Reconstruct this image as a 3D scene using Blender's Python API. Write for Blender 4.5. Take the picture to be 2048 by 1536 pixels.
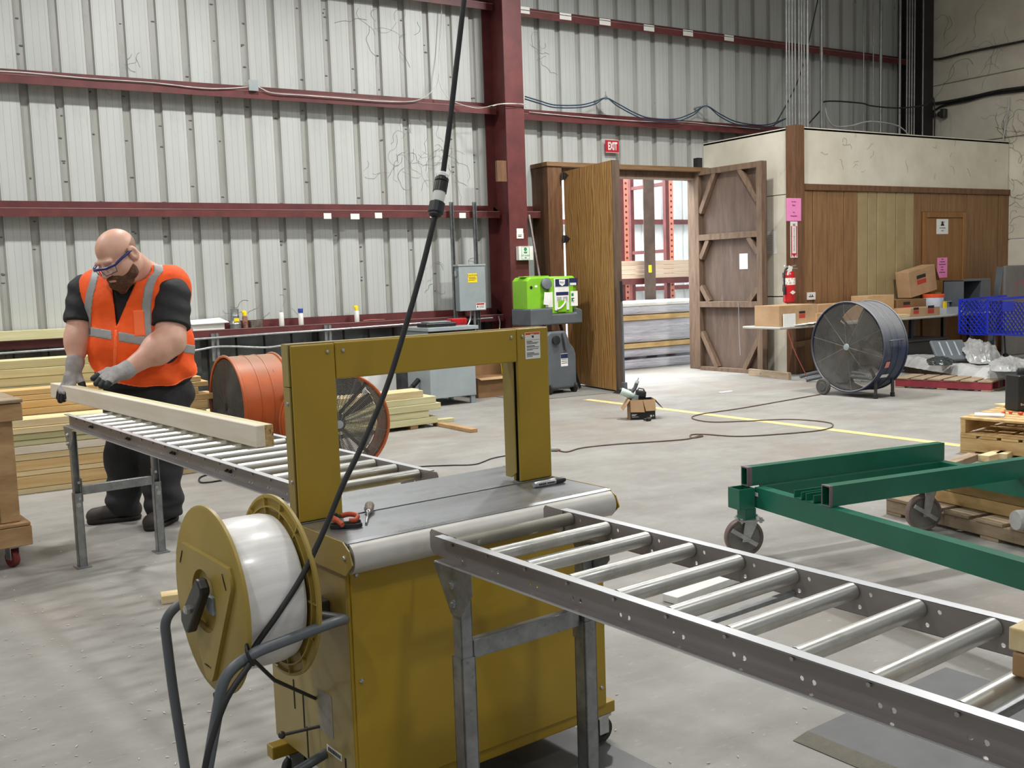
import bpy, math, random
import numpy as np
from mathutils import Matrix, Vector
random.seed(7)
for o in list(bpy.data.objects): bpy.data.objects.remove(o)
SC = bpy.context.scene
COL = SC.collection
PI = math.pi

# ------------------------------------------------------------------ camera
F_PX, PITCH, ROLL, YAW, EYE = 2025.87, .103358, -.0335146, .552117, 1.52
def _cam_axes():
    c, s = math.cos(PITCH), math.sin(PITCH)
    A = np.array([[1,0,0],[0,-s,-c],[0,c,-s]])
    cr, sr = math.cos(ROLL), math.sin(ROLL)
    M = np.array([[cr,-sr,0],[sr,cr,0],[0,0,1]]) @ A
    Rz = np.array([[math.cos(YAW),math.sin(YAW),0],[-math.sin(YAW),math.cos(YAW),0],[0,0,1]])
    return M @ Rz.T
CM = _cam_axes()
CO = np.array([0,0,EYE])
cam_d = bpy.data.cameras.new('camera'); cam = bpy.data.objects.new('camera', cam_d); COL.objects.link(cam)
mw = Matrix.Identity(4)
for i in range(3):
    mw[i][0] = CM[0][i]; mw[i][1] = -CM[1][i]; mw[i][2] = -CM[2][i]; mw[i][3] = CO[i]
cam.matrix_world = mw
cam_d.sensor_width = 36; cam_d.lens = 36*F_PX/2048; cam_d.clip_start = .05; cam_d.clip_end = 200
SC.camera = cam
def ray(px, py): return CM.T @ np.array([(px-1024)/F_PX, (py-768)/F_PX, 1.])
def GP(px, py, z=0): d = ray(px,py); return Vector(CO + d*((z-EYE)/d[2]))      # pixel ray met by the level z
def YP(px, py, y): d = ray(px,py); return Vector(CO + d*(y/d[1]))               # ... by the plane y
def XP(px, py, x): d = ray(px,py); return Vector(CO + d*(x/d[0]))               # ... by the plane x
def VP(px, py, P):                                                               # ... by the upright line through P
    d = ray(px,py); t = (d[0]*P[0]+d[1]*P[1])/(d[0]**2+d[1]**2); return Vector(CO + d*t)

# ------------------------------------------------------------------ world, lights, exposure
W = bpy.data.worlds.new('world'); SC.world = W; W.use_nodes = True
W.node_tree.nodes['Background'].inputs[0].default_value = (.93,.96,1,1)
W.node_tree.nodes['Background'].inputs[1].default_value = .36
SC.view_settings.view_transform = 'Standard'; SC.view_settings.look = 'None'
SC.view_settings.gamma = 1; SC.view_settings.use_curve_mapping = False
SC.view_settings.exposure = -0.15
LAMPS = [(-1.6,9.1,6.2,215),(3.2,9.1,6.2,215),(7.6,9.1,6.2,245),(-2.6,4.0,7.0,110),(3.2,4.0,7.0,85),(9.4,5.4,7.0,420),(-3.0,-1.4,7.6,110),(2.4,-1.4,7.6,100),(7.8,-1.4,7.6,80)]
def area(name, loc, rot, sx, sy, power, col=(1,1,1), spread=180):
    l = bpy.data.lights.new(name,'AREA'); l.shape='RECTANGLE'; l.size=sx; l.size_y=sy; l.energy=power; l.color=col
    l.spread = math.radians(spread)
    o = bpy.data.objects.new(name,l); COL.objects.link(o); o.location=loc; o.rotation_euler=rot
    return o
for (x,y,z,pw) in LAMPS:
    area('bay_lamp_light', (x,y,z), (0,0,0), .5, .3, pw*1.12, (1,.995,.975), 165)
area('annex_daylight', (9.6,15.6,5.7), (0,0,0), 7, 5, 2700, (.93,.97,1))

# ------------------------------------------------------------------ materials
def lin(h):
    if not isinstance(h,str): return tuple(h)
    h = h.lstrip('#'); v = [int(h[i:i+2],16)/255 for i in (0,2,4)]
    return tuple((c/12.92 if c<=.04045 else ((c+.055)/1.055)**2.4) for c in v)
MATS = {}
def mat(name, c1, c2=None, scale=4, stretch=(1,1,1), detail=5, rough=.55, metal=0, bump=0, bscale=None,
        spots=None, rvar=0, hue=0, coat=0, lo=.35, hi=.65, alpha=1, trans=0, emit=None, rough2=None, wave=None, spec=.5, lines=None, dust=None):
    """procedural principled material: two tones mixed by noise, optional blotches, grain and relief"""
    if name in MATS: return MATS[name]
    m = bpy.data.materials.new(name); m.use_nodes = True; MATS[name] = m
    nt = m.node_tree; N = nt.nodes; L = nt.links; P = N['Principled BSDF']
    def nd(t, **k):
        n = N.new(t)
        for a,b in k.items(): setattr(n,a,b)
        return n
    tc = nd('ShaderNodeTexCoord'); mp = nd('ShaderNodeMapping'); mp.inputs['Scale'].default_value = stretch
    L.new(tc.outputs['Object'], mp.inputs['Vector'])
    vec = mp.outputs['Vector']
    oi = nd('ShaderNodeObjectInfo')
    if hue:
        va = nd('ShaderNodeVectorMath', operation='MULTIPLY_ADD'); L.new(oi.outputs['Random'], va.inputs[0])
        va.inputs[1].default_value=(37,19,53); L.new(vec, va.inputs[2]); vec = va.outputs[0]
    c1 = lin(c1); c2 = lin(c2) if c2 else c1
    no = nd('ShaderNodeTexNoise'); no.inputs['Scale'].default_value = scale; no.inputs['Detail'].default_value = detail
    no.inputs['Roughness'].default_value = .62
    L.new(vec, no.inputs['Vector'])
    fac = no.outputs['Fac']
    if wave:
        wv = nd('ShaderNodeTexWave', wave_type='BANDS', bands_direction=wave[0]); wv.inputs['Scale'].default_value = wave[1]
        wv.inputs['Distortion'].default_value = wave[2]; wv.inputs['Detail'].default_value = 3; wv.inputs['Detail Scale'].default_value = wave[3]
        L.new(vec, wv.inputs['Vector'])
        mx0 = nd('ShaderNodeMath', operation='MULTIPLY_ADD'); L.new(wv.outputs['Fac'], mx0.inputs[0]); mx0.inputs[1].default_value=.55
        mm = nd('ShaderNodeMath', operation='MULTIPLY'); L.new(fac, mm.inputs[0]); mm.inputs[1].default_value=.5
        L.new(mm.outputs[0], mx0.inputs[2]); fac = mx0.outputs[0]
    rp = nd('ShaderNodeValToRGB'); rp.color_ramp.elements[0].position=lo; rp.color_ramp.elements[1].position=hi
    rp.color_ramp.elements[0].color=(*c1,1); rp.color_ramp.elements[1].color=(*c2,1)
    L.new(fac, rp.inputs['Fac']); col = rp.outputs['Color']
    if spots:
        for (sc_, ss, s0, s1, sst) in (spots if isinstance(spots,list) else [spots]):
            mp2 = nd('ShaderNodeMapping'); mp2.inputs['Scale'].default_value = sst; L.new(tc.outputs['Object'], mp2.inputs['Vector'])
            n2 = nd('ShaderNodeTexNoise'); n2.inputs['Scale'].default_value = ss; n2.inputs['Detail'].default_value = 6; n2.inputs['Roughness'].default_value=.65
            L.new(mp2.outputs['Vector'], n2.inputs['Vector'])
            r2 = nd('ShaderNodeMapRange'); r2.inputs['From Min'].default_value=s0; r2.inputs['From Max'].default_value=s1
            L.new(n2.outputs['Fac'], r2.inputs['Value'])
            mx = nd('ShaderNodeMix', data_type='RGBA'); L.new(r2.outputs['Result'], mx.inputs[0]); L.new(col, mx.inputs[6])
            mx.inputs[7].default_value=(*lin(sc_),1); col = mx.outputs[2]
    if lines:  # thin rolled lines along z: (period, offset, width, colour)
        sx = nd('ShaderNodeSeparateXYZ'); L.new(tc.outputs['Object'], sx.inputs[0])
        a = nd('ShaderNodeMath', operation='ADD'); L.new(sx.outputs[0], a.inputs[0]); a.inputs[1].default_value = 100*lines[0]+lines[1]
        b = nd('ShaderNodeMath', operation='MODULO'); L.new(a.outputs[0], b.inputs[0]); b.inputs[1].default_value = lines[0]
        c = nd('ShaderNodeMath', operation='LESS_THAN'); L.new(b.outputs[0], c.inputs[0]); c.inputs[1].default_value = lines[2]
        mx = nd('ShaderNodeMix', data_type='RGBA'); L.new(c.outputs[0], mx.inputs[0]); L.new(col, mx.inputs[6])
        mx.inputs[7].default_value=(*lin(lines[3]),1); col = mx.outputs[2]
    if hue:
        hs = nd('ShaderNodeHueSaturation'); L.new(col, hs.inputs['Color'])
        a = nd('ShaderNodeMapRange'); a.inputs['To Min'].default_value=1-hue; a.inputs['To Max'].default_value=1+hue
        L.new(oi.outputs['Random'], a.inputs['Value']); L.new(a.outputs['Result'], hs.inputs['Value'])
        col = hs.outputs['Color']
    if dust:   # dust settled on upward faces: (colour, from, to)
        ge = nd('ShaderNodeNewGeometry'); sz = nd('ShaderNodeSeparateXYZ'); L.new(ge.outputs['Normal'], sz.inputs[0])
        ad = nd('ShaderNodeMath', operation='MULTIPLY_ADD'); L.new(no.outputs['Fac'], ad.inputs[0]); ad.inputs[1].default_value=.6; L.new(sz.outputs[2], ad.inputs[2])
        rd = nd('ShaderNodeMapRange'); rd.inputs['From Min'].default_value=dust[1]+.3; rd.inputs['From Max'].default_value=dust[2]+.3; L.new(ad.outputs[0], rd.inputs['Value'])
        mx = nd('ShaderNodeMix', data_type='RGBA'); L.new(rd.outputs['Result'], mx.inputs[0]); L.new(col, mx.inputs[6]); mx.inputs[7].default_value=(*lin(dust[0]),1); col = mx.outputs[2]
    L.new(col, P.inputs['Base Color'])
    P.inputs['Roughness'].default_value = rough; P.inputs['Metallic'].default_value = metal
    P.inputs['Specular IOR Level'].default_value = spec
    if rough2 is not None:
        rr = nd('ShaderNodeMapRange'); rr.inputs['From Min'].default_value=lo; rr.inputs['From Max'].default_value=hi
        rr.inputs['To Min'].default_value=rough; rr.inputs['To Max'].default_value=rough2
        L.new(no.outputs['Fac'], rr.inputs['Value']); L.new(rr.outputs['Result'], P.inputs['Roughness'])
    if coat: P.inputs['Coat Weight'].default_value = coat; P.inputs['Coat Roughness'].default_value=.15
    if alpha<1: P.inputs['Alpha'].default_value = alpha
    if trans: P.inputs['Transmission Weight'].default_value = trans
    if emit:
        P.inputs['Emission Color'].default_value=(*lin(emit[0]),1); P.inputs['Emission Strength'].default_value=emit[1]
    if bump:
        n3 = nd('ShaderNodeTexNoise'); n3.inputs['Scale'].default_value = bscale or scale*4; n3.inputs['Detail'].default_value=4
        L.new(vec, n3.inputs['Vector']); bp = nd('ShaderNodeBump'); bp.inputs['Strength'].default_value=bump; bp.inputs['Distance'].default_value=.02
        L.new(n3.outputs['Fac'], bp.inputs['Height']); L.new(bp.outputs['Normal'], P.inputs['Normal'])
    return m

# ------------------------------------------------------------------ mesh builder
def rotz(a): return Matrix.Rotation(a,4,'Z')
class MB:
    def __init__(s): s.v=[]; s.f=[]; s.T=None
    def _add(s, vs, fs):
        b=len(s.v)
        if s.T is not None: vs=[s.T@Vector(p) for p in vs]
        s.v += [tuple(p) for p in vs]; s.f += [tuple(b+i for i in f) for f in fs]
        return s
    def box(s,x0,y0,z0,x1,y1,z1):
        x0,x1=min(x0,x1),max(x0,x1); y0,y1=min(y0,y1),max(y0,y1); z0,z1=min(z0,z1),max(z0,z1)
        return s._add([(x0,y0,z0),(x1,y0,z0),(x1,y1,z0),(x0,y1,z0),(x0,y0,z1),(x1,y0,z1),(x1,y1,z1),(x0,y1,z1)],
            [(0,3,2,1),(4,5,6,7),(0,1,5,4),(1,2,6,5),(2,3,7,6),(3,0,4,7)])
    def obox(s,c,size,M=None):
        hx,hy,hz=[q/2 for q in size]; M=(M or Matrix.Identity(4)); c=Vector(c)
        vs=[c+(M.to_3x3()@Vector(p)) for p in [(-hx,-hy,-hz),(hx,-hy,-hz),(hx,hy,-hz),(-hx,hy,-hz),(-hx,-hy,hz),(hx,-hy,hz),(hx,hy,hz),(-hx,hy,hz)]]
        return s._add(vs,[(0,3,2,1),(4,5,6,7),(0,1,5,4),(1,2,6,5),(2,3,7,6),(3,0,4,7)])
    def beam(s,p,q,w,h,up=(0,0,1)):
        """square bar from p to q, w across, h along up"""
        p=Vector(p);q=Vector(q);d=(q-p).normalized();u=Vector(up);r=d.cross(u)
        if r.length<1e-6: r=d.cross(Vector((1,0,0)))
        r.normalize();u=r.cross(d).normalized()
        vs=[]
        for P in(p,q):
            for a,b in((-1,-1),(1,-1),(1,1),(-1,1)): vs.append(P+r*(a*w/2)+u*(b*h/2))
        return s._add(vs,[(0,1,2,3),(7,6,5,4),(0,4,5,1),(1,5,6,2),(2,6,7,3),(3,7,4,0)])
    def cyl(s,p,q,r,r2=None,n=16,caps=True):
        p=Vector(p);q=Vector(q);r2=r if r2 is None else r2;d=(q-p).normalized()
        a=d.orthogonal().normalized();b=d.cross(a)
        vs=[];fs=[]
        for P,R in((p,r),(q,r2)):
            for i in range(n):
                t=2*PI*i/n; vs.append(P+a*(R*math.cos(t))+b*(R*math.sin(t)))
        for i in range(n):
            j=(i+1)%n; fs.append((i,j,n+j,n+i))
        if caps: fs.append(tuple(range(n-1,-1,-1))); fs.append(tuple(range(n,2*n)))
        return s._add(vs,fs)
    def tube(s,pts,r,n=8,closed=False,caps=True):
        pts=[Vector(p) for p in pts];m=len(pts);vs=[];fs=[]
        tang=[]
        for i in range(m):
            if closed: t=pts[(i+1)%m]-pts[i-1]
            else: t=pts[min(i+1,m-1)]-pts[max(i-1,0)]
            tang.append(t.normalized())
        a=tang[0].orthogonal().normalized()
        for i in range(m):
            a=(a-tang[i]*a.dot(tang[i])); a.normalize(); b=tang[i].cross(a)
            R=r[i] if isinstance(r,(list,tuple)) else r
            for k in range(n):
                t=2*PI*k/n; vs.append(pts[i]+a*(R*math.cos(t))+b*(R*math.sin(t)))
        for i in range(m if closed else m-1):
            i2=(i+1)%m
            for k in range(n):
                k2=(k+1)%n; fs.append((i*n+k,i*n+k2,i2*n+k2,i2*n+k))
        if caps and not closed: fs.append(tuple(range(n-1,-1,-1))); fs.append(tuple((m-1)*n+k for k in range(n)))
        return s._add(vs,fs)
    def lathe(s,prof,c=(0,0,0),axis=(0,0,1),n=24,closed=False):
        """prof: (radius, height) pairs along axis from c"""
        c=Vector(c);d=Vector(axis).normalized();a=d.orthogonal().normalized();b=d.cross(a);vs=[];fs=[];m=len(prof)
        for (r,h) in prof:
            for k in range(n):
                t=2*PI*k/n; vs.append(c+d*h+a*(r*math.cos(t))+b*(r*math.sin(t)))
        for i in range(m if closed else m-1):
            i2=(i+1)%m
            for k in range(n):
                k2=(k+1)%n; fs.append((i*n+k,i*n+k2,i2*n+k2,i2*n+k))
        if not closed:
            if prof[0][0]>1e-6: fs.append(tuple(range(n-1,-1,-1)))
            if prof[-1][0]>1e-6: fs.append(tuple((m-1)*n+k for k in range(n)))
        return s._add(vs,fs)
    def prism(s,poly,o,u,v,w):
        """polygon (a,b) in the plane o+a*u+b*v, thickened by vector w"""
        o=Vector(o);u=Vector(u);v=Vector(v);w=Vector(w);n=len(poly)
        vs=[o+u*a+v*b for a,b in poly]+[o+u*a+v*b+w for a,b in poly]
        fs=[tuple(range(n-1,-1,-1)),tuple(range(n,2*n))]+[(i,(i+1)%n,n+(i+1)%n,n+i) for i in range(n)]
        return s._add(vs,fs)
    def sphere(s,c,r,n=12,m=8):
        r=(r,r,r) if not isinstance(r,(tuple,list)) else r
        c=Vector(c);vs=[c+Vector((0,0,-r[2]))];fs=[]
        for i in range(1,m):
            ph=-PI/2+PI*i/m
            for k in range(n):
                t=2*PI*k/n; vs.append(c+Vector((r[0]*math.cos(ph)*math.cos(t),r[1]*math.cos(ph)*math.sin(t),r[2]*math.sin(ph))))
        vs.append(c+Vector((0,0,r[2])));e=len(vs)-1
        for k in range(n): fs.append((0,1+(k+1)%n,1+k)); fs.append((e,e-n+k,e-n+(k+1)%n))
        for i in range(m-2):
            for k in range(n): fs.append((1+i*n+k,1+i*n+(k+1)%n,1+(i+1)*n+(k+1)%n,1+(i+1)*n+k))
        return s._add(vs,fs)
    def quad(s,a,b,c,d): return s._add([a,b,c,d],[(0,1,2,3)])
    def poly(s,pts): return s._add(pts,[tuple(range(len(pts)))])
    def mesh(s,name,sm=None):
        me=bpy.data.meshes.new(name); me.from_pydata(s.v,[],s.f); me.update()
        if sm is not None: smooth(me,sm)
        return me
    def build(s,name,m,parent=None,sm=None,bev=0,seg=2,solid=0):
        return link(name,s.mesh(name,sm),m,parent,bev,seg,solid)
def smooth(me,ang):
    me.shade_smooth(); me.set_sharp_from_angle(angle=math.radians(ang))
def link(name,me,m,parent=None,bev=0,seg=2,solid=0):
    o=bpy.data.objects.new(name,me); COL.objects.link(o)
    if m is not None: me.materials.append(m)
    if parent is not None: o.parent=parent
    if solid:
        q=o.modifiers.new('s','SOLIDIFY'); q.thickness=solid; q.offset=0
    if bev:
        q=o.modifiers.new('b','BEVEL'); q.width=bev; q.segments=seg; q.limit_method='ANGLE'; q.angle_limit=math.radians(40); q.harden_normals=False
    return o
def tag(o,label=None,cat=None,group=None,kind=None):
    if label: o['label']=label
    if cat: o['category']=cat
    if group: o['group']=group
    if kind: o['kind']=kind
    return o
def thing(name,label,cat,loc=(0,0,0),rz=0,group=None,kind=None):
    o=bpy.data.objects.new(name,None); COL.objects.link(o); o.location=loc; o.rotation_euler=(0,0,rz); o.empty_display_size=.05
    return tag(o,label,cat,group,kind)
def shell(name,kind='structure',loc=(0,0,0),rz=0):
    o=bpy.data.objects.new(name,None); COL.objects.link(o); o.location=loc; o.rotation_euler=(0,0,rz); o['kind']=kind; return o
def dup(root,loc=None,rz=None,label=None,group=None):
    r=root.copy(); COL.objects.link(r)
    if loc is not None: r.location=loc
    if rz is not None: r.rotation_euler=(0,0,rz)
    if label: r['label']=label
    if group: r['group']=group
    for ch in list(root.children):
        c=ch.copy(); COL.objects.link(c); c.parent=r
        for g in list(ch.children):
            d=g.copy(); COL.objects.link(d); d.parent=c
    return r
def same(name,o,parent,M):
    """another piece sharing o's mesh"""
    c=bpy.data.objects.new(name,o.data); COL.objects.link(c); c.parent=parent; c.matrix_local=M; return c
def text(name,s,size,m,parent,o,u,v,align='CENTER',bold=0,depth=.0006,sx=1,lead=1):
    """flat lettering: centre o, reading direction u, up direction v"""
    cu=bpy.data.curves.new('t','FONT'); cu.body=s; cu.size=size; cu.align_x=align; cu.align_y='CENTER'; cu.extrude=depth; cu.offset=bold; cu.space_line=lead
    cu.resolution_u=2
    t=bpy.data.objects.new('t',cu); COL.objects.link(t)
    dg=bpy.context.evaluated_depsgraph_get(); me=bpy.data.meshes.new_from_object(t.evaluated_get(dg)); bpy.data.objects.remove(t)
    u=Vector(u).normalized();v=Vector(v).normalized();w=u.cross(v)
    M=Matrix(((u.x*sx,v.x,w.x,o[0]),(u.y*sx,v.y,w.y,o[1]),(u.z*sx,v.z,w.z,o[2]),(0,0,0,1)))
    me.transform(M); me.materials.clear()
    return link(name,me,m,parent)
def arc(c,r,a0,a1,n,u,v):
    c=Vector(c);u=Vector(u);v=Vector(v)
    return [c+u*(r*math.cos(a0+(a1-a0)*i/n))+v*(r*math.sin(a0+(a1-a0)*i/n)) for i in range(n+1)]
def fillet(pts,r,n=5):
    """round the corners of a polyline"""
    pts=[Vector(p) for p in pts];out=[pts[0]]
    for i in range(1,len(pts)-1):
        a,b,c=pts[i-1],pts[i],pts[i+1];d1=(a-b);d2=(c-b);q=min(r,d1.length*.49,d2.length*.49)
        p1=b+d1.normalized()*q;p2=b+d2.normalized()*q
        for k in range(n+1):
            t=k/n; out.append(p1*(1-t)**2+b*(2*t*(1-t))+p2*t*t)
    out.append(pts[-1]);return out
def spline(pts,n=8):
    """Catmull-Rom through points"""
    P=[Vector(p) for p in pts];P=[P[0]*2-P[1]]+P+[P[-1]*2-P[-2]];out=[]
    for i in range(1,len(P)-2):
        for k in range(n):
            t=k/n
            out.append(.5*((2*P[i])+(P[i+1]-P[i-1])*t+(2*P[i-1]-5*P[i]+4*P[i+1]-P[i+2])*t*t+(3*P[i]-P[i-1]-3*P[i+1]+P[i+2])*t**3))
    out.append(P[-2]);return out
def bars(name,m,parent,o,u,v,rows,th=.0004,w=None):
    """printed lines: rows of (u0,u1,v,height)"""
    b=MB();u=Vector(u);v=Vector(v);w=w or u.cross(v);o=Vector(o)
    for (a0,a1,vv,h) in rows: b.prism([(a0,vv-h/2),(a1,vv-h/2),(a1,vv+h/2),(a0,vv+h/2)],o,u,v,w*th)
    return b.build(name,m,parent)

# ------------------------------------------------------------------ palette
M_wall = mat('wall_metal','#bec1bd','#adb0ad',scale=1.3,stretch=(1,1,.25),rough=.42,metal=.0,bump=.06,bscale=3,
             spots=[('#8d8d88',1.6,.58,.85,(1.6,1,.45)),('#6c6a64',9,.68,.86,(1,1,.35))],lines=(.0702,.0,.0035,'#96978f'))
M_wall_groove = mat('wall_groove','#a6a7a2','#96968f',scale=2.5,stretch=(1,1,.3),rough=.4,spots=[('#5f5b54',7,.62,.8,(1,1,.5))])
M_wall_low = mat('wall_low','#6e7070','#4b4d4e',scale=3,stretch=(1,1,.5),rough=.22,metal=.6,bump=.35,bscale=2.2)
M_wall_far = mat('wall_far','#d9dcdb','#c4c9ca',scale=1.5,rough=.5)
M_red = mat('red_oxide','#66302f','#542727',scale=5,rough=.5,spots=[('#7d5f58',14,.66,.9,(1,1,1))])
M_red_dk = mat('red_oxide_dark','#4a2425','#3a1d1e',scale=5,rough=.55)
M_floor = mat('concrete','#9b9994','#827f79',scale=1.6,stretch=(1,1.5,1),detail=12,rough=.5,rough2=.62,bump=.05,bscale=60,
              spots=[('#7d7a73',1.3,.5,.9,(1,1.6,1)),('#a3a19b',.9,.5,.9,(1.7,1,1)),('#6d675f',6.5,.66,.85,(1,1,1)),('#b4b2ac',3.5,.62,.85,(.5,2.2,1)),('#79736b',14,.64,.8,(.4,1.6,1)),('#85796e',.55,.50,.75,(1,1,1)),('#aeaca6',24,.60,.8,(.6,1.4,1)),('#6f6a63',34,.63,.8,(.7,1.3,1))],lo=.3,hi=.7)
M_white_ins = mat('insulation_white','#e0dac9','#d0c9b6',scale=1.6,rough=.6,bump=.25,bscale=2.5,spots=[('#8f897b',2.6,.66,.86,(1,1,.7)),('#4a453d',13,.74,.82,(1,1,.6))])
M_ply = mat('plywood','#b58c56','#8f6737',scale=3,stretch=(3,3,.5),rough=.5,wave=('X',2.2,14,.9),lo=.3,hi=.75)
M_ply_dark = mat('plywood_grey','#6b574a','#55443a',scale=3,stretch=(3,3,.5),rough=.7,spots=('#867568',5,.62,.85,(2,2,.4)))
M_oldwood = mat('old_wood','#7a6350','#5f4b3b',scale=4,stretch=(4,4,.6),rough=.75)
M_post = mat('stained_wood','#77543a','#5e4029',scale=5,stretch=(5,5,.5),rough=.6,spots=('#35261b',9,.66,.8,(1,1,.4)))
M_panel_wood = mat('panel_wood','#8f6b45','#785535',scale=4,stretch=(6,6,.5),rough=.5,hue=.07)
M_panel_tan = mat('panel_tan','#a8966f','#98865f',scale=2,rough=.6,hue=.04,spots=('#5c5140',4,.68,.86,(1,1,1)))
M_pine = mat('pine','#e2d2a8','#d0b683',scale=3,stretch=(.5,7,7),rough=.6,hue=.10,spots=('#8a5a2a',5,.74,.82,(.9,2,2)))
M_pine_or = mat('pine_orange','#dcbf8a','#c89f62',scale=3,stretch=(.4,8,8),rough=.55,hue=.09,spots=('#7d4a1f',5,.74,.82,(.9,2,2)))
M_pine_gr = mat('pine_treated','#d2cda2','#bdb585',scale=3,stretch=(.4,7,7),rough=.65,hue=.09,spots=('#7d6f40',5,.74,.82,(.9,2,2)))
M_pine_white = mat('pine_white','#e6dccb','#dacdb6',scale=3,stretch=(.5,6,6),rough=.6,hue=.05,spots=('#7c6040',16,.76,.81,(.5,2,2)))
M_bench = mat('bench_wood','#b5936a','#9b7950',scale=3,stretch=(1.5,5,5),rough=.6,hue=.06,spots=('#5d3d20',6,.72,.8,(1,1,1)))
M_pallet = mat('pallet_wood','#cdb07d','#b08d58',scale=3,stretch=(1,5,5),rough=.7,hue=.10,spots=('#4f4231',7,.68,.82,(1,1,1)))
M_pallet_old = mat('pallet_old','#a39079','#857157',scale=3,stretch=(1,5,5),rough=.75,hue=.10,spots=('#4b4032',6,.62,.82,(1,1,1)))
M_yellow = mat('machine_yellow','#ac8e26','#9f8120',scale=1.5,rough=.36,spots=('#8f7a3c',5,.7,.9,(1,1,1)),bump=.01,bscale=300)
M_yellow_side = mat('machine_yellow_shaded','#a39055','#94803f',scale=2,rough=.35)  # same machine yellow, with the shade of the side faces put into the colour
M_reel = mat('reel_yellow','#a68f45','#978036',scale=2,rough=.42)
M_alu = mat('aluminium','#d4d5d7','#bcbdc0',scale=6,stretch=(1,.2,1),rough=.34,metal=.55,rough2=.5)
M_alu_web = mat('aluminium_web','#a19b98','#8d8784',scale=5,stretch=(1,.3,1),rough=.42,metal=.5)
M_roller = mat('roller_steel','#cfcfca','#b7b6af',scale=7,rough=.28,metal=.85,rough2=.45,spots=('#77746a',9,.62,.82,(.6,1,1)))
M_roller_dirty = mat('roller_dirty','#8a887c','#7a776b',scale=7,rough=.5,metal=.55,spots=('#d6d6d0',11,.60,.66,(1,1,1)))
M_galv = mat('galvanized','#9fa2a3','#858889',scale=18,rough=.4,metal=.7,detail=3,spots=('#6f7172',40,.6,.75,(1,1,1)))
M_steel = mat('steel','#b5b7b8','#9a9c9e',scale=8,rough=.32,metal=.9)
M_steel_table = mat('table_steel','#b6b9bb','#8e9194',scale=2.5,stretch=(1,3,1),rough=.26,metal=.85,rough2=.45,spots=('#6a6459',3,.62,.85,(2.5,1,1)))
M_steel_roll = mat('roll_steel','#d2d0ca','#bfbcb3',scale=3,rough=.42,metal=.15,spots=('#3f3b33',26,.72,.76,(1,1,1)))
M_bolt = mat('bolt_dark','#5a5653','#44403d',scale=20,rough=.45,metal=.7)
M_zinc = mat('zinc','#c9cbcb','#aeb1b2',scale=20,rough=.3,metal=.85)
M_black = mat('black_rubber','#1c1c1d','#262627',scale=12,rough=.55)
M_blackp = mat('black_plastic','#18191a','#222324',scale=9,rough=.35)
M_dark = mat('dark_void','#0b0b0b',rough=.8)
M_white = mat('white_paint','#e6e6e2','#dadad5',scale=6,rough=.5)
M_paper = mat('paper','#e9e8e3','#dfded8',scale=5,rough=.8)
M_grey = mat('grey_plastic','#5d6266','#53585c',scale=4,rough=.42)
M_elec = mat('electrical_grey','#9aa3a5','#8f989a',scale=3,rough=.42)
M_elec_dk = mat('electrical_grey_side','#868f91','#7b8486',scale=3,rough=.42)
M_green_l = mat('lime_plastic','#86c232','#78b426',scale=3,rough=.33)
M_green = mat('cart_green','#1f6b55','#19604b',scale=4,rough=.33,spots=('#37806b',6,.7,.85,(1,1,1)))
M_primer = mat('primer_edge','#7f6f74','#6b5c60',scale=8,rough=.5)
M_orange_fan = mat('fan_orange','#bd6233','#ae5529',scale=3,rough=.38,spots=('#8a6a54',7,.6,.85,(1,1,1)),dust=('#9b7a66',.55,1.0))
M_blue_fan = mat('fan_blue','#26314f','#1d2740',scale=3,rough=.4,spots=('#4c5058',3.5,.6,.8,(1,1,1)),dust=('#77787a',-.1,.5))
M_fan_dust = mat('dusty_black','#5c5a56','#4a4844',scale=6,rough=.7)
M_mesh = mat('guard_wire','#86837d','#716e69',scale=9,rough=.55,metal=.3)
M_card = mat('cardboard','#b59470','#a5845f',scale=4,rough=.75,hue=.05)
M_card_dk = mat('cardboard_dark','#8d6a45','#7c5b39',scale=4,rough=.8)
M_print_blk = mat('print_black','#26221f',rough=.7)
M_print_red = mat('print_red','#b5392c',rough=.6)
M_red_bright = mat('bright_red','#b51c20','#a0171b',scale=5,rough=.3)
M_pink = mat('pink_paper','#f28ec4','#ea84bb',scale=5,rough=.75)
M_orange = mat('orange_plastic','#e2552c','#d24b24',scale=6,rough=.4)
M_blue = mat('blue_plastic','#2138c8','#1a2eb0',scale=5,rough=.35)
M_navy = mat('navy_print','#1d2350',rough=.5)
M_yel = mat('sign_yellow','#f2d414',rough=.5)
M_lineyel = mat('line_yellow','#d3bd74','#dccb92',scale=14,rough=.65,spots=('#a9a59a',16,.52,.66,(1,1,1)))
M_cord = mat('cord_brown','#6b5447','#5a463b',scale=9,rough=.6)
M_clear = mat('clear_wrap','#e6e9ea',rough=.18,alpha=.42,bump=.6,bscale=9)
M_film = mat('plastic_film','#b9b9b6','#a5a5a2',scale=3,rough=.2,bump=.9,bscale=8,spots=('#e4e4e2',7,.6,.8,(1,1,1)))
M_orange_rack = mat('rack_orange','#d58a78','#c97a66',scale=5,rough=.5)
M_brown_steel = mat('brown_steel','#5a463c','#43332b',scale=4,rough=.6)
M_strap = mat('strap_white','#f1f0ee','#e2e1de',scale=2,stretch=(1,60,1),rough=.3,coat=.3)
M_greenprint = mat('sign_green','#1f8a4c',rough=.5)
M_redprint = mat('sign_red','#b1202c',rough=.5)
# ================================================================== the building shell
YW, YG = 12.27, 12.07           # inner face of the cladding, inner face of the girts
fl = MB().box(-9,-7,-.12,20,24,0).build('floor',M_floor); tag(fl,kind='structure')
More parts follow.
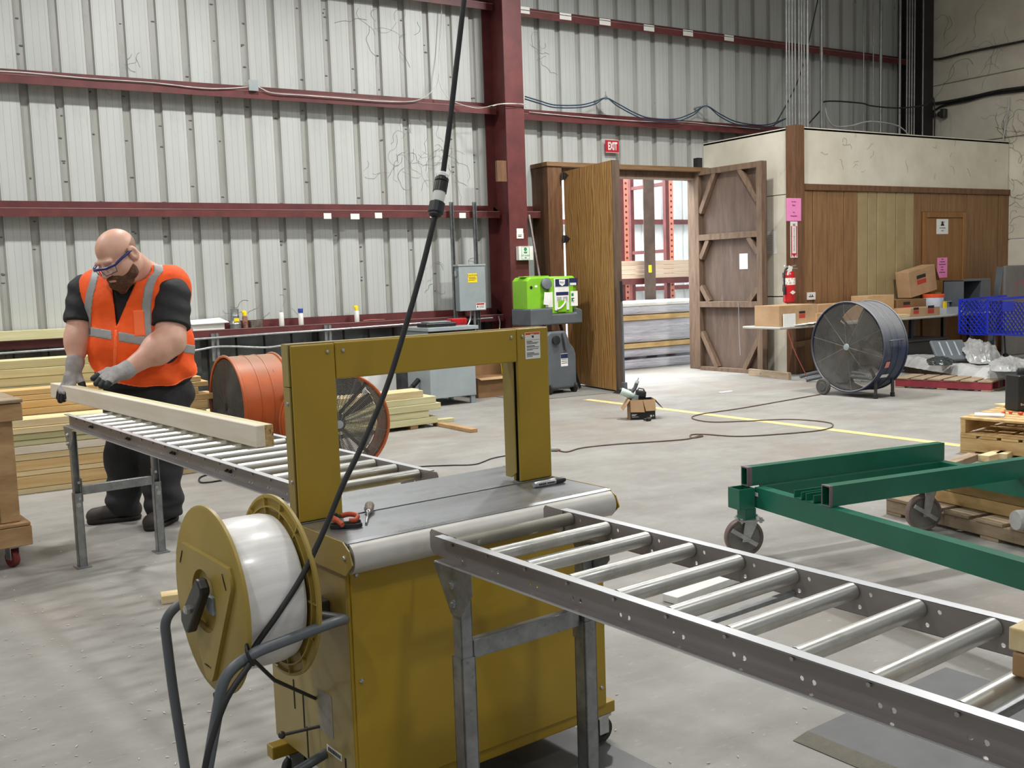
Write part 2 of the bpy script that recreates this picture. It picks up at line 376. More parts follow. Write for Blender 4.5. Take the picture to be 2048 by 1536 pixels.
# --- long back wall of ribbed metal sheets
wall_back = shell('wall_back')
PITCH_R = .3508
def sheet(x0,n,z0,z1,m,mg,name='wall_panel'):
    """one metal sheet: n flats and n recessed ribs, running up from z0 to z1 (local x from the sheet's left edge)"""
    prof=[]; 
    for i in range(n):
        a=i*PITCH_R
        prof += [(a,0),(a+.243,0),(a+.256,.036),(a+.322,.036),(a+.338,0)]
    prof.append((n*PITCH_R,0))
    vs=[(x,y,z0) for x,y in prof]+[(x,y,z1) for x,y in prof]; k=len(prof)
    me=bpy.data.meshes.new(name); me.from_pydata(vs,[],[(i,i+1,k+i+1,k+i) for i in range(k-1)]); me.update()
    me.materials.append(m); me.materials.append(mg)
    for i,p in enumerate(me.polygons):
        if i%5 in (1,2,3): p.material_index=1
    o=bpy.data.objects.new(name,me); COL.objects.link(o); o.parent=wall_back; o.location=(x0,YW,0); return o
ph=1.44-.24                     # first flat left of the first rib
xs=[ph+PITCH_R*3*i for i in range(-4,7)]
for i,x in enumerate(xs):
    n=3 if x+3*PITCH_R<7.5 else max(1,int((7.55-x)/PITCH_R))
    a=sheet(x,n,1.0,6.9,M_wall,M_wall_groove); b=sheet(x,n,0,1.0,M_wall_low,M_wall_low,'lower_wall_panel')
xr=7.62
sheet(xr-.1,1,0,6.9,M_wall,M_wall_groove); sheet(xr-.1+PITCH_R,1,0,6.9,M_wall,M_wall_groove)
xr=xr-.1+2*PITCH_R
for i in range(8):
    x=xr+PITCH_R*3*i
    if x+.4>16.4: break
    door = x+1.05>8.2 and x<10.9
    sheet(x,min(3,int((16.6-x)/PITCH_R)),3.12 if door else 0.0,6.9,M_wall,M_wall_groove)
M_dusty_red=mat('dusty_edge','#8d6f69','#7a5a55',scale=3,stretch=(.3,1,1),rough=.8)
# --- girts: z shaped rails, web level, back flange up the wall, front flange hanging down
def girt(x0,x1,zw,up=.09,down=.09,m=M_red):
    b=MB(); t=.006
    prof=[(YW-.005,zw+up),(YW-.005,zw),(YG,zw),(YG,zw-down),(YG+t,zw-down),(YG+t,zw-t),(YW-.005-t,zw-t),(YW-.005-t,zw+up)]
    b.prism(prof,(x0,0,0),(0,1,0),(0,0,1),(x1-x0,0,0))
    o=b.build('girt',m,wall_back)
    MB().box(x0,YG-.004,zw-.006,x1,YG+.004,zw+.003).build('girt_edge',M_dusty_red,o); return o
for zw in (1.035,2.45,3.845,5.22):
    girt(-4.5,7.33,zw)
girt(7.46,8.28,2.45); girt(7.46,13.2,3.80); girt(7.46,16.35,5.19)
girt(7.46,8.1,1.035)
# --- steel columns
def column(x,yf,w,label,m=M_red,top=7.0):
    c=thing('steel_column',label,'column',(x,0,0))
    MB().box(-w/2,yf,0,w/2,yf+.016,top).build('front_flange',m,c)
    MB().box(-.006,yf+.016,0,.006,YW-.02,top).build('web',m,c)
    MB().box(-w/2,YW-.036,0,w/2,YW-.02,top).build('back_flange',m,c)
    MB().box(-w/2-.04,yf-.04,0,w/2+.04,YW-.01,.02).build('base_plate',m,c)
    return c
COLX=7.395
col1=column(COLX,11.70,.29,'dark red steel column with an eye wash sign between the two wall bays')
for zz in (3.845,2.45,1.035):     # brace brackets behind the flange
    MB().prism([(0,0),(.10,0),(0,-.2)],(-.10,11.80,zz-.02),(0,1,0),(0,0,1),(.008,0,0)).build('brace_plate',M_red_dk,col1)
pa,pb=YP(993,321,11.73),YP(1024,364,11.73)
MB().box(pa.x-COLX,11.72,pb.z,pb.x-COLX,11.77,pa.z).build('wood_block',M_post,col1,bev=.004)
p0=YP(1832,0,12.0)
column(p0.x,11.75,.32,'dark steel column in the far corner above the office',mat('column_black','#2b2123','#221a1c',scale=3,rough=.6))
# --- office box: white upper walls, wooden panelling
OX,OY,OT=11.256,10.356,3.552
wol=shell('wall_office_left')
for (z0,z1) in ((0,1.12),(1.135,2.60),(2.61,OT)):
    MB().box(OX,OY+.1,z0,OX+.09,YW-.01,z1).build('wall_board',M_white_ins,wol,bev=.004)
wof=shell('wall_office_front')
XR=16.43
MB().box(OX+.12,OY+.02,2.74,XR,OY+.12,OT).build('upper_board',M_white_ins,wof,bev=.006)
MB().box(OX+.1,OY-.012,2.655,XR+.02,OY+.05,2.745).build('trim_rail',M_post,wof,bev=.004)
MB().box(OX-.02,OY-.02,0,OX+.17,OY+.16,OT+.02).build('corner_post',M_post,wof,bev=.005)
MB().box(OX+.15,OY+.06,0,XR,OY+.14,2.74).build('backing',M_oldwood,wof)
def px_x(px,py=520): return YP(px,py,OY).x
def planks(pxs,m):
    for a,b in zip(pxs[:-1],pxs[1:]):
        x0,x1=px_x(a)+.006,px_x(b)-.006; d=random.uniform(-.004,.004)
        MB().box(x0,OY+.018+d,.02,x1,OY+.06,2.655).build('plank',m,wof,bev=.005,seg=1)
planks([1606,1628,1657,1690,1717],M_panel_wood)
planks([1717,1737.7,1755.8,1774.6,1793.4,1812,1829.5],M_panel_tan)
planks([1829.5,1844],M_panel_wood)
planks([1934,1951,1975,1997.5,2021],M_panel_wood)
# above the door
dz=YP(1888,424,OY).z
for a,b in zip([1844,1862,1879.5,1897,1914],[1862,1879.5,1897,1914,1934]):
    MB().box(px_x(a)+.005,OY+.018,dz,px_x(b)-.005,OY+.06,2.655).build('plank',M_panel_wood,wof,bev=.005,seg=1)
d3=thing('door_3',None,None); d3['kind']='structure'
xa,xb=px_x(1846),px_x(1932)
fr=MB(); fr.box(xa,OY-.005,0,xa+.09,OY+.06,dz); fr.box(xb-.09,OY-.005,0,xb,OY+.06,dz); fr.box(xa+.0905,OY-.004,dz-.09,xb-.0905,OY+.06,dz)
M_doorw=mat('door_wood','#94683a','#7f5529',scale=3,stretch=(5,5,.5),rough=.45)
fr.build('door_frame',M_doorw,d3,bev=.006)
MB().box(xa+.095,OY+.012,.02,xb-.095,OY+.055,dz-.095).build('door_leaf',M_doorw,d3,bev=.003)
# --- white wall on the right
wr=shell('wall_right')
XWR=16.45
for (z0,z1) in ((0,1.9),(1.91,3.62),(3.63,4.72),(4.73,7.5)):
    MB().box(XWR,4.0,z0,XWR+.12,YW,z1).build('insulation_sheet',M_white_ins,wr,bev=.02)
# --- roof over the hall, rising away from the back wall
rf=MB(); rf.prism([(YW+.3,6.75),(-7,9.3),(-7,9.42),(YW+.3,6.87)],(-9,0,0),(0,1,0),(0,0,1),(29,0,0))
tag(rf.build('ceiling',mat('roof_liner','#c9cbc8','#b9bbb8',scale=.6,rough=.7)),kind='structure')
for i,(x,y,z,pw) in enumerate(LAMPS):      # the lamps themselves hang above the picture
    h=thing('high_bay_lamp','long high bay lamp hanging from the roof','lamp',(x,y,z),0,'high bay lamps under the roof')
    MB().box(-.56,-.19,.012,.56,.19,.09).build('housing',M_white,h)
    zr=6.75+(YW+.3-y)*(9.3-6.75)/(YW+7.3)
    [MB().cyl((q,0,.09),(q,0,zr-z+.02),.006).build('hanger',M_steel,h) for q in (-.4,.4)]
# --- doorway to the annex: timber frame
dn=thing('door_frame',None,None); dn['kind']='structure'; dn.name='trim_1'
jl,jr,jz=8.14,10.97,3.06
MB().box(jl-.14,11.86,0,jl+.10,YW,jz).build('jamb',M_post,dn,bev=.005)
MB().box(jr-.05,11.98,0,jr+.12,YW,jz).build('jamb',M_oldwood,dn,bev=.005)
MB().box(jl-.16,11.84,jz,jr+.02,YW,jz+.06).build('header',mat('header_wood','#8a6a48','#745637',scale=4,stretch=(.6,5,5),rough=.7),dn,bev=.004)
MB().box(jl+.1,11.98,jz-.10,jr-.05,YW,jz).build('head_jamb',M_oldwood,dn)
# left leaf, sheeted with plywood
A=Vector((jl+.10,11.80,0)); B=Vector((8.05,10.46,0))
d=(B-A); Ld=d.length; ang=math.atan2(d.y,d.x)
zt=VP(1228,320,B).z
d1=shell('door_1',loc=A,rz=ang)
MB().box(0,-.012,.03,Ld,0,zt).build('plywood_sheet',M_ply,d1)
b=MB(); 
for (x0,x1,z0,z1) in ((0,.09,.03,zt),(Ld-.09,Ld,.03,zt),(.09,Ld-.09,.03,.12),(.09,Ld-.09,zt-.09,zt),(.09,Ld-.09,1.45,1.54)): b.box(x0,0,z0,x1,.10,z1)
b.build('leaf_frame',M_post,d1,bev=.004)
MB().box(.09,.085,.12,Ld-.09,.097,zt-.09).build('back_sheet',M_ply_dark,d1)
MB().box(Ld,-.01,.03,Ld+.012,.10,zt).build('edge_strip',mat('door_edge','#5d4a3a','#4a3a2c',scale=4,stretch=(4,4,.5),rough=.7),d1)
for zz in (2.92,2.05,.45):
    hb=MB(); hb.box(-.05,-.03,zz-.05,.06,-.012,zz+.05); hb.cyl((-.01,-.03,zz-.055),(-.01,-.03,zz+.055),.016,n=8); hb.prism([(.06,-.05),(.16,0),(.06,.05)],(0,-.016,zz),(1,0,0),(0,0,1),(0,-.006,0))
    hb.build('hinge',M_bolt,d1)
# right leaf, seen from its braced back
A2=Vector((10.86,12.0,0)); B2=GP(1531,742,.05); B2.z=0; d=(B2-A2); L2=d.length; ang2=math.atan2(d.y,d.x); zt2=VP(1530,321,B2).z
d2=shell('door_2',loc=A2,rz=ang2)
MB().box(.0,.04,.05,L2,.055,zt2).build('sheet',M_ply_dark,d2)
T=.13
MB().box(0,-.05,.05,.09,.04,zt2).build('stile',M_oldwood,d2,bev=.004)
MB().box(L2-.10,-.06,.05,L2,.055,zt2).build('stile',M_oldwood,d2,bev=.004)
rails=[]
for yy in (190,575,965,1345):
    pz=VP(1384+ (575-555)*0.3,280+yy*.3385+2,A2).z; rails.append(pz)
for k,pz in enumerate(rails):
    MB().box(.09,-.05,pz-.045,L2-.10,.04,pz+.045 if k else zt2).build('rail',M_oldwood,d2,bev=.004)
def brace(x0,z0,x1,z1):
    MB().beam((x0,-.005,z0),(x1,-.005,z1),.075,.075,up=(0,1,0)).build('brace',M_oldwood,d2,bev=.003)
top,r1,r2,bot=rails
brace(.10,top-.62,.42,top-.02); brace(L2-.10,top-.52,L2-.45,top-.03)
brace(.10,r1-.32,.26,r1-.04); brace(L2-.10,r1-.28,L2-.28,r1-.04)
brace(.10,r2+.28,.27,r2+.04); brace(L2-.10,r2+.24,L2-.28,r2+.04)
brace(.10,bot+.58,.42,bot+.04); brace(L2-.10,bot+.50,L2-.38,bot+.04)
MB().box(L2*.62,.034,1.55,L2*.74,.039,1.78).build('paper_scrap',M_paper,d2)
MB().tube([(L2*.66,-.056,r2+.03),(L2*.665,-.056,r2-.45),(L2*.68,-.056,bot+.25)],.004,n=6).build('hanging_string',M_elec,d2)
# --- annex seen through the doorway
af=shell('wall_annex')
prof=[];xx=6.5
while xx<17: prof+=[(xx,0),(xx+.22,0),(xx+.245,.035),(xx+.285,.035),(xx+.31,0)]; xx+=.31
k=len(prof); me=bpy.data.meshes.new('annex_sheet'); me.from_pydata([(x,18.2+y,0) for x,y in prof]+[(x,18.2+y,6.5) for x,y in prof],[],[(i,i+1,k+i+1,k+i) for i in range(k-1)]); me.update()
link('annex_sheet',me,M_wall_far,af)
for z in (1.15,2.65,4.2): MB().box(6.5,18.0,z,17,18.17,z+.1).build('annex_girt',M_red,af)
MB().box(17,12.4,0,17.1,18.3,6.5).build('annex_end',M_wall_far,af); MB().box(6.4,12.4,0,6.5,18.3,6.5).build('annex_end',M_wall_far,af)
# yellow floor line
a=GP(1172,799); b_=GP(1925,892); n=Vector((a.y-b_.y,b_.x-a.x,0)).normalized()*.06
ly=MB(); ly._add([a-n,b_-n,b_+n,a+n],[(0,1,2,3)]); ly.v=[(x,y,.002) for x,y,z in ly.v]
tag(ly.build('floor_marking',M_lineyel),'worn yellow paint line across the concrete floor','floor marking')
# ================================================================== strapping machine and roller conveyors
TH=.098
def L2W(p): c,s=math.cos(TH),math.sin(TH); return Vector((p[0]*c-p[1]*s,p[0]*s+p[1]*c,p[2]))
def lray(px,py):
    d=ray(px,py); c,s=math.cos(TH),math.sin(TH); return Vector((d[0]*c+d[1]*s,-d[0]*s+d[1]*c,d[2]))
def LX(px,py,x): d=lray(px,py); t=x/d.x; return Vector((x,d.y*t,EYE+d.z*t))
def LY(px,py,y): d=lray(px,py); t=y/d.y; return Vector((d.x*t,y,EYE+d.z*t))
def LZ(px,py,z): d=lray(px,py); t=(z-EYE)/d.z; return Vector((d.x*t,d.y*t,z))
O=Vector((1.68,2.6,0))
def mb(o=O): b=MB(); b.T=Matrix.Translation(-o); return b
mach=thing('strapping_machine','mustard yellow strapping machine with a square arch over its steel table','machine',L2W(O),TH)
X0,X1,YF,YB,ZT=1.217,2.13,2.352,2.87,.848
def screw(p,n,parent,r=.007):
    p=Vector(p);n=Vector(n); b=mb(); b.lathe([(r,0),(r,.002),(r*.7,.005),(0,.006)],p,n,n=10); return b.build('screw',M_zinc,parent,sm=40)
# body
b=mb(); b.box(X0+.004,YF+.006,.14,X1-.004,YB,.80); b.build('body',M_yellow,mach)
fp=mb().box(X0+.012,YF,.137,X1,YF+.01,.772).build('front_panel',M_yellow,mach,bev=.002)
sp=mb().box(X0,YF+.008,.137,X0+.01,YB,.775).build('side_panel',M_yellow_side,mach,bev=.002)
mb().box(X1-.005,YF+.008,.137,X1+.004,YB,.775).build('side_panel',M_yellow,mach,bev=.002)
for (x,z) in ((X0+.03,.752),(X1-.02,.752),(X0+.03,.46),(X1-.02,.2)): screw((x,YF,z),(0,-1,0),mach)
# table
tp=mb(); n=8; prof=[(YB+.03,ZT),(2.612,ZT)]
tp.box(X0-.004,2.622,ZT-.008,2.155,YB+.03,ZT); 
tp.build('rear_table_plate',M_steel_table,mach,bev=.0015)
tp=mb(); prof=[(2.606,ZT-.008),(2.606,ZT),(2.348,ZT),(2.33,ZT-.0025),(2.33,ZT-.010)]
tp.prism(prof,(X0-.004,0,0),(0,1,0),(0,0,1),(2.152-X0+.004,0,0)); tp.build('front_table_plate',M_steel_table,mach)
tr=mb(); r=.043; cy,cz=2.344,ZT-.002-r
tr.prism([(cy+r*math.cos(a),cz+r*math.sin(a)) for a in [PI/2+i*PI*.95/14 for i in range(15)]]+[(cy+.02,cz-.03)],(X0+.002,0,0),(0,1,0),(0,0,1),(2.148-X0-.004,0,0))
tr.build('front_roll_edge',M_steel_roll,mach,sm=50)
spoly=[(YB+.03,ZT+.001),(2.345,ZT+.001),(2.312,ZT-.018),(2.296,ZT-.052),(2.335,ZT-.088),(YB+.03,ZT-.088)]
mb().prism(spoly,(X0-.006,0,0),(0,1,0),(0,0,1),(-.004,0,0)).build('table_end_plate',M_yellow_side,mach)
mb().prism(spoly,(2.152,0,0),(0,1,0),(0,0,1),(.004,0,0)).build('table_end_plate',M_yellow,mach)
screw((X0-.01,2.335,ZT-.04),(-1,0,0),mach)
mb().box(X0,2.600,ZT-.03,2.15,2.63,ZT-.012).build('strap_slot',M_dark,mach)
# arch
AY,AYB,ZA,ZI=2.621,2.678,1.357,1.249
XL0,XL1,XR0,XR1=1.220,1.357,2.019,2.151
def cover(name,x0,x1,z0,z1): return mb().box(x0,AY,z0,x1,AY+.014,z1).build(name,M_yellow,mach,bev=.004,seg=2)
cover('arch_left_cover',XL0+.002,XL1,ZT+.001,ZA-.003); cover('arch_right_cover',XR0+.001,XR1,ZT+.001,ZA); cover('arch_top_cover',XL1+.002,XR0-.001,ZI,ZA-.001)
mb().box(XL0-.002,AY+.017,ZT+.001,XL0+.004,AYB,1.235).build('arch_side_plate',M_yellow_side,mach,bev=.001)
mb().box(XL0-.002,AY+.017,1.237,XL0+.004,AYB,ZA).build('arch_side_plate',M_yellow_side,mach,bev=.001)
mb().box(XL0,AYB-.012,ZT+.001,XL1-.01,AYB,ZA).build('arch_back_cover',M_yellow,mach)
mb().box(XR0+.012,AYB-.012,ZT+.001,XR1,AYB,ZA).build('arch_back_cover',M_yellow,mach)
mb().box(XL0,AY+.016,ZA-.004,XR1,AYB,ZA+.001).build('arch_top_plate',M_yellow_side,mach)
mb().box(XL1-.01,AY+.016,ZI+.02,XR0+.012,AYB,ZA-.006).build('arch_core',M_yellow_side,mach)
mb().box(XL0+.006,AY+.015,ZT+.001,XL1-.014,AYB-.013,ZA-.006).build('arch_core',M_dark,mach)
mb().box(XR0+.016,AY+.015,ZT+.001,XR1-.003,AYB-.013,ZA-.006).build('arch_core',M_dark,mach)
# inner guide of the right leg, its foot cut off at an angle
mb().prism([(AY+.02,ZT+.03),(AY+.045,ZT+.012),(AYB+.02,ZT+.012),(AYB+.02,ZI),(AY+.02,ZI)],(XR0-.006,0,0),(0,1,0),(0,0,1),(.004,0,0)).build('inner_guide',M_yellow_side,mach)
mb().box(XR1-.004,AY+.016,ZT+.001,XR1,AYB,ZA).build('arch_side_plate',M_yellow,mach)
for p in ((XL1-.024,AY,ZA-.026),(XL1+.026,AY,ZA-.026),(XR0-.024,AY,ZA-.026),(XR0+.022,AY,ZA-.026)): screw(p,(0,-1,0),mach,.006)
for z in (1.19,.965): screw((XL0-.002,AY+.03,z),(-1,0,0),mach,.006)
# warning plate on the arch
lab=mb().box(2.052,AY-.0012,1.255,2.115,AY-.0002,1.343).build('warning_label',M_paper,mach)
bars('label_band',M_orange,lab,Vector((2.052,AY-.0012,1.255))-O,(1,0,0),(0,0,1),[(.002,.061,.083,.007)])
bars('label_print',M_print_blk,lab,Vector((2.052,AY-.0012,1.255))-O,(1,0,0),(0,0,1),
     [(.006,.03,.058-.0005,.0022),(.006,.056,.0535,.0016),(.006,.05,.050,.0016),(.006,.04,.0425,.0022),(.006,.058,.0385,.0016),(.006,.055,.033,.0016),(.006,.03,.0295,.0016),(.006,.036,.020,.0022),(.006,.056,.016,.0016),(.006,.058,.0125,.0016),(.006,.03,.0085,.0016),(.004,.059,.0625,.0008)])
pic=mb(); pic.box(2.075,AY-.0016,1.3235,2.0895,AY-.0013,1.3375); pic.build('label_pictogram',M_white,lab,)
hand=mb(); hand.prism([(0,0),(.005,-.001),(.007,.004),(.004,.009),(.0025,.005),(0,.010),(-.001,.005),(-.004,.008)],(2.082,AY-.0017,1.3245),(1,0,0),(0,0,1),(0,-.0003,0)); hand.build('label_hand',M_print_blk,lab)
# emergency button at the back left corner of the table
kn=mb(); p=LZ(585,1018,ZT); kn.lathe([(.016,0),(.016,.012),(.011,.014),(.011,.03)],(1.235,2.78,ZT+.001),n=16); kn.build('button_collar',M_zinc,mach,sm=40)
mb().box(1.228,2.774,ZT+.03,1.244,2.79,ZT+.048).build('button',M_black,mach,bev=.002)
# base rails and casters
for y in (YF+.03,YB-.06): mb().box(X0-.05,y-.022,.098,X1+.045,y+.022,.138).build('base_rail',M_yellow,mach,bev=.004)
def caster(x,y,parent,r=.043,zc=None,o=O,m=M_black,top=.098):
    b=mb(o); b.lathe([(0,-.012),(r*.5,-.012),(r*.55,-.015),(r*.94,-.015),(r,-.009),(r,.009),(r*.94,.015),(r*.55,.015),(r*.5,.012),(0,.012)],(x,y,r),(0,1,0),n=24); w=b.build('caster_wheel',m,parent,sm=40)
    b=mb(o); b.box(x-.02,y-.022,r-.01,x+.02,y-.018,top-.004); b.box(x-.02,y+.018,r-.01,x+.02,y+.022,top-.004); b.box(x-.028,y-.026,top-.008,x+.028,y+.026,top); b.build('caster_fork',M_zinc,parent); return w
for x in (X0+.03,X1-.0): 
    for y in (YF+.035,YB-.06): caster(x,y,mach)
# left side: slots, sticker, nameplate, rods
for (y,z0,z1) in ((2.72,.27,.36),(2.66,.23,.34),(2.645,.14,.24),(2.41,.14,.23)): mb().box(X0-.0008,y-.004,z0,X0+.003,y+.004,z1).build('slot',M_dark,mach)
st=mb().box(X0-.001,2.475,.262,X0,2.56,.385).build('instruction_sticker',mat('worn_sticker','#a59f94','#8b8576',scale=14,rough=.6),mach)
npl=mb().box(X0-.001,2.43,.212,X0,2.52,.232).build('name_strip',M_paper,mach)
bars('strip_print',M_print_blk,npl,Vector((X0-.001,2.515,.222))-O,(0,-1,0),(0,0,1),[(.004+.0095*i,.011+.0095*i,0,.012) for i in range(8)],w=Vector((-1,0,0)))
br=mb(); br.box(X0-.05,2.455,.615,X0,2.515,.665); br.box(X0-.07,2.465,.60,X0-.045,2.505,.64); br.build('tube_bracket',M_bolt,mach,bev=.003)
rod=mb(); rod.tube([(X0,2.56,.27),(X0-.09,2.61,.255)],.005); rod.sphere((X0-.093,2.612,.2545),.011); rod.build('lever',M_bolt,mach,sm=50)
rod=mb(); rod.tube([(X0,2.53,.2),(X0-.10,2.53,.175),(X0-.24,2.50,.145)],.014,n=12); rod.build('dancer_arm',M_grey,mach,sm=50)
rod=mb(); rod.lathe([(.0,-.016),(.026,-.016),(.026,.016),(0,.016)],(X0-.245,2.49,.15),(.3,1,0),n=20); rod.build('guide_roller',M_bolt,mach,sm=40)
rod=mb(); rod.tube([(X0+.0,2.40,.165),(X0-.16,2.38,.12)],.016,n=12); rod.tube([(X0-.002,2.40,.165),(X0-.05,2.393,.152)],.024,n=12); rod.build('spring_rod',M_bolt,mach,sm=50)
# reel stand: bent grey tubes
tA=fillet([(X0-.055,2.485,.632),(1.195,2.31,.652),(1.125,2.222,.690),(.885,2.20,.672),(.815,2.2,.64),(.745,2.2,.36),(.70,2.2,.05)],.06,6)
tB=fillet([(X0,2.74,.665),(.90,2.72,.668),(.852,2.72,.63),(.862,2.72,.43),(.892,2.72,.05)],.05,6)
mb().tube(tA,.0135,n=12).build('reel_stand_tube',M_grey,mach,sm=50)
mb().tube(tB,.0135,n=12).build('reel_stand_tube',M_grey,mach,sm=50)
mb().tube([(.70,2.2,.05),(.80,2.46,.05),(.892,2.72,.05)],.0135,n=12).build('reel_stand_foot',M_grey,mach,sm=50)
mb().tube([(.98,2.69,.50),(1.10,2.70,.53),(X0,2.70,.55)],.006).build('stay_rod',M_bolt,mach)
mb().tube([(.875,2.205,.672),(1.0,2.35,.53),(X0+.002,2.58,.345)],.005,n=8).build('gas_strut',M_black,mach,sm=50)

# strap reel on its spindle
RC=Vector((.975,2.44,.745)); RR=.238
reel=thing('strap_reel','yellow plastic reel of white strapping on the side of the machine','reel',L2W(RC),TH)
def rm(): b=MB(); return b
def flange(xa,s):
    b=rm(); b.lathe([(.078,0),(.085,0),(RR-.006,0),(RR,.004*s),(RR,.012*s),(RR-.008,.014*s),(RR-.012,.006*s),(.085,.006*s),(.085,.05*s if s>0 else -.05),(.078,.05*s if s>0 else -.05)],(xa,0,0),(1,0,0),n=64,closed=True)
    return b.build('flange',M_reel,reel,sm=35)
f1=flange(-.098,1); f2=flange(.098,-1)
# stiffening ribs on the inner face of the far flange, ring
for k in range(14):
    a=2*PI*k/14; b=rm(); b.beam((.088,.185*math.cos(a),.185*math.sin(a)),(.088,RR*.985*math.cos(a),RR*.985*math.sin(a)),.010,.004,up=(1,0,0)) if False else b.beam((.0885,.185*math.cos(a),.185*math.sin(a)),(.0885,RR*.98*math.cos(a),RR*.98*math.sin(a)),.004,.010,up=(1,0,0)); b.build('flange_rib',M_reel,f2)
b=rm(); b.lathe([(.205,-.006),(.209,-.006),(.209,.006),(.205,.006)],(.088,0,0),(1,0,0),n=64,closed=True); b.build('flange_ring',M_reel,f2,sm=40)
b=rm(); b.lathe([(.10,-.08),(.186,-.080),(.191,-.06),(.193,0),(.192,.06),(.187,.080),(.10,.08)],(0,0,0),(1,0,0),n=72); b.build('strap_coil',M_strap,reel,sm=40)
b=rm(); b.lathe([(.10,-.095),(.10,.095)],(0,0,0),(1,0,0),n=40); b.build('core',M_reel,reel,sm=40)
# triangular clamp plate on the near flange
def clampP(a,r): return (r*math.cos(a),r*math.sin(a))
tri=[]
for k,a0 in enumerate((PI*.16,PI*.83,PI*1.5)):
    for da in (-.11,.0,.11): tri.append(clampP(a0+da,.205))
b=rm(); u=Vector((0,-1,0)); v=Vector((0,0,1))
ring=[]; N=len(tri)
inn=[clampP(2*PI*i/36,.082) for i in range(36)]
# plate with a round opening: join each opening point to the outline
def outline(a):
    best=None; c,s=math.cos(a),math.sin(a)
    for i in range(N):
        x1,y1=tri[i];x2,y2=tri[(i+1)%N];dx,dy=x2-x1,y2-y1;det=c*(-dy)+s*dx
        if abs(det)<1e-9: continue
        t=(x1*(-dy)+y1*dx)/det; q=(c*y1-s*x1)/det
        if t>0 and -1e-6<=q<=1+1e-6: best=t if best is None else max(best,t)
    return (best*c,best*s)
angs=sorted([2*PI*i/72 for i in range(72)]); outp=[outline(a) for a in angs]; inp=[clampP(a,.080) for a in angs]
vs=[];fs=[]
for xo in (-.098,-.110):
    for (a,b2) in outp: vs.append((xo,-a,b2))
    for (a,b2) in inp: vs.append((xo,-a,b2))
n=72
for i in range(n):
    j=(i+1)%n
    fs.append((2*n+i,2*n+j,3*n+j,3*n+i)); fs.append((i,j,2*n+j,2*n+i)); fs.append((n+i,3*n+i,3*n+j,n+j))
b=MB(); b._add(vs,fs); b.build('clamp_plate',M_reel,reel,sm=40)
for k,a0 in enumerate((PI*.16,PI*.83,PI*1.5)):
    for da in (-.02,.02):
        c0=clampP(a0+da*1.6,.145); c1=clampP(a0+da*1.2,.19)
        mid=Vector((-.1105,-(c0[0]+c1[0])/2,(c0[1]+c1[1])/2)); tdir=Vector((0,-math.cos(a0+PI/2),math.sin(a0+PI/2)))
        b=MB(); b.beam(mid-tdir*.016,mid+tdir*.016,.002,.003,up=(1,0,0)); b.build('plate_groove',M_bolt,reel)
b=rm(); b.lathe([(0,-.045),(.055,-.045),(.055,-.03),(.098,-.02),(.098,.02),(0,.02)],(.0,0,0),(1,0,0),n=24); b.build('hub',M_reel,reel,sm=40)
b=rm(); b.cyl((-.045,0,0),(-.135,0,0),.012); b.build('spindle',M_zinc,reel,sm=40)
hd=Vector((0,.70,-.71)).normalized()      # black locking handle
b=rm(); c0=Vector((-.118,.0,-.005)); 
b.prism([(-.095,-.012),(-.085,-.026),(.085,-.03),(.10,-.018),(.10,.018),(.085,.03),(-.085,.022),(-.095,.010)],c0,hd,hd.cross(Vector((1,0,0))),(-.026,0,0)); b.build('lock_handle',M_blackp,reel,bev=.006)
b=rm(); b.lathe([(.012,0),(.012,.01),(.008,.014),(0,.014)],c0+Vector((-.026,0,0))+hd*.015,(-1,0,0),n=6); b.build('lock_bolt',M_zinc,reel)
b=rm(); b.box(-.105,-.045,-.03,-.075,.0,.015); b.build('release_block',M_elec,reel,bev=.003)
b=rm(); b.tube(arc((-.098,-.005,-RR-.012),.010,0,2*PI,10,(0,1,0),(0,0,1)),.0028,n=6); b.build('cotter_ring',M_bolt,reel)

# ------------------------------------------------------------------ conveyors
def holed_web(b,x,y0,y1,z0,z1,cells,holes,rows=2,r=.0052):
    """web in the plane x with real holes: cells along y, holes = set of (cell%6,row)"""
    dy=(y1-y0)/cells; dz=(z1-z0)/rows
    for i in range(cells):
        for j in range(rows):
            a,c=y0+i*dy,z0+j*dz
            if (i%6,j) in holes:
                cy,cz=a+dy/2,c+dz/2
                out=[(a,c),(cy,c),(a+dy,c),(a+dy,cz),(a+dy,c+dz),(cy,c+dz),(a,c+dz),(a,cz)]
                ins=[(cy+r*math.cos(t),cz+r*math.sin(t)) for t in [PI*1.25+k*PI/4 for k in range(8)]]
                b._add([(x,p,q) for p,q in out]+[(x,p,q) for p,q in ins],[(k,(k+1)%8,8+(k+1)%8,8+k) for k in range(8)])
            else: b._add([(x,a,c),(x,a+dy,c),(x,a+dy,c+dz),(x,a,c+dz)],[(0,1,2,3)])
RW,RTOP,RH=.457,.0,.064
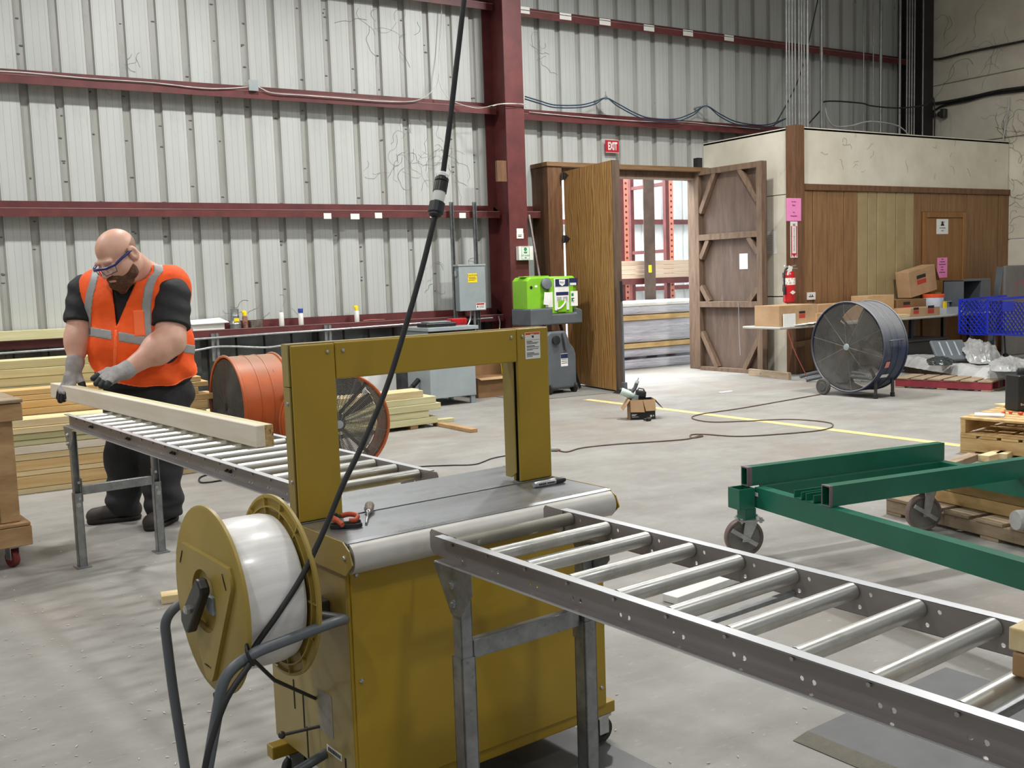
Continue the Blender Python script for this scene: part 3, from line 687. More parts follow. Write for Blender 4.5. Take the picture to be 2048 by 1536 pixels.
def conveyor(label,loc,rz,length,ztop,width,legs,dirty=(),nh=None,pitch=.1535,first=.05):
    """origin on the floor below the end by the machine, left rail at x=0, running along +y"""
    t=thing('roller_conveyor',label,'conveyor',loc,rz)
    zb=ztop-RH
    for side in (0,1):
        xw=.026 if side==0 else width-.026; xo=0 if side==0 else width
        rail=MB(); cells=int(round(length/pitch))*6
        holed_web(rail,xw,0,length,zb,ztop,cells,({(2,0),(3,0)} if side==(1 if nh is None else 0) else {(1,1),(3,1),(2,0)}) if nh is None else nh)
        rail.quad((xw,0,ztop),(xo,0,ztop),(xo,length,ztop),(xw,length,ztop)); rail.quad((xw,0,zb),(xo,0,zb),(xo,length,zb),(xw,length,zb))
        o=rail.build('side_rail',M_alu_web,t,solid=.003)
        b=MB(); b.box(min(xw,xo),.0,ztop,max(xw,xo),length,ztop+.002); b.build('rail_top',M_alu,o)
        xo2=xo+(-.005 if side==0 else .005); b=MB(); b.box(min(xw,xo2),.0,zb-.002,max(xw,xo2),length,zb+.001); b.build('rail_lip',M_alu,o)
        # rounded end gusset
        xg=xw+(.004 if side==0 else -.004)
        b=MB(); b.prism([(.02,zb-.0),(-.055,zb+.006),(-.066,zb+.02),(-.066,ztop-.004),(-.058,ztop+.006),(.02,ztop+.004)],(xg,0,0),(0,1,0),(0,0,1),(.003,0,0)); b.build('end_gusset',M_alu_web,o)
    x0,x1=.031,width-.031
    base=MB(); r=.0185
    base.lathe([(.012,0),(.0165,0),(r,.0),(r,x1-x0),(.0165,x1-x0),(.012,x1-x0)],(0,0,0),(1,0,0),n=20); base.lathe([(0,.006),(.0165,.006)],(0,0,0),(1,0,0),n=12); base.lathe([(.0165,x1-x0-.006),(0,x1-x0-.006)],(0,0,0),(1,0,0),n=12)
    base.cyl((-.012,0,0),(x1-x0+.012,0,0),.0045,n=6)
    me=base.mesh('roller',40); me.materials.append(M_roller)
    me2=base.mesh('roller',40); me2.materials.append(M_roller_dirty)
    k=0; y=first
    while y<length-.02:
        o=bpy.data.objects.new('roller',me2 if k in dirty else me); COL.objects.link(o); o.parent=t; o.location=(x0,y,ztop-.0165); o.rotation_euler=(random.random()*6,0,0); y+=pitch; k+=1
    # cross tie bolts in pairs
    bm_=MB(); bm_.lathe([(.007,0),(.007,.006),(.004,.006),(.004,.013),(0,.013)],(0,0,0),(-1,0,0),n=8); bme=bm_.mesh('tie_bolt',40); bme.materials.append(M_bolt)
    yb=.12
    while yb<length:
        for dy in (0,.032):
            o=bpy.data.objects.new('tie_bolt',bme); COL.objects.link(o); o.parent=t; o.location=(.024,yb+dy,zb+.032)
        yb+=.60
    for yb in [first+pitch*(4*i+1) for i in range(int((length-.3)/(4*pitch)))]:
        MB().box(.03,yb-.008,zb+.002,width-.03,yb+.008,zb+.012).build('cross_tie',M_galv,t)
    for (yl,rev,low) in legs: leg_set(t,yl,zb,width,rev,low)
    return t
def leg_set(t,yl,zb,width,rev,ov):
    """a pair of telescoping legs with bolted head plates and a cross brace; ov = height where the sleeve ends"""
    for side in (0,1):
        xo=.0 if side==0 else width; s=1 if side==0 else -1
        xp=xo-.004*s
        b=MB(); poly=[(-.085,zb-.003),(.085,zb-.003),(.088,zb-.055),(.03,zb-.125),(-.01,zb-.125)] if not rev else [(.085,zb-.003),(-.085,zb-.003),(-.088,zb-.055),(-.03,zb-.125),(.01,zb-.125)]
        b.prism(poly,(xp,yl,0),(0,1,0),(0,0,1),(-.003*s,0,0)); b.box(min(xp,xp+.03*s),yl-.085,zb-.006,max(xp,xp+.03*s),yl+.085,zb-.003)
        hp=b.build('head_plate',M_galv,t)
        for (dy,dz,rr) in ((0,-.045,.012),(.004,-.095,.011)):
            b=MB(); b.lathe([(rr,0),(rr,.003),(rr*.6,.004),(rr*.6,.010),(0,.010)],(xp-.003*s,yl+dy,zb+dz),(-s,0,0),n=8); b.build('head_bolt',M_zinc,hp)
        xc=xp+.004*s; w=.036
        b=MB()   # inner channel, open toward the conveyor end
        ya,yb2=yl-.014,yl+.022
        b.box(xc,ya,ov-.12,xc+.003*s,yb2,zb-.03); b.box(xc+w*s,ya,ov-.12,xc+(w-.003)*s,yb2,zb-.03); b.box(xc,yb2-.003,ov-.12,xc+w*s,yb2,zb-.03)
        b.build('upper_leg',M_galv,t)
        b=MB(); e=.004
        b.box(xc-e*s,ya-e,.006,xc,yb2+e,ov); b.box(xc+(w+e)*s,ya-e,.006,xc+w*s,yb2+e,ov); b.box(xc-e*s,ya-e,.006,xc+(w+e)*s,ya,ov); b.box(xc-e*s,yb2,.006,xc+(w+e)*s,yb2+e,ov)
        lo=b.build('lower_leg',M_galv,t)
        b=MB(); b.box(xc-.02*s,ya-.03,0,xc+(w+.02)*s,yb2+.03,.006); b.build('foot_plate',M_galv,lo)
        b=MB(); b.lathe([(.013,0),(.013,.003),(.008,.004),(.008,.011),(0,.011)],(xc+w*.45*s,ya-e,ov-.065),(0,-1,0),n=10); b.build('leg_bolt',M_zinc,lo)
        b=MB(); b.box(xc+(w+.004)*s,ya-.006,ov-.05,xc+(w+.008)*s,ya+.02,ov+.08); b.build('brace_tab',M_galv,t)
        for dz in (-.03,.06):
            b=MB(); b.lathe([(.008,0),(.008,.004),(0,.004)],(xc+w*.7*s,ya-.005,ov+dz),(0,-1,0),n=8); b.build('tab_bolt',M_zinc,t)
    MB().box(.045,yl-.018,ov-.012,width-.045,yl+.012,ov+.038).build('cross_brace',M_galv,t,bev=.003)
# near conveyor runs toward the viewer: rotate by pi so that +y points away from the machine
p=L2W((1.868,2.215,0))
cvr=conveyor('aluminium roller conveyor running from the machine toward the lower right corner',p,TH+PI,3.08,.85,.457,[(.085,False,.545),(2.9,True,.545)],dirty=(0,))
p=L2W((1.434,2.975,0))
cvl=conveyor('aluminium roller conveyor behind the machine with a timber beam on it',p,TH+.0131,2.97,.856,.475,[(.10,False,.42),(2.90,True,.42)],nh={(2,0),(3,0)},first=.06)
# ================================================================== things on and around the machine
def lmb(): return MB()
def lthing(name,label,cat,p,rz=0,group=None):     # placed in the machine's frame
    return thing(name,label,cat,L2W(p),TH+rz,group)
# --- two boards lying together on the rear conveyor
zr=.856+.002
A=LZ(514,896,zr); Bm=LZ(113,797,zr)
dirv=(Bm-A); dirv.z=0; ang=math.atan2(dirv.y,dirv.x); Lb=3.05
def plank_on(name,label,cat,p,ang,L,w,h,m,group=None,frame=True,bev=.003):
    o=MB().box(0,-w,0,L,0,h).build(name,m,None,bev=bev,seg=1)
    o.location=L2W(p) if frame else p; o.rotation_euler=(0,0,ang+(TH if frame else 0)); return tag(o,label,cat,group)
nrm=Vector((math.sin(ang),-math.cos(ang),0))
plank_on('timber_board','white planed board on the roller conveyor, on the side facing us','board',A,ang,Lb,.040,.092,M_pine_white)
M_endgr=M_pine_gr
o=plank_on('timber_board','greenish treated board with knotty end grain lying behind the white board on the rollers','board',A+nrm*.042+dirv.normalized()*.01,ang,Lb,.040,.090,M_pine_gr)
MB().box(-.0015,-.0395,.0005,0,-.0005,.0895).build('end_grain',mat('end_grain','#c9ac78','#a9854f',scale=60,rough=.75,spots=('#7d4f2b',32,.54,.60,(1,1.6,1))),o)
# --- tools lying on the steel table
mk=LZ(1068,976,ZT+.0005); mk2=LZ(1145,962,ZT+.0005); d=(mk2-mk); d.z=0; am=math.atan2(d.y,d.x)
t=lthing('marker_pen','silver paint marker with a black cap on the machine table','marker',(mk.x,mk.y,ZT+.001),am)
Lm=.128; r=.0095
MB().lathe([(0,0),(r*.85,0),(r,.003),(r,.085)],(0,0,r),(1,0,0),n=20).build('barrel',M_zinc,t,sm=40)
MB().lathe([(r*.98,.085),(r*1.02,.086),(r*1.02,.118),(r*.8,.126),(0,.127)],(0,0,r),(1,0,0),n=12).build('cap',M_blackp,t,sm=20)
bars('marker_print',M_print_blk,t,(.014,-r-.0003,r),(1,0,0),(0,0,1),[(0.0+.0075*i,.0055+.0075*i,0,.0055) for i in range(4)]+[(.034+.006*i,.0385+.006*i,.0005,.004) for i in range(5)])
# snips with red handles
q=LZ(688,1052,ZT)
t=lthing('strap_cutter','strap cutter with two red handles lying on the machine table','cutter',(q.x,q.y,ZT+.001),-.25)
t.scale=(.82,.82,.9)
M_redh=mat('handle_red','#c2502f','#a9401f',scale=10,rough=.45)
b=MB(); b.prism([(-.055,-.022),(.03,-.05),(.052,-.045),(.055,-.03),(.0,.012),(-.045,.01)],(0,-.005,0),(1,0,0),(0,1,0),(0,0,.013)); b.build('base_jaw',M_blackp,t,bev=.003)
b=MB(); b.tube(spline([(-.045,.035,.024),(-.04,.005,.028),(-.028,-.03,.024),(-.018,-.058,.016)]),[.008]*8+[.010]*8+[.008]*9,n=10); b.build('handle',M_redh,t,sm=50)
b=MB(); b.tube(spline([(.005,.04,.024),(.028,.018,.03),(.045,-.012,.028),(.032,-.034,.02),(.012,-.028,.02)]),.0085,n=10); b.build('handle',M_redh,t,sm=50)
b=MB(); b.tube([(-.05,.036,.02),(-.02,.045,.024),(.006,.04,.022)],.006,n=8); b.cyl((-.02,.04,.014),(-.02,.04,.034),.009,n=10); b.build('pivot',M_bolt,t,sm=40)
b=MB(); b.box(-.03,-.038,.013,.05,-.028,.02); b.build('guide_bar',M_bolt,t)
# screwdriver
q=LZ(740,1020,ZT); q2=LZ(722,1090,ZT); d=q2-q; d.z=0
t=lthing('screwdriver','old screwdriver with a ribbed brown handle on the machine table','screwdriver',(q.x,q.y,ZT+.001),math.atan2(d.y,d.x))
M_sdh=mat('worn_handle','#6b5d50','#8a7c6c',scale=30,rough=.5)
MB().lathe([(0,0),(.012,.002),(.0145,.010),(.0135,.03),(.0145,.045),(.011,.055),(.009,.065)],(0,0,.0145),(1,0,-.05),n=12).build('handle',M_sdh,t,sm=30)
MB().lathe([(.008,.065),(.007,.082),(.0035,.086),(.0035,.19),(0,.19)],(0,0,.0145),(1,0,-.06),n=10).build('shaft',M_steel,t,sm=40)
# --- hanging power cord with its plug
cy=2.26
top=[LY(px,py,cy) for px,py in ((928,0),(913,130),(899,250),(886,348))]
bot=[LY(px,py,cy-.02) for px,py in ((870,432),(846,530),(815,640),(773,775),(722,895),(688,965),(655,1045),(608,1145),(560,1222),(507,1298))]
tail=[Vector((.872,2.183,.655)),LY(455,1395,2.17),LY(425,1475,2.16),LY(410,1536,2.15),LY(402,1600,2.15)]
t=lthing('hanging_power_cord','black power cord hanging from above and tied to the reel stand','cord',(0,0,0)); t.location=(0,0,0)
hi=top[0]+(top[0]-top[1])*3.2; hi2=top[0]+(top[0]-top[1])*9 + Vector((.0,.0,.9))
def W(ps): 
    c,s=math.cos(TH),math.sin(TH); return [L2W(p) for p in ps]
t.rotation_euler=(0,0,0)
MB().tube(spline(W([hi2,hi]+top),10),.0072,n=10).build('upper_cord',M_black,t,sm=60)
MB().tube(spline(W(bot+tail[:1]),8),.0072,n=10).build('lower_cord',M_black,t,sm=60)
MB().tube(spline(W(tail),8),.0072,n=10).build('cord_tail',M_black,t,sm=60)
a,b2=L2W(top[-1]),L2W(bot[0]); ax=(b2-a).normalized(); H=(b2-a).length
MB().lathe([(.008,-.005),(.014,0),(.0155,.003),(.0155,.012)],a,ax,n=20).build('plug_collar',M_white,t,sm=40)
MB().lathe([(.016,.010),(.0185,.014),(.0185,.022),(.0165,.024),(.0185,.026),(.0185,H*.44)],a,ax,n=20).build('plug_body',M_blackp,t,sm=30)
MB().lathe([(.0165,H*.44),(.0165,H*.68)],a,ax,n=20).build('plug_sleeve',M_white,t,sm=40)
MB().lathe([(.0185,H*.68),(.021,H*.70),(.021,H*.93),(.017,H*.95),(.017,H*.99),(.010,H*1.03)],a,ax,n=12).build('connector_body',M_blackp,t,sm=20)
for k in range(3): MB().tube(arc(L2W((.878,2.195,.668))+Vector((0,0,.004*k)),.022,0,2*PI,14,(0,.7,.7),(.5,.6,-.6)),.003,n=6).build('cord_tie',M_black,t)
# --- loose wood by the reel and on the near conveyor
q=GP(322,1183); q2=GP(375,1215)
o=MB().box(0,-.09,0,.5,0,.04).build('wood_offcut',M_pine,None,bev=.003); o.location=GP(322,1199); o.rotation_euler=(0,0,-.18); tag(o,'pale wood offcut on the floor behind the strap reel','board')
zc=.852
for i,(px,py,h0,lab,m) in enumerate(((2025,1352,0,'lower wood block with a dark knot on the near conveyor at the right edge',M_bench),(2027,1282,.04,'upper wood block on the near conveyor at the right edge',M_pine))):
    q=LZ(2023,1352,zc)
    o=MB().box(0,-.6,0,.14,0,.0385).build('wood_block',m,None,bev=.003); o.location=L2W((q.x+.003*i,q.y+.008*i,zc+.0015+h0)); o.rotation_euler=(0,0,TH+.02); tag(o,lab,'board')
# --- rubber mats and steel plate on the floor
q=GP(1586,1482); e2=GP(1714,1536)
u=(e2-q).normalized()
t=thing('rubber_mat','grey rubber floor mat with a tapered edge under the near conveyor','mat',q,math.atan2(u.y,u.x))
MB().prism([(0,0),(.075,.011),(.9,.011),(.9,0)],(0,0,.001),(0,1,0),(0,0,1),(.9,0,0)).build('mat_sheet',mat('mat_grey','#6f6f70','#666667',scale=6,rough=.75,bump=.1,bscale=200),t)
MB()._add([(0,0,.0025),(.9,0,.0025),(.9,.073,.0125),(0,.073,.0125)],[(0,1,2,3)]).build('bevel_edge',mat('mat_edge','#726e62','#686459',scale=30,rough=.8,bump=.4,bscale=300),t)
q=L2W((1.33,2.22,0))
o=MB().box(-.10,0,0.001,.88,.55,.006).build('floor_plate',mat('dark_plate','#565656','#48494a',scale=3,rough=.4,metal=.4,spots=('#2e2d2b',4,.6,.75,(1,1,1))),None); o.location=L2W((1.25,2.13,0)); o.rotation_euler=(0,0,TH); tag(o,'dark steel plate on the floor under the strapping machine','plate')
q=GP(1000,772); o=MB().box(0,0,.001,1.75,1.0,.007).build('door_mat',mat('mat_dark','#7d7b75','#6f6d67',scale=4,rough=.8),None); o.location=(6.65,10.55,0); o.rotation_euler=(0,0,-.05); tag(o,'flat dark grey mat on the floor in front of the waste tank','mat')
# white plank below the near conveyor
a=GP(1340,1207);b2=GP(1505,1148); 
o=MB().beam((0,0,.02),((b2-a).length,0,.02),.09,.036).build('white_plank',M_white,None,bev=.003); o.location=a; o.rotation_euler=(0,0,math.atan2((b2-a).y,(b2-a).x)); tag(o,'white painted plank on the floor seen between the near rollers','board')

# ================================================================== lumber
def lumber(label,group,x0,y0,z0,L,w,h,m,rz=0.0):
    o=MB().box(0,0,0,L,w,h).build('lumber_board',m,None,bev=.003,seg=1); o.location=(x0,y0,z0); o.rotation_euler=(0,0,rz); return tag(o,label,'board',group)
ORD=('first','second','third','fourth','fifth','sixth','seventh','eighth','ninth','tenth','eleventh','twelfth','thirteenth','fourteenth')
lab1='pale pine board in the low stack behind the worker'
g1='pine boards in the low stack'
z=.0
XA=-2.4
front=[(.045,M_pine,2.12),(.092,M_pine_or,2.1),(.04,M_pine,2.12),(.082,M_pine_or,2.05),(.05,M_pine,2.10),(.06,M_pine_white,2.08),(.045,M_pine_gr,2.1),(.05,M_pine_gr,2.1),(.05,M_pine,2.08),(.06,M_pine,2.05)]
for i,(h,m,xe) in enumerate(front):
    yy=8.50+random.uniform(-.012,.012)+ (0.02 if i>5 else 0)
    lumber('pale pine board, '+ORD[i]+' from the floor in the low stack behind the worker',g1,XA,yy,z,xe-XA+random.uniform(-.03,.03),.24,h-.003,m); z+=h
ZF=z
# second row, orange boards stepping back
z2=0
for i,(h,m) in enumerate([(.3,M_pine_or),(.2,M_pine_or),(ZF-.5,M_pine_or),(.055,M_pine_or),(.06,M_pine_or),(.045,M_pine_or),(.045,M_pine_or)]):
    lumber('orange pine board, '+ORD[i]+' from the floor in the row behind the low stack','orange pine boards',XA,8.79+i*.004,z2,4.75-XA*0+random.uniform(-.1,.1),.22,h-.003,m); z2+=h
# tall stack of treated boards against the wall
lab2='greenish treated board in the tall stack by the wall'
z=0
for i in range(14):
    h=.0715; yy=9.07+random.uniform(-.01,.01)
    lumber('greenish treated board, '+ORD[i]+' from the floor in the tall stack by the wall','treated boards in the tall stack',XA,yy,z,4.62+random.uniform(-.06,.06),.26,h-.003,M_pine_gr,.0); z+=h
# long stack ending beside the fans
lab3='pale treated board in the stack ending beside the orange fans'
e=GP(880,850); rz3=.06
for i,(dx,m) in enumerate(((.05,M_pine_gr),(-.02,M_pine_gr),(.10,M_pine_gr),(.06,M_pine_gr),(-.10,M_pine),)):
    for j in range(3):
        if i==4 and j==2: continue
        L=2.45; x1=4.82+dx+random.uniform(-.03,.03); y1=9.42+j*.152+random.uniform(-.003,.003)
        lumber('pale treated board in the '+('front','middle','back')[j]+' row, '+ORD[i]+' layer of the stack beside the orange fans','boards in the stack beside the fans',x1-L*math.cos(rz3),y1+.0-L*math.sin(rz3),.04+i*.072,L,.14,.069,m,rz3)
lumber('single board end jutting out of the stack beside the fans',None,4.92,9.62,.0,.26,.09,.04,M_pine_gr,.03)
for x in (2.6,4.55): 
    o=lumber(('left' if x<3 else 'right')+' wood bearer under the stack beside the fans','wood bearers',x,9.28 if x<3 else 9.42,0,.09,.5,.039,M_bench,0)
a=GP(866,851); b2=GP(942,866); d=b2-a
lumber('loose brown offcut lying on the floor beside the board stack',None,a.x,a.y,0,d.length,.08,.038,M_bench,math.atan2(d.y,d.x))
q=GP(50,690); 
lumber('thick pale board lying on the wall rail at the far left',None,-3.6,11.99,1.042,5.62,.24,.10,M_pine_gr,0)
for k,(x,zz) in enumerate(((2.32,.70),(2.32,.60))): lumber(('upper','lower')[k]+' short block of pine beside the tall stack',None,x,9.1,zz-.6*k*0,.14,.09,.04,M_pine_or) if False else None
# ================================================================== drum fans
def drum_fan(name,label,loc,rz,R,depth,zc,m,mg,rings,spokes,blades,bladem,rimr=.016,ringr=.0013,legs=None,group=None,hubr=.05,bw=1):
    """axis along local x, front guard at x=0 facing -x, drum going to +x"""
    t=thing(name,label,'fan',loc,rz,group)
    n=56
    b=MB(); b.lathe([(R-.004,0),(R,0),(R,depth),(R-.004,depth)],(0,0,zc),(1,0,0),n=n,closed=True); b.build('drum',m,t,sm=40)
    for x in (0,depth):
        MB().tube(arc((x,0,zc),R+.004,0,2*PI,n,(0,1,0),(0,0,1))[:-1],rimr,n=8,closed=True).build('rim',m,t,sm=60)
    for x in (depth*.36,depth*.62):
        MB().tube(arc((x,0,zc),R+.001,0,2*PI,n,(0,1,0),(0,0,1))[:-1],.005,n=6,closed=True).build('bead',m,t,sm=60)
    for x,s in ((.004,-1),(depth-.004,1)):
        g=MB()
        for k in range(rings):
            rr=hubr+(R-.02-hubr)*(k+.5)/rings
            g.tube(arc((x+s*.012*(1-(rr/R)**2),0,zc),rr,0,2*PI,44,(0,1,0),(0,0,1))[:-1],ringr,n=4,closed=True)
        for k in range(spokes):
            a=2*PI*k/spokes+.2
            g.tube([(x+s*.014,hubr*math.cos(a),zc+hubr*math.sin(a)),(x,R*math.cos(a),zc+R*math.sin(a))],.0028,n=5)
        gd=g.build('guard',mg,t,sm=60); gd['kind']='stuff'
        MB().lathe([(0,0),(hubr,0),(hubr*.92,.01),(0,.014)],(x+s*.012,0,zc),(s,0,0),n=20).build('guard_badge',M_elec if mg==M_mesh else M_blackp,t,sm=40)
    # blades
    for k in range(blades):
        a=2*PI*k/blades+.5; b=MB(); vs=[]; nr=6
        for i in range(nr+1):
            rr=.07+(R*.90-.07)*i/nr; w=(.05+.16*math.sin(min(1,i/nr*1.1)*PI*.62)*R/.5)*bw
            tw=.75-.35*i/nr
            for e in (-.5,.5):
                c=math.cos(a+e*w/rr*math.cos(tw)*1.2); s=math.sin(a+e*w/rr*math.cos(tw)*1.2)
                vs.append((depth*.45+e*w*math.sin(tw)*.8,rr*c,zc+rr*s))
        b._add(vs,[(2*i,2*i+1,2*i+3,2*i+2) for i in range(nr)]); b.build('blade',bladem,t,sm=60,solid=.004)
    MB().lathe([(0,0),(.075,0),(.085,.03),(.085,.09),(.06,.12),(.06,.22),(0,.22)],(depth*.3,0,zc),(1,0,0),n=20).build('motor',bladem,t,sm=40)
    for a in (PI/4,3*PI/4): 
        MB().beam((depth*.72,-R*math.cos(a),zc-R*math.sin(a)),(depth*.72,R*math.cos(a),zc+R*math.sin(a)),.03,.006,up=(1,0,0)).build('motor_strut',bladem,t)
    return t
# dusty blue fan by the office, facing along the wall
R=.525; xf=9.62; c=XP(1694,694,xf)
fb=drum_fan('drum_fan','large dusty blue drum fan on wheels in front of the work table',(xf,c.y,0),0,R,.40,c.z,M_blue_fan,M_mesh,44,10,4,M_fan_dust,rimr=.011,ringr=.0019,hubr=.04)
zc=c.z
M_tyre=mat('tyre_grey','#55534f','#474542',scale=12,rough=.8)
for x in (-.03,.40):
    MB().lathe([(0,-.03),(.05,-.03),(.055,-.022),(.09,-.026),(.10,-.01),(.10,.01),(.09,.026),(.055,.022),(.05,.03),(0,.03)],(x,.33,.10),(1,0,0),n=28).build('wheel',M_tyre,fb,sm=35)
MB().cyl((-.05,.33,.10),(.44,.33,.10),.012).build('axle',M_bolt,fb,sm=40)
MB().beam((.185,.33,.10),(.185,.22,zc-.44),.16,.02).build('axle_bracket',M_blue_fan,fb)
for x in (.06,.36):
    q=[(x,-.36,.02),(x,-.36,.20),(x,-.33,.28),(x,-.28,.34)]
    MB().tube(fillet(q,.05),.019,n=12).build('leg',M_bolt,fb,sm=50)
    MB().cyl((x,-.36,0),(x,-.36,.05),.026).build('foot',M_black,fb,sm=40)
ha=-.15
MB().tube(fillet([(.10,-(R+.002)*math.cos(ha),zc-R*math.sin(ha)),(.10,-(R+.035),zc+.09),(.30,-(R+.035),zc+.09),(.30,-(R+.002)*math.cos(ha),zc-R*math.sin(ha))],.03),.010,n=8).build('handle',M_grey,fb,sm=50)
def drumlabel(a,x0,x1,da,m,nm):
    b=MB(); r=R+.006
    b._add([(x,-r*math.cos(aa),zc-r*math.sin(aa)) for x in(x0,x1) for aa in(a,a+da)],[(0,1,3,2)]); return b.build(nm,m,fb)
drumlabel(.30,.06,.13,.14,M_orange_rack,'orange_label'); drumlabel(.62,.08,.20,.09,M_paper,'white_label')
# orange fans behind the rear conveyor
nd=Vector((-3.0,-7.4,0)).normalized()          # toward the camera
rt=Vector((-nd.y,nd.x,0))                      # image right
n2=(nd*math.cos(.22)+rt*math.sin(.22)).normalized()
R2=.405; d2=.32
base=YP(678,849,7.55); 
f2=drum_fan('drum_fan','orange drum fan whose wire guard is seen through the machine arch',(base.x,base.y,0),math.atan2(-n2.y,-n2.x),R2,d2,base.z,M_orange_fan,M_mesh,32,14,3,M_fan_dust,rimr=.012,ringr=.0028,hubr=.035,bw=.45)
for y in (-.22,.22): 
    MB().box(-.02,y-.02,0,d2+.02,y+.02,.025).build('skid',M_black,f2); 
    for x in (.05,d2-.05): MB().beam((x,y,.02),(x,y*1.1,base.z-R2*.82),.025,.025).build('skid_post',M_orange_fan,f2)
n1=(nd*math.cos(1.13)-rt*math.sin(1.13)).normalized()
c1=YP(455,814,8.45)
f1=drum_fan('drum_fan','orange drum fan turned sideways beside the board stack',(c1.x,c1.y,0),math.atan2(-n1.y,-n1.x),R2*1.04,.42,c1.z,M_orange_fan,M_fan_dust,36,14,5,M_fan_dust,rimr=.012,ringr=.0032,hubr=.035)
for y in (-.22,.22): 
    MB().box(-.02,y-.02,0,.44,y+.02,.025).build('skid',M_black,f1)
    for x in (.05,.37): MB().beam((x,y,.02),(x,y*1.1,c1.z-R2*.82),.025,.025).build('skid_post',M_orange_fan,f1)
kx=.21; b=MB(); b.cyl((.40,R2*.1-R2-.03,c1.z+.14),(.40,R2*.1-R2-.09,c1.z+.14),.022); b.build('knob',M_black,f1,sm=40)
# ================================================================== wooden bench cart at the left edge
c0=LZ(36,1133,0)
bx=LY(66,1080,c0.y-.06).x; ty=c0.y-.06
ben=lthing('wooden_bench_cart','wooden bench on casters cut off by the left edge','bench',(bx,ty,0))
def bb(name,x0,y0,z0,x1,y1,z1,m=M_bench): return MB().box(x0,y0,z0,x1,y1,z1).build(name,m,ben,bev=.004,seg=1)
zl0,zl1=.125,.235; 
bb('lower_rail',-1.1,0,zl0,0,.038,zl1); bb('lower_rail',-1.1,.74,zl0,0,.778,zl1); bb('end_rail',-.04,.04,zl0,-.002,.738,zl1)
for k in range(5): bb('shelf_board',-1.1,.0+.157*k,zl1+.002,-.004,.148+.157*k,zl1+.022)
xt=LY(43,800,ty).x-bx
lx=LY(46,1060,ty).x-bx; lw=.10
bb('leg',lx-lw,.04,zl1+.024,lx,.08,.85); bb('leg',lx-lw,.66,zl1+.024,lx,.70,.85); bb('leg',-1.05,.04,zl1+.024,-.95,.08,.85); bb('leg_backing',lx-lw-.05,.045,zl1+.024,lx-lw-.008,.085,.85,M_oldwood)
zt=.93
bb('apron',-1.2,0,zt-.10,xt,.038,zt-.004); bb('apron',-1.2,.72,zt-.10,xt,.758,zt-.004)
for k in range(4): bb('top_board',-1.2,-.01+.194*k,zt,xt+.004,.178+.194*k,zt+.02,M_pallet_old)
M_casred=mat('caster_red','#7d2a2a','#6a2222',scale=9,rough=.5)
for (x,y) in ((c0.x-bx-.02,.08),(-1.0,.08),(c0.x-bx-.02,.68)):
    MB().lathe([(0,-.02),(.03,-.02),(.034,-.016),(.047,-.018),(.05,-.010),(.05,.010),(.047,.018),(.034,.016),(.03,.02),(0,.02)],(x,y,.05),(1,.35,0),n=24).build('caster_wheel',M_casred,ben,sm=35)
    b=MB(); b.T=Matrix.Translation((x,y,0))@rotz(.33); b.box(-.029,-.03,.045,-.023,.02,.115); b.box(.023,-.03,.045,.029,.02,.115); b.box(-.035,-.04,.112,.035,.04,.124); b.build('caster_fork',M_zinc,ben)

# ================================================================== green steel cart frame
phi=-.143; cu=Vector((math.cos(phi),math.sin(phi),0)); cv=Vector((-math.sin(phi),math.cos(phi),0))
P0=GP(1497,1110)
gc=thing('steel_cart_frame','green painted steel cart frame of square tubes on large casters','cart',P0,phi)
def tubeb(name,p,q,w,h,t=.006,end=True):
    """hollow rectangular tube from p to q (local), open ends"""
    p=Vector(p);q=Vector(q);d=(q-p).normalized();r=d.cross(Vector((0,0,1)))
    if r.length<.1: r=Vector((1,0,0))
    r.normalize();u=r.cross(d)
    vs=[];fs=[]
    for P in(p,q):
        for (a,b) in((-1,-1),(1,-1),(1,1),(-1,1)): vs.append(P+r*(a*w/2)+u*(b*h/2))
        for (a,b) in((-1,-1),(1,-1),(1,1),(-1,1)): vs.append(P+r*(a*(w/2-t))+u*(b*(h/2-t)))
    for k in range(4):
        j=(k+1)%4; fs+=[(k,8+k,8+j,j),(4+k,4+j,12+j,12+k),(k,j,4+j,4+k),(8+k,12+k,12+j,8+j)]
    o=MB()._add(vs,fs).build(name,M_green,gc); return o
zr0,zr1=.262,.372            # lower rails
x1=GP(1858,917,zr1); e=x1-Vector((P0.x,P0.y,0)); Lu=e.dot(cu)
tubeb('side_rail',(.06,-.02,(zr0+zr1)/2),(.06,-2.6,(zr0+zr1)/2),.062,zr1-zr0)
tubeb('side_rail',(Lu,.02,(zr0+zr1)/2),(Lu,-2.6,(zr0+zr1)/2),.062,zr1-zr0)
tubeb('cross_rail',(.092,.0,(zr0+zr1)/2),(Lu-.032,.0,(zr0+zr1)/2),.05,zr1-zr0-.004)
tubeb('cross_rail',(.092,-2.4,(zr0+zr1)/2),(Lu-.032,-2.4,(zr0+zr1)/2),.05,zr1-zr0-.004)
t1=GP(1492,966,zr1)-P0; y1=t1.dot(cv); 
tubeb('top_rail',(.0,.03,zr1+.053),(Lu+.03,.03,zr1+.053),.055,.102); o=tubeb('primer_end',(-.0005,.03,zr1+.053),(.03,.03,zr1+.053),.0565,.1035); o.data.materials.clear(); o.data.materials.append(M_primer)
a2=GP(1680,1009,zr1)-P0; y2=a2.dot(cv); x2=a2.dot(cu)
tubeb('top_rail',(.035,y2,zr1+.053),(Lu+.55,y2,zr1+.053),.06,.102); o=tubeb('primer_end',(.0345,y2,zr1+.053),(.05,y2,zr1+.053),.0615,.1035); o.data.materials.clear(); o.data.materials.append(M_primer)
tubeb('corner_socket',(-.035,.01,zr0-.0),(-.035,.01,zr1+.0),.10,.10)
tubeb('corner_post',(-.01,.0,.205),(-.01,.0,zr0),.07,.07)
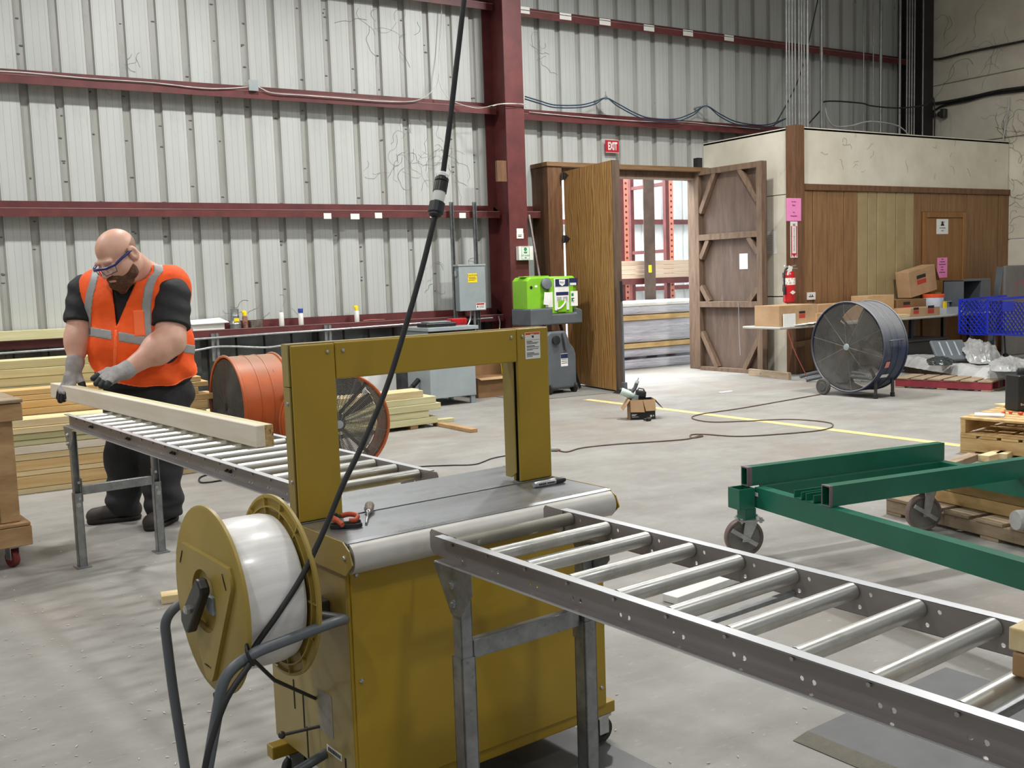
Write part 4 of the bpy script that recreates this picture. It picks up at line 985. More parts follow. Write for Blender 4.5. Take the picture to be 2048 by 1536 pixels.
for k,(dy) in enumerate((y2+.20,y2+.11)):     # small channels between the rails
    b=MB(); b.box(.03,dy-.03,zr1+.001,.30+.05*k,dy+.03,zr1+.005); b.box(.03,dy-.03,zr1+.001,.30+.05*k,dy-.025,zr1+.04); b.box(.03,dy+.025,zr1+.001,.30+.05*k,dy+.03,zr1+.04); b.build('guide_channel',M_green,gc)
q=GP(1540,983,.33)-P0
MB().box(.0275,y2+.52,.325,.0285,y2+.58,.345).build('sticker',M_paper,gc)
M_wheelg=mat('caster_iron','#8d8a84','#77746e',scale=7,rough=.45,metal=.3)
M_tread=mat('caster_tread','#77655f','#64534e',scale=7,rough=.5)
def bigcaster(cx,cy,a,top):
    r=.103
    hub=MB(); hub.T=Matrix.Translation((cx,cy,0))@rotz(a)
    hub.lathe([(0,-.024),(.022,-.024),(.024,-.010),(.085,-.010),(.090,-.022),(.092,-.022),(.092,.022),(.090,.022),(.085,.010),(.024,.010),(.022,.024),(0,.024)],(0,0,r),(0,1,0),n=32); w=hub.build('caster_wheel',M_wheelg,gc,sm=35)
    b=MB(); b.T=hub.T; b.lathe([(.092,-.024),(r-.003,-.024),(r,-.018),(r,.018),(r-.003,.024),(.092,.024)],(0,0,r),(0,1,0),n=40,closed=True); b.build('tread',M_tread,w,sm=35)
    b=MB(); b.T=hub.T
    for s in(-1,1):
        y=.034*s
        b.prism([(-.018,r-.018),(.018,r-.018),(.060,top-.03),(.062,top-.012),(-.0,top-.012),(-.005,top-.03)],(0,y-.003,0),(1,0,0),(0,0,1),(0,.006,0))
    b.box(-.01,-.036,top-.016,.066,.036,top-.010); b.cyl((0,-.045,r),(0,.045,r),.010,n=8); b.build('caster_fork',M_zinc,gc)
    b=MB(); b.T=hub.T; b.beam((-.075,-.042,r+.05),(.06,-.042,r-.035),.012,.022,up=(0,0,1)); b.build('wheel_brake',M_zinc,gc)
    b=MB(); b.T=hub.T; b.box(-.035,-.055,top-.008,.095,.055,top); 
    for (x,y) in ((-.022,-.042),(.082,-.042),(-.022,.042),(.082,.042)): b.cyl((x,y,top-.018),(x,y,top+.01),.008,n=6)
    b.build('mount_plate',M_zinc,gc)
bigcaster(-.03,.0,-.34,.205)
cc=GP(1846,1060)-P0; bigcaster(cc.dot(cu),cc.dot(cv),-.28,.26)
bigcaster(.06,-2.35,-.3,.26)
MB().box(cc.dot(cu)-.05,cc.dot(cv)-.07,.261,cc.dot(cu)+.11,cc.dot(cv)+.07,.268).build('caster_pad',M_green,gc)
b=MB(); b.prism([(0,zr1),(.25,zr1),(0,zr0-.1)],(Lu+.035,-1.6,0),(0,1,0),(0,0,1),(.008,0,0)); b.build('gusset',M_green,gc)

# ================================================================== pallets and loose wood on the right
def pallet(label,loc,rz,m,L=1.2,Wd=1.0,h=.14,boards=7,solid=False,gap=None,edge=None):
    t=thing('pallet',label,'pallet',loc,rz)
    s=.018; em=edge or m
    for y in (0,Wd/2-.02,Wd-.04): MB().box(0,y,s+.001,L,y+.04,h-s-.001).build('stringer',em,t,bev=.003,seg=1)
    w=L/boards*.82
    for k in range(boards):
        x=(L-w)*k/(boards-1); MB().box(x,-.005,h-s,x+w,Wd+.005,h).build('deck_board',m,t,bev=.002,seg=1)
    for k in range(3):
        x=(L-.12)*k/2; MB().box(x,0,0,x+.12,Wd,s).build('bottom_board',m,t,bev=.002,seg=1)
    return t
c=GP(1920,905); rzp=.18
d_=Vector((math.cos(rzp),math.sin(rzp),0)); v_=Vector((-math.sin(rzp),math.cos(rzp),0))
# lower pallet: its long stringer faces us; origin so that the corner c is at the left
pl=pallet('lower pallet of the two stacked at the right edge, with dirty stringer face',c+v_*0,rzp-PI/2,M_pallet,L=1.1,Wd=1.0,h=.145)
pu=pallet('upper new pallet of the two stacked at the right edge, littered with scraps',c-v_*1.1+Vector((0,0,.146))+d_*.0,rzp,M_pallet,L=1.0,Wd=1.1,h=.145,boards=8)
zp=.146+.146
b1=GP(1945,835,zp); o=MB().box(0,0,0,.22,.16,.012).build('cut_panel',M_white,None); o.location=GP(1948,833,zp); o.rotation_euler=(0,0,rzp-1.2); tag(o,'thin white panel offcut lying on the upper pallet','panel')
o=MB().box(0,0,0,.35,.12,.02).build('wood_board',M_pine,None,bev=.002); o.location=GP(2008,815,zp); o.rotation_euler=(0,0,rzp-.5); tag(o,'short pale board at the back of the upper pallet','board')
for i,(px,py) in enumerate(((2007,829),(2021,828),(2041,830))):
    o=MB().sphere((0,0,.014),(.022,.014,.013),n=10,m=6).build('orange_cap',M_orange,None,sm=60); o.location=GP(px,py,zp+.0005); o.rotation_euler=(0,0,i*1.1); tag(o,('left','middle','right')[i]+' small orange plastic cap on the upper pallet','cap','orange caps on the pallet')
q=GP(2038,824,zp+.0005)
t=thing('black_case','tall black plastic case standing on the pallet at the right edge','case',q,-.35)
MB().box(0,0,0,.30,.18,.30).build('case_body',M_blackp,t,bev=.015,seg=3); MB().lathe([(.05,0),(.05,.03),(.04,.05),(0,.05)],(.10,.09,.30),n=20).build('case_cap',M_blackp,t,sm=40)
text('case_lettering','Bos',.028,M_white,t,(.035,-.001,.06),(1,0,0),(0,0,1))
q=GP(2034,893,.27)
o=MB().sphere((0,0,0),(.11,.10,.085),n=16,m=10).build('black_bag',mat('black_cloth','#16171b','#22242a',scale=9,rough=.6,bump=.5,bscale=12),None,sm=60); o.location=GP(2052,898,.0)+Vector((0,0,.28)); o.location.z=.0
o.location=GP(2050,925,0)+Vector((0,0,.30)); tag(o,'crumpled black cloth bag at the right edge by the pallets','bag')
o.scale=(1,1,1)
o.location=GP(2048,944,.085)
o.location.z=.085
# weathered pallet behind the green cart and loose boards on it
rq=-.12; c=GP(1772,1028)
po=pallet('weathered grey pallet lying flat behind the green cart',c,rq-PI/2+.0,M_pallet_old,L=1.5,Wd=1.1,h=.11,boards=7)
g0=GP(1772,1022,.112)
for i,(pxa,pya,pxb,pyb,h0,lab) in enumerate(((1890,985,2060,1025,.0,'lower of two pale beams lying on the weathered pallet'),(1890,975,2060,1010,.075,'upper of two pale beams lying on the weathered pallet'))):
    a=GP(1880,1000,.112); b2=GP(2060,1040,.112); d=b2-a
    o=MB().box(0,-.04,0,1.3,.04,.072).build('wood_beam',M_pallet,None,bev=.003); o.location=a+Vector((0,0,h0+.001)); o.rotation_euler=(0,0,math.atan2(d.y,d.x)); tag(o,lab,'beam')
for i,(px,py,px2,py2,lab) in enumerate(((1900,942,1960,920,'short grey board between the green cart and the pallets'),(1978,925,2010,916,'stubby pine offcut leaning near the pallets'),(2014,921,2046,905,'pine offcut beside the black bag'))):
    a=GP(px,py);b2=GP(px2,py2);d=b2-a
    o=MB().box(0,0,0,max(d.length,.3),.09,.05).build('wood_offcut',(M_pallet_old,M_pine,M_pine)[i],None,bev=.003); o.location=a; o.rotation_euler=(0,0,math.atan2(d.y,d.x)); tag(o,lab,'board')
q=GP(2030,1062,.112)
o=MB().lathe([(0,0),(.05,0),(.056,.02),(.05,.25),(.02,.27),(0,.27)],(0,0,.056),(1,0,0),n=16).build('white_bag',M_film,None,sm=50); o.location=q; o.rotation_euler=(0,0,-.4); tag(o,'white plastic roll lying on the weathered pallet','roll')

# ================================================================== box with nail guns on the floor
c=GP(1280,838)
t=thing('cardboard_box','small open black printed cardboard box standing on the floor','box',GP(1261,840),-.50)
w,dp,h=.265,.20,.21
M_boxblk=mat('box_black','#1d1c1a','#262422',scale=5,rough=.6)
for nm,a in (('wall_front',(0,0,0,w,.005,h)),('wall_back',(0,dp-.005,0,w,dp,h)),('wall_side',(0,.005,0,.005,dp-.005,h)),('wall_side',(w-.005,.005,0,w,dp-.005,h)),('box_bottom',(.005,.005,0,w-.005,dp-.005,.005))): MB().box(*a).build(nm,M_boxblk if nm!='wall_side' else M_card,t)
MB()._add([(0,-.004,h),(w*.5,-.004,h),(w*.56,-.030,h-.13),(0,-.030,h-.125)],[(0,1,2,3)]).build('flap',M_card,t,solid=.004)
MB()._add([(w*.51,-.004,h),(w,-.004,h),(w,-.036,h-.115),(w*.60,-.036,h-.118)],[(0,1,2,3)]).build('flap',M_card,t,solid=.004)
MB()._add([(0,.0,h),(0,dp,h),(-.07,dp,h-.10),(-.075,0.01,h-.11)],[(0,1,2,3)]).build('flap',M_card,t,solid=.004)
MB()._add([(w,.0,h),(w,dp,h),(w+.08,dp,h-.09),(w+.085,0.01,h-.10)],[(0,1,2,3)]).build('flap',M_card_dk,t,solid=.004)
bars('box_print',M_white,t,(0,-.001,0),(1,0,0),(0,0,1),[(.015,.07,.055,.006),(.015,.055,.045,.005),(.015,.09,.03,.004),(.21,.23,.035,.02),(.24,.25,.037,.014)],w=Vector((0,-1,0)))
def nailer(name,label,p,M4,mbody):
    t=thing(name,label,'nail gun',p); t.matrix_world=Matrix.Translation(p)@M4
    return t
n1=thing('nail_gun','pale green nail gun with a black grip sticking out of the floor box','nail gun',GP(1263,803,.0))
B0=GP(1261,840)+Vector((.06,.12,.0)); n1.location=B0+Vector((0,0,.23)); n1.rotation_euler=(0,.45,-.50)
M_mint=mat('tool_mint','#c3d8cc','#b4cabd',scale=8,rough=.4)
MB().lathe([(0,-.10),(.03,-.098),(.04,-.085),(.042,0),(.036,.05),(.03,.06),(0,.06)],(0,0,.03),(1,0,0),n=20).build('motor_housing',M_mint,n1,sm=40)
MB().box(.05,-.025,-.015,.14,.025,.055).build('nose',M_mint,n1,bev=.01)
MB().lathe([(.032,-.104),(.034,-.10),(.034,-.085),(.02,-.11),(0,-.11)],(-.004,0,.03),(1,0,0),n=16).build('end_cap',M_blackp,n1,sm=40)
MB().tube([(.02,0,.06),(.035,0,.12),(.03,0,.175)],[.021,.02,.02],n=12).build('grip',M_grey,n1,sm=50)
MB().lathe([(.021,0),(.023,.01),(.02,.03),(0,.03)],(.03,0,.172),(-.08,0,1),n=14).build('grip_end',M_mint,n1,sm=40); MB().cyl((.028,0,.2),(.024,0,.235),.006).build('air_fitting',M_zinc,n1,sm=40)
MB().box(.07,-.006,.055,.10,.006,.085).build('trigger',M_bolt,n1)
n2=thing('nail_gun','black nail gun standing upright in the floor box','nail gun',B0+Vector((.09,-.05,.006))); n2.rotation_euler=(.05,.12,-.5)
M_amber=mat('amber_dark','#3a3216','#2a2412',scale=10,rough=.35)
MB().box(-.035,-.04,.03,.045,.04,.24).build('magazine',M_amber,n2,bev=.008); MB().box(-.045,-.045,.22,.06,.045,.29).build('head',M_blackp,n2,bev=.012); MB().box(-.05,-.047,.15,-.02,.0,.245).build('label_plate',M_elec,n2,bev=.004); MB().tube([(-.03,0,.29),(-.02,0,.315),(.03,0,.31),(.05,0,.28)],.007,n=8).build('bail',M_bolt,n2,sm=50)
o=MB().lathe([(0,0),(.012,0),(.012,.03),(.02,.032),(.02,.08),(0,.08)],(0,0,.02),(1,0,0),n=12).build('hose_plug',M_blackp,None,sm=40); o.location=GP(1288,843); o.rotation_euler=(0,0,-.1); tag(o,'small black hose plug on the floor in front of the nail gun box','plug')

# ================================================================== cords on the floor
def cord(label,pxs,r,m,name='extension_cord',parts=None,z=None):
    pts=[]
    for k,(px,py) in enumerate(pxs):
        p=GP(px,py); pts.append((p.x,p.y,r+.001))
    o=MB().tube(spline(pts,10),r,n=8).build(name,m,None,sm=60); return tag(o,label,'cord')
cord('brown extension cord looping over the yellow line to the blue fan',[(1118,903),(1135,905),(1165,897),(1230,890),(1290,886),(1370,880),(1398,873),(1405,874),(1385,877),(1382,871),(1410,870),(1480,874),(1580,868),(1640,862),(1664,855),(1655,846),(1580,840),(1480,844),(1420,845),(1385,838),(1400,830),(1480,818),(1560,804),(1640,790)],.006,M_cord)
cord('black cord trailing on the floor behind the machine',[(800,938),(850,934),(900,932),(950,930),(985,918),(1020,912),(1085,908)],.005,M_black)
cord('black cord looped on the floor behind the rear conveyor',[(445,962),(418,966),(401,966),(399,958),(412,952),(440,948),(470,953),(520,958)],.006,M_black)
q=GP(1113,903); t=thing('cord_plug','clear ended cord plug at the end of the brown cord','plug',q,-.7)
MB().lathe([(.006,-.05),(.017,-.045),(.018,0),(.012,.02),(.008,.035)],(0,0,.019),(1,0,0),n=12).build('plug_shell',M_elec,t,sm=40); MB().lathe([(.019,.0),(.019,.012)],(0,0,.019),(1,0,0),n=12).build('plug_ring',M_orange_rack,t,sm=40)
# ================================================================== things on the back wall
def wire(label,pxs,y,r,m,cat='cable',name='cable',n=8):
    pts=[YP(px,py,y if not isinstance(y,(list,tuple)) else y[k]) for k,(px,py) in enumerate(pxs)]
    return tag(MB().tube(spline(pts,n),r,n=6).build(name,m,None,sm=60),label,cat)
p=YP(507,171,12.03)
t=thing('junction_box','square silver junction box on the upper red wall rail','junction box',(p.x,12.03,p.z))
MB().box(-.055,0,-.06,.055,.04,.06).build('box_body',M_zinc,t,bev=.004); MB().box(-.058,-.006,-.063,.058,0,.063).build('cover',M_elec,t,bev=.006)
M_wire=mat('white_wire','#c9c9c4','#b9b9b3',scale=8,rough=.5)
wire('thin white wire along the upper wall rail left of the junction box',[(-20,141),(60,146),(180,157),(300,165),(400,176),(450,177),(497,174)],12.05,.006,M_wire)
wire('thin white wire from the junction box to the steel column',[(517,174),(545,186),(600,190),(680,196),(760,202),(820,203),(850,194),(872,172),(878,150)],12.04,.006,M_wire)
wire('white wire dropping down the wall and turning toward the column',[(884,-10),(882,50),(878,110),(877,150),(884,178),(905,202),(955,216),(1000,208),(1052,208)],[12.2,12.2,12.2,12.15,12.1,12.03,11.9,11.66,11.66],.006,M_wire)
wire('white wire wrapped round the column toward the right bay',[(985,212),(1010,207),(1045,209),(1053,215)],[11.7,11.67,11.66,11.67],.006,M_wire)
wire('white wire lying along the right bay rail',[(1058,224),(1120,230),(1200,237),(1290,243),(1370,244),(1430,250),(1520,258)],12.05,.006,M_wire)
M_bluec=mat('blue_cable','#2f4a63','#26394c',scale=7,rough=.5)
for k,(dy,lab) in enumerate(((0,'upper blue data cable sagging between wall hooks'),(5,'lower blue data cable sagging between wall hooks'))):
    wire(lab,[(1050,193+dy),(1080,202+dy),(1110,210+dy),(1160,210+dy),(1190,203+dy),(1212,196),(1235,207+dy),(1270,226+dy),(1300,236+dy),(1350,238+dy),(1385,226+dy),(1412,212),(1440,228+dy),(1475,244+dy),(1530,250+dy),(1575,236)],12.0-.01*k,.009,M_bluec)
for i,(px,py) in enumerate(((1211,196),(1412,211))):
    p=YP(px,py,12.0)
    o=MB(); o.box(-.02,0,-.01,.02,.26,.01); o.box(-.025,-.015,-.03,.025,.0,.03); o.box(-.008,-.008,.03,.008,.0,.09); o=o.build('cable_hook',M_zinc,None,bev=.003); o.location=p; tag(o,('left','right')[i]+' metal hook holding the blue cables on the wall','hook')
# --- items on the wall rail that serves as a shelf
ZS=1.036
def sh(px,py=640,y=12.16): return YP(px,py,y).x
x0,x1=sh(386,668,12.09),sh(458,665,12.09)
t=thing('white_carton','flat white carton with a loose lid on the wall rail','box',(x0,12.08,ZS))
MB().box(0,0,0,x1-x0-.05,.15,.085).build('carton',M_paper,t,bev=.003); MB()._add([(-.02,.155,.12),(-.02,-.03,.075),(x1-x0-.0,-.035,.082),(x1-x0-.06,.155,.135)],[(0,1,2,3)]).build('lid',M_white,t,solid=.006)
def can(name,label,px,h,r,mb_,mc,ch,cat='spray can',capr=.8,nozzle=None,yy=12.15):
    t=thing(name,label,cat,(sh(px,640,yy),yy,ZS))
    MB().lathe([(r*.94,0),(r,.006),(r,h-ch-.02),(r*.72,h-ch)],n=20).build('can',mb_,t,sm=40)
    MB().lathe([(r*capr,h-ch-.002),(r*capr,h-.006),(r*capr*.9,h),(0,h)],n=18).build('cap',mc,t,sm=40)
    if nozzle: MB().box(-.035,-.012,h-.02,.01,.012,h+.012).build('trigger',nozzle,t,bev=.004)
    return t
t=thing('duct_reducer','galvanized round duct reducer standing on the wall rail','duct',(sh(470,640,12.14),12.14,ZS))
MB().lathe([(.068,0),(.068,.05),(.072,.055),(.068,.06),(.052,.115),(.05,.15),(.053,.155),(.05,.16),(.05,.235),(.048,.235),(.047,.16)],n=28).build('duct_body',M_galv,t,sm=35)
MB().box(-.03,-.071,.085,.03,-.058,.125).build('yellow_tag',M_yel,t)
M_brownlab=mat('brown_label','#7a3f35','#a08872',scale=20,rough=.4)
can('spray_can','brown labelled spray can with a yellow trigger cap on the wall rail',490,.20,.032,M_brownlab,M_yel,.05,nozzle=M_yel)
can('spray_can','bare silver white spray can on the wall rail',563,.19,.032,M_white,M_elec,.02,capr=.35)
can('spray_can','white spray can with a dark blue cap on the wall rail',602,.205,.032,M_white,M_blue if False else mat('cap_blue','#1f3f93',rough=.4),.05,capr=.98)
can('spray_can','white spray can with a yellow trigger cap at the right of the wall rail',714,.20,.032,M_white,M_yel,.05,nozzle=M_yel)
M_dirtybox=mat('dirty_box','#6d665c','#4b443c',scale=16,rough=.7)
o=MB().box(0,0,0,sh(521)-sh(498),.10,.085).build('small_carton',M_dirtybox,None,bev=.004); o.location=(sh(499),12.1,ZS); tag(o,'small dirty carton beside the spray cans on the wall rail','box')
o=MB(); o.tube([(0,0,.012),(.12,.01,.014),(.30,.0,.012)],[.008,.012,.006],n=8); o.tube([(.12,.03,.012),(.2,.02,.012),(.3,.02,.012)],.007,n=8); o=o.build('pruning_pliers',mat('faded_orange','#a2604b','#8b4d3a',scale=14,rough=.6),None,sm=50); o.location=(sh(724),12.12,ZS); tag(o,'faded orange pliers lying on the wall rail','pliers')
# --- conduits under the rail
def conduit(label,pts,r,m=M_zinc,name='conduit',n=10): return tag(MB().tube(pts,r,n=n).build(name,m,None,sm=60),label,'conduit')
yc=12.02
conduit('straight silver conduit along the front of the wall rail',[YP(-30,709,yc),YP(240,690,yc),YP(383,679,yc),YP(545,667,yc),YP(655,660,yc),YP(860,645,yc),YP(985,636,yc)],.014)
conduit('wavy silver conduit below the straight one',spline([YP(-30,735,yc),YP(300,712,yc),YP(383,702,yc),YP(430,694,yc),YP(470,693,yc),YP(530,695,yc),YP(580,690,yc),YP(700,684,yc),YP(840,672,yc)],8),.014)
for i,(px,a,b2) in enumerate(((431,667,722),(656,650,700))):
    u=YP(px,a,yc+.02); l=YP(px+2,b2,yc+.02)
    o=MB(); o.box(-.045,0,0,-.015,.03,u.z-l.z); o.box(.015,0,0,.045,.03,u.z-l.z); o.box(-.045,.03,0,.045,.04,u.z-l.z); o=o.build('strut_channel',M_galv,None); o.location=(l.x,yc+.018,l.z); tag(o,('left','right')[i]+' steel strut carrying the two wall conduits','bracket')
# paper scraps on the rails
def scrap(px,py,w,h,y,lab,m=M_paper,rz=0):
    p=YP(px,py,y); o=MB().box(-w/2,-.002,-h/2,w/2,0,h/2).build('paper_label',m,None); o.location=p; tag(o,lab,'label'); return o
for i,(px,py) in enumerate(((655,432),(710,433),(757,431),(868,430),(925,431))):
    scrap(px,py,.10+.02*(i%2),.07,YG-.002,'torn white label on the middle red wall rail, '+('first','second','third','fourth','fifth')[i]+' from the left')
for i,(px,py) in enumerate(((1047,20),(1131,33),(1210,44),(1298,56),(1376,66),(1458,76))):
    scrap(px,py,.20,.09,YG-.002,'white strip label on the top rail of the right bay, '+('first','second','third','fourth','fifth','sixth')[i]+' from the column',M_paper)
# --- disconnect box on two struts
yb=11.86
a=YP(917,531,yb); b2=YP(971,620,yb)
for i,px in enumerate((903,949)):
    p=YP(px,404,12.0); q=YP(px,640,12.0)
    o=MB(); o.box(-.022,0,0,-.018,.04,p.z); o.box(.018,0,0,.022,.04,p.z); o.box(-.022,.036,0,.022,.04,p.z); o=o.build('strut_post',M_galv,None); o.location=(p.x,11.99,0); tag(o,('left','right')[i]+' upright steel strut behind the grey disconnect box','strut')
t=thing('disconnect_box','tall grey electrical disconnect box with a yellow caution label','electrical box',(a.x,yb,b2.z))
w,h=b2.x-a.x,a.z-b2.z
MB().box(0,0,0,w,.125,h).build('enclosure',M_elec_dk,t,bev=.004); MB().box(-.006,-.012,0,w+.006,0,h-.01).build('cover',M_elec,t,bev=.004); MB().box(-.02,-.02,h-.012,w+.014,.125,h+.012).build('rain_lid',M_elec,t,bev=.004)
lab=MB().box(w*.33,-.014,h*.62,w*.69,-.0125,h*.82).build('caution_label',M_yel,t)
text('caution_text','CAUTION',.033,M_print_blk,lab,(w*.51,-.0145,h*.775),(1,0,0),(0,0,1))
bars('caution_print',M_print_blk,lab,(w*.35,-.0145,h*.64),(1,0,0),(0,0,1),[(0,.11,.055,.006),(.01,.12,.038,.006),(0,.10,.02,.006)],w=Vector((0,-1,0)))
lab=MB().box(w*.62,-.014,.012,w*.98,-.0125,.10).build('danger_label',M_paper,t); bars('danger_band',M_redprint,lab,(w*.63,-.0145,.085),(1,0,0),(0,0,1),[(0,.12,0,.02)],w=Vector((0,-1,0))); bars('danger_print',M_print_blk,lab,(w*.63,-.0145,.02),(1,0,0),(0,0,1),[(.04,.12,.04,.004),(.04,.11,.03,.004),(.04,.12,.018,.004),(.01,.025,.03,.03)],w=Vector((0,-1,0)))
for i,(dx,zz) in enumerate(((-.03,h*.85),)): MB().box(-.02,.03,zz-.05,0,.09,zz+.02).build('latch',M_zinc,t)
conduit('flexible conduit drop below the disconnect box',spline([(a.x+.18,11.9,b2.z),(a.x+.17,11.9,b2.z-.12),(a.x+.10,11.88,b2.z-.22)],6),.014)
conduit('straight conduit drop below the disconnect box',[(a.x+.25,11.92,b2.z),(a.x+.25,11.92,.55)],.02,M_galv)
# --- dry transformer cabinet
R0=GP(953,806); yf=R0.y+.02
xr_=YP(953,790,yf).x; xl_=YP(862,800,yf).x; zt_=YP(953,650,yf).z
t=thing('transformer_cabinet','grey transformer cabinet on the floor below the disconnect box','cabinet',(xl_,yf,0))
w=xr_-xl_; dp=.62
MB().box(0,0,.10,w,dp,zt_-.05).build('cabinet_body',M_elec,t,bev=.006)
MB().box(-.03,-.06,zt_-.045,w+.03,dp+.03,zt_).build('lid',M_elec,t,bev=.005); MB().box(.0,-.03,zt_-.11,w,0,zt_-.046).build('vent_gap',M_dark,t)
for (x,y) in ((0.01,.01),(w-.07,.01),(.01,dp-.05),(w-.07,dp-.05)): MB().box(x,y,0,x+.06,y+.04,.099).build('foot',M_elec_dk,t)
lab=MB().box(w*.34,-.002,.60,w*.56,-.0005,.85).build('shock_label',M_paper,t)
for z in (.64,.74): MB().prism([(0,0),(.06,0),(.03,.055)],(w*.36,-.0025,z),(1,0,0),(0,0,1),(0,-.001,0)).build('hazard_triangle',M_yel,lab)
bars('label_print',M_redprint,lab,(w*.36+.07,-.0025,.62),(1,0,0),(0,0,1),[(0,.05,.09,.012),(0,.055,.06,.003),(0,.05,.05,.003),(0,.055,.16,.003),(0,.05,.15,.003)],w=Vector((0,-1,0)))
for (x,z) in ((.03,.13),(w-.03,.13),(w-.03,zt_-.2),(.03,zt_-.2)): MB().lathe([(.008,0),(.006,.004),(0,.004)],(x,0,z),(0,-1,0),n=8).build('screw',M_zinc,t)
o=MB(); o.tube([(-.1,.25,.26),(-.22,.22,.20),(-.35,.2,.02)],.025,n=8); o.tube([(-.02,.28,.32),(-.12,.24,.25)],.032,n=10); o.build('cable_gland',M_black,t,sm=50)
q=(xl_+.05,yf+.02,zt_)
t2=thing('tool_case','flat black and grey tool case lying on the transformer','case',(xl_-.0,yf+.05,zt_+.001),.0)
MB().box(0,0,0,.42,.26,.05).build('case_shell',M_blackp,t2,bev=.012); MB().box(.05,.02,.05,.36,.24,.065).build('case_top',M_elec_dk,t2,bev=.006)
t2=thing('tool_organizer','small red organizer box on the transformer','box',(xl_+.45,yf+.22,zt_+.001),.1)
MB().box(0,0,0,.23,.13,.085).build('organizer_shell',M_red_bright,t2,bev=.012); [MB().box(.02+.055*k,-.004,.02,.06+.055*k,0,.065).build('latch',M_red_bright,t2,bev=.004) for k in range(4)]
# cardboard box beside it
a=GP(957,797); xw=YP(1030,790,a.y).x-a.x
t=thing('cardboard_box','open brown cardboard box on the floor beside the transformer','box',(a.x,a.y,0),0)
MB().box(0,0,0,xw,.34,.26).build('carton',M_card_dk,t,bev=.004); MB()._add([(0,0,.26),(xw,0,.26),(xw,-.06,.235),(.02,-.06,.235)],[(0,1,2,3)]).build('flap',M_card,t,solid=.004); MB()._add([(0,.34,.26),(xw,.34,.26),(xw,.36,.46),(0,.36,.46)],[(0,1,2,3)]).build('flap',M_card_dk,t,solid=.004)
o=MB().box(0,0,0,.46,.05,.62).build('white_board',M_white,None,bev=.004); q=GP(806,808); o.location=(q.x-.42,q.y+.25,0); tag(o,'white panel standing on the floor left of the transformer','panel')
# yellow lanyard hanging by the column
p=YP(997,632,11.75); q=YP(1001,775,11.75)
t=thing('hanging_lanyard','yellow rope lanyard with a steel clip hanging by the column','rope',p)
MB().tube([(0,-.0,.0),(.02,0,-.09),(.01,0,-.16)],.008,n=6).build('clip',M_zinc,t,sm=50); MB().tube(spline([(.01,0,-.16),(-.01,0,-.4),(.02,0,-.7),(.03,0,-1.1)],6),.008,n=6).build('rope',M_yel,t,sm=50)
# --- signs on the column
yf=11.696
def signbox(name,label,pa,pb,y,m,th=.004,cat='sign'):
    a=YP(*pa,y);b=YP(*pb,y); t=thing(name,label,cat,(a.x,y,b.z)); w,h=b.x-a.x,a.z-b.z
    MB().box(0,-th,0,w,0,h).build('sign_plate',m,t); return t,w,h
t,w,h=signbox('eye_wash_sign','white and green eye wash sign on the steel column',(1032,493),(1061,520),11.698,M_white,.07)
bars('sign_border',M_greenprint,t,(0,-.0705,0),(1,0,0),(0,0,1),[(w*.18,w*.74,h*.95,h*.025),(w*.18,w*.74,h*.06,h*.025)],w=Vector((0,-1,0)))
b=MB(); b.box(w*.18,-.0712,h*.06,w*.20,-.0702,h*.95); b.box(w*.72,-.0712,h*.06,w*.74,-.0702,h*.95); b.build('border_side',M_greenprint,t)
MB().lathe([(w*.11,0),(w*.11,.001),(0,.001)],(w*.46,-.0705,h*.78),(0,-1,0),n=16).build('eye_symbol',M_greenprint,t); MB().prism([(-.14*w,.10*h),(.14*w,.10*h),(.08*w,-.02*h),(-.08*w,-.02*h)],(w*.46,-.0705,h*.50),(1,0,0),(0,0,1),(0,-.001,0)).build('basin_symbol',M_greenprint,t)
text('sign_text','EYE WASH',w*.125,M_greenprint,t,(w*.46,-.0712,h*.32),(1,0,0),(0,0,1)); MB().prism([(-.09*w,.1*h),(.09*w,.1*h),(0,0)],(w*.46,-.0705,h*.10),(1,0,0),(0,0,1),(0,-.001,0)).build('arrow',M_greenprint,t)
t,w,h=signbox('column_notice','upper small torn white notice on the column',(1033,457),(1046,466),yf,M_paper,cat='notice')
t,w,h=signbox('column_notice','lower small white notice on the column above the eye wash sign',(1033,466),(1047,477),yf,M_paper,cat='notice'); bars('notice_print',M_print_blk,t,(.02,-.0045,h*.4),(1,0,0),(0,0,1),[(0,w*.5,0,.012),(0,w*.6,h*.25,.006)],w=Vector((0,-1,0)))
t,w,h=signbox('yellow_tag','small yellow and white tag on the column beside the green tank',(1041,580),(1055,595),yf,M_paper,cat='tag'); bars('tag_band',M_yel,t,(0,-.0045,h*.25),(1,0,0),(0,0,1),[(0,w,0,h*.5)],w=Vector((0,-1,0))); text('tag_text','?',h*.45,M_print_blk,t,(w*.2,-.006,h*.3),(1,0,0),(0,0,1))
# --- exit sign
t,w,h=signbox('exit_sign','red exit sign with white letters on the wall above the doorway',(1210,279),(1237.5,306),12.2,M_redprint)
text('exit_text','EXIT',h*.82,M_white,t,(w*.53,-.006,h*.48),(1,0,0),(0,0,1),sx=.55,bold=.006)
bars('sign_border',M_white,t,(0,-.0045,0),(1,0,0),(0,0,1),[(0,w,h*.99,h*.03),(0,w,h*.01,h*.03)],w=Vector((0,-1,0)))
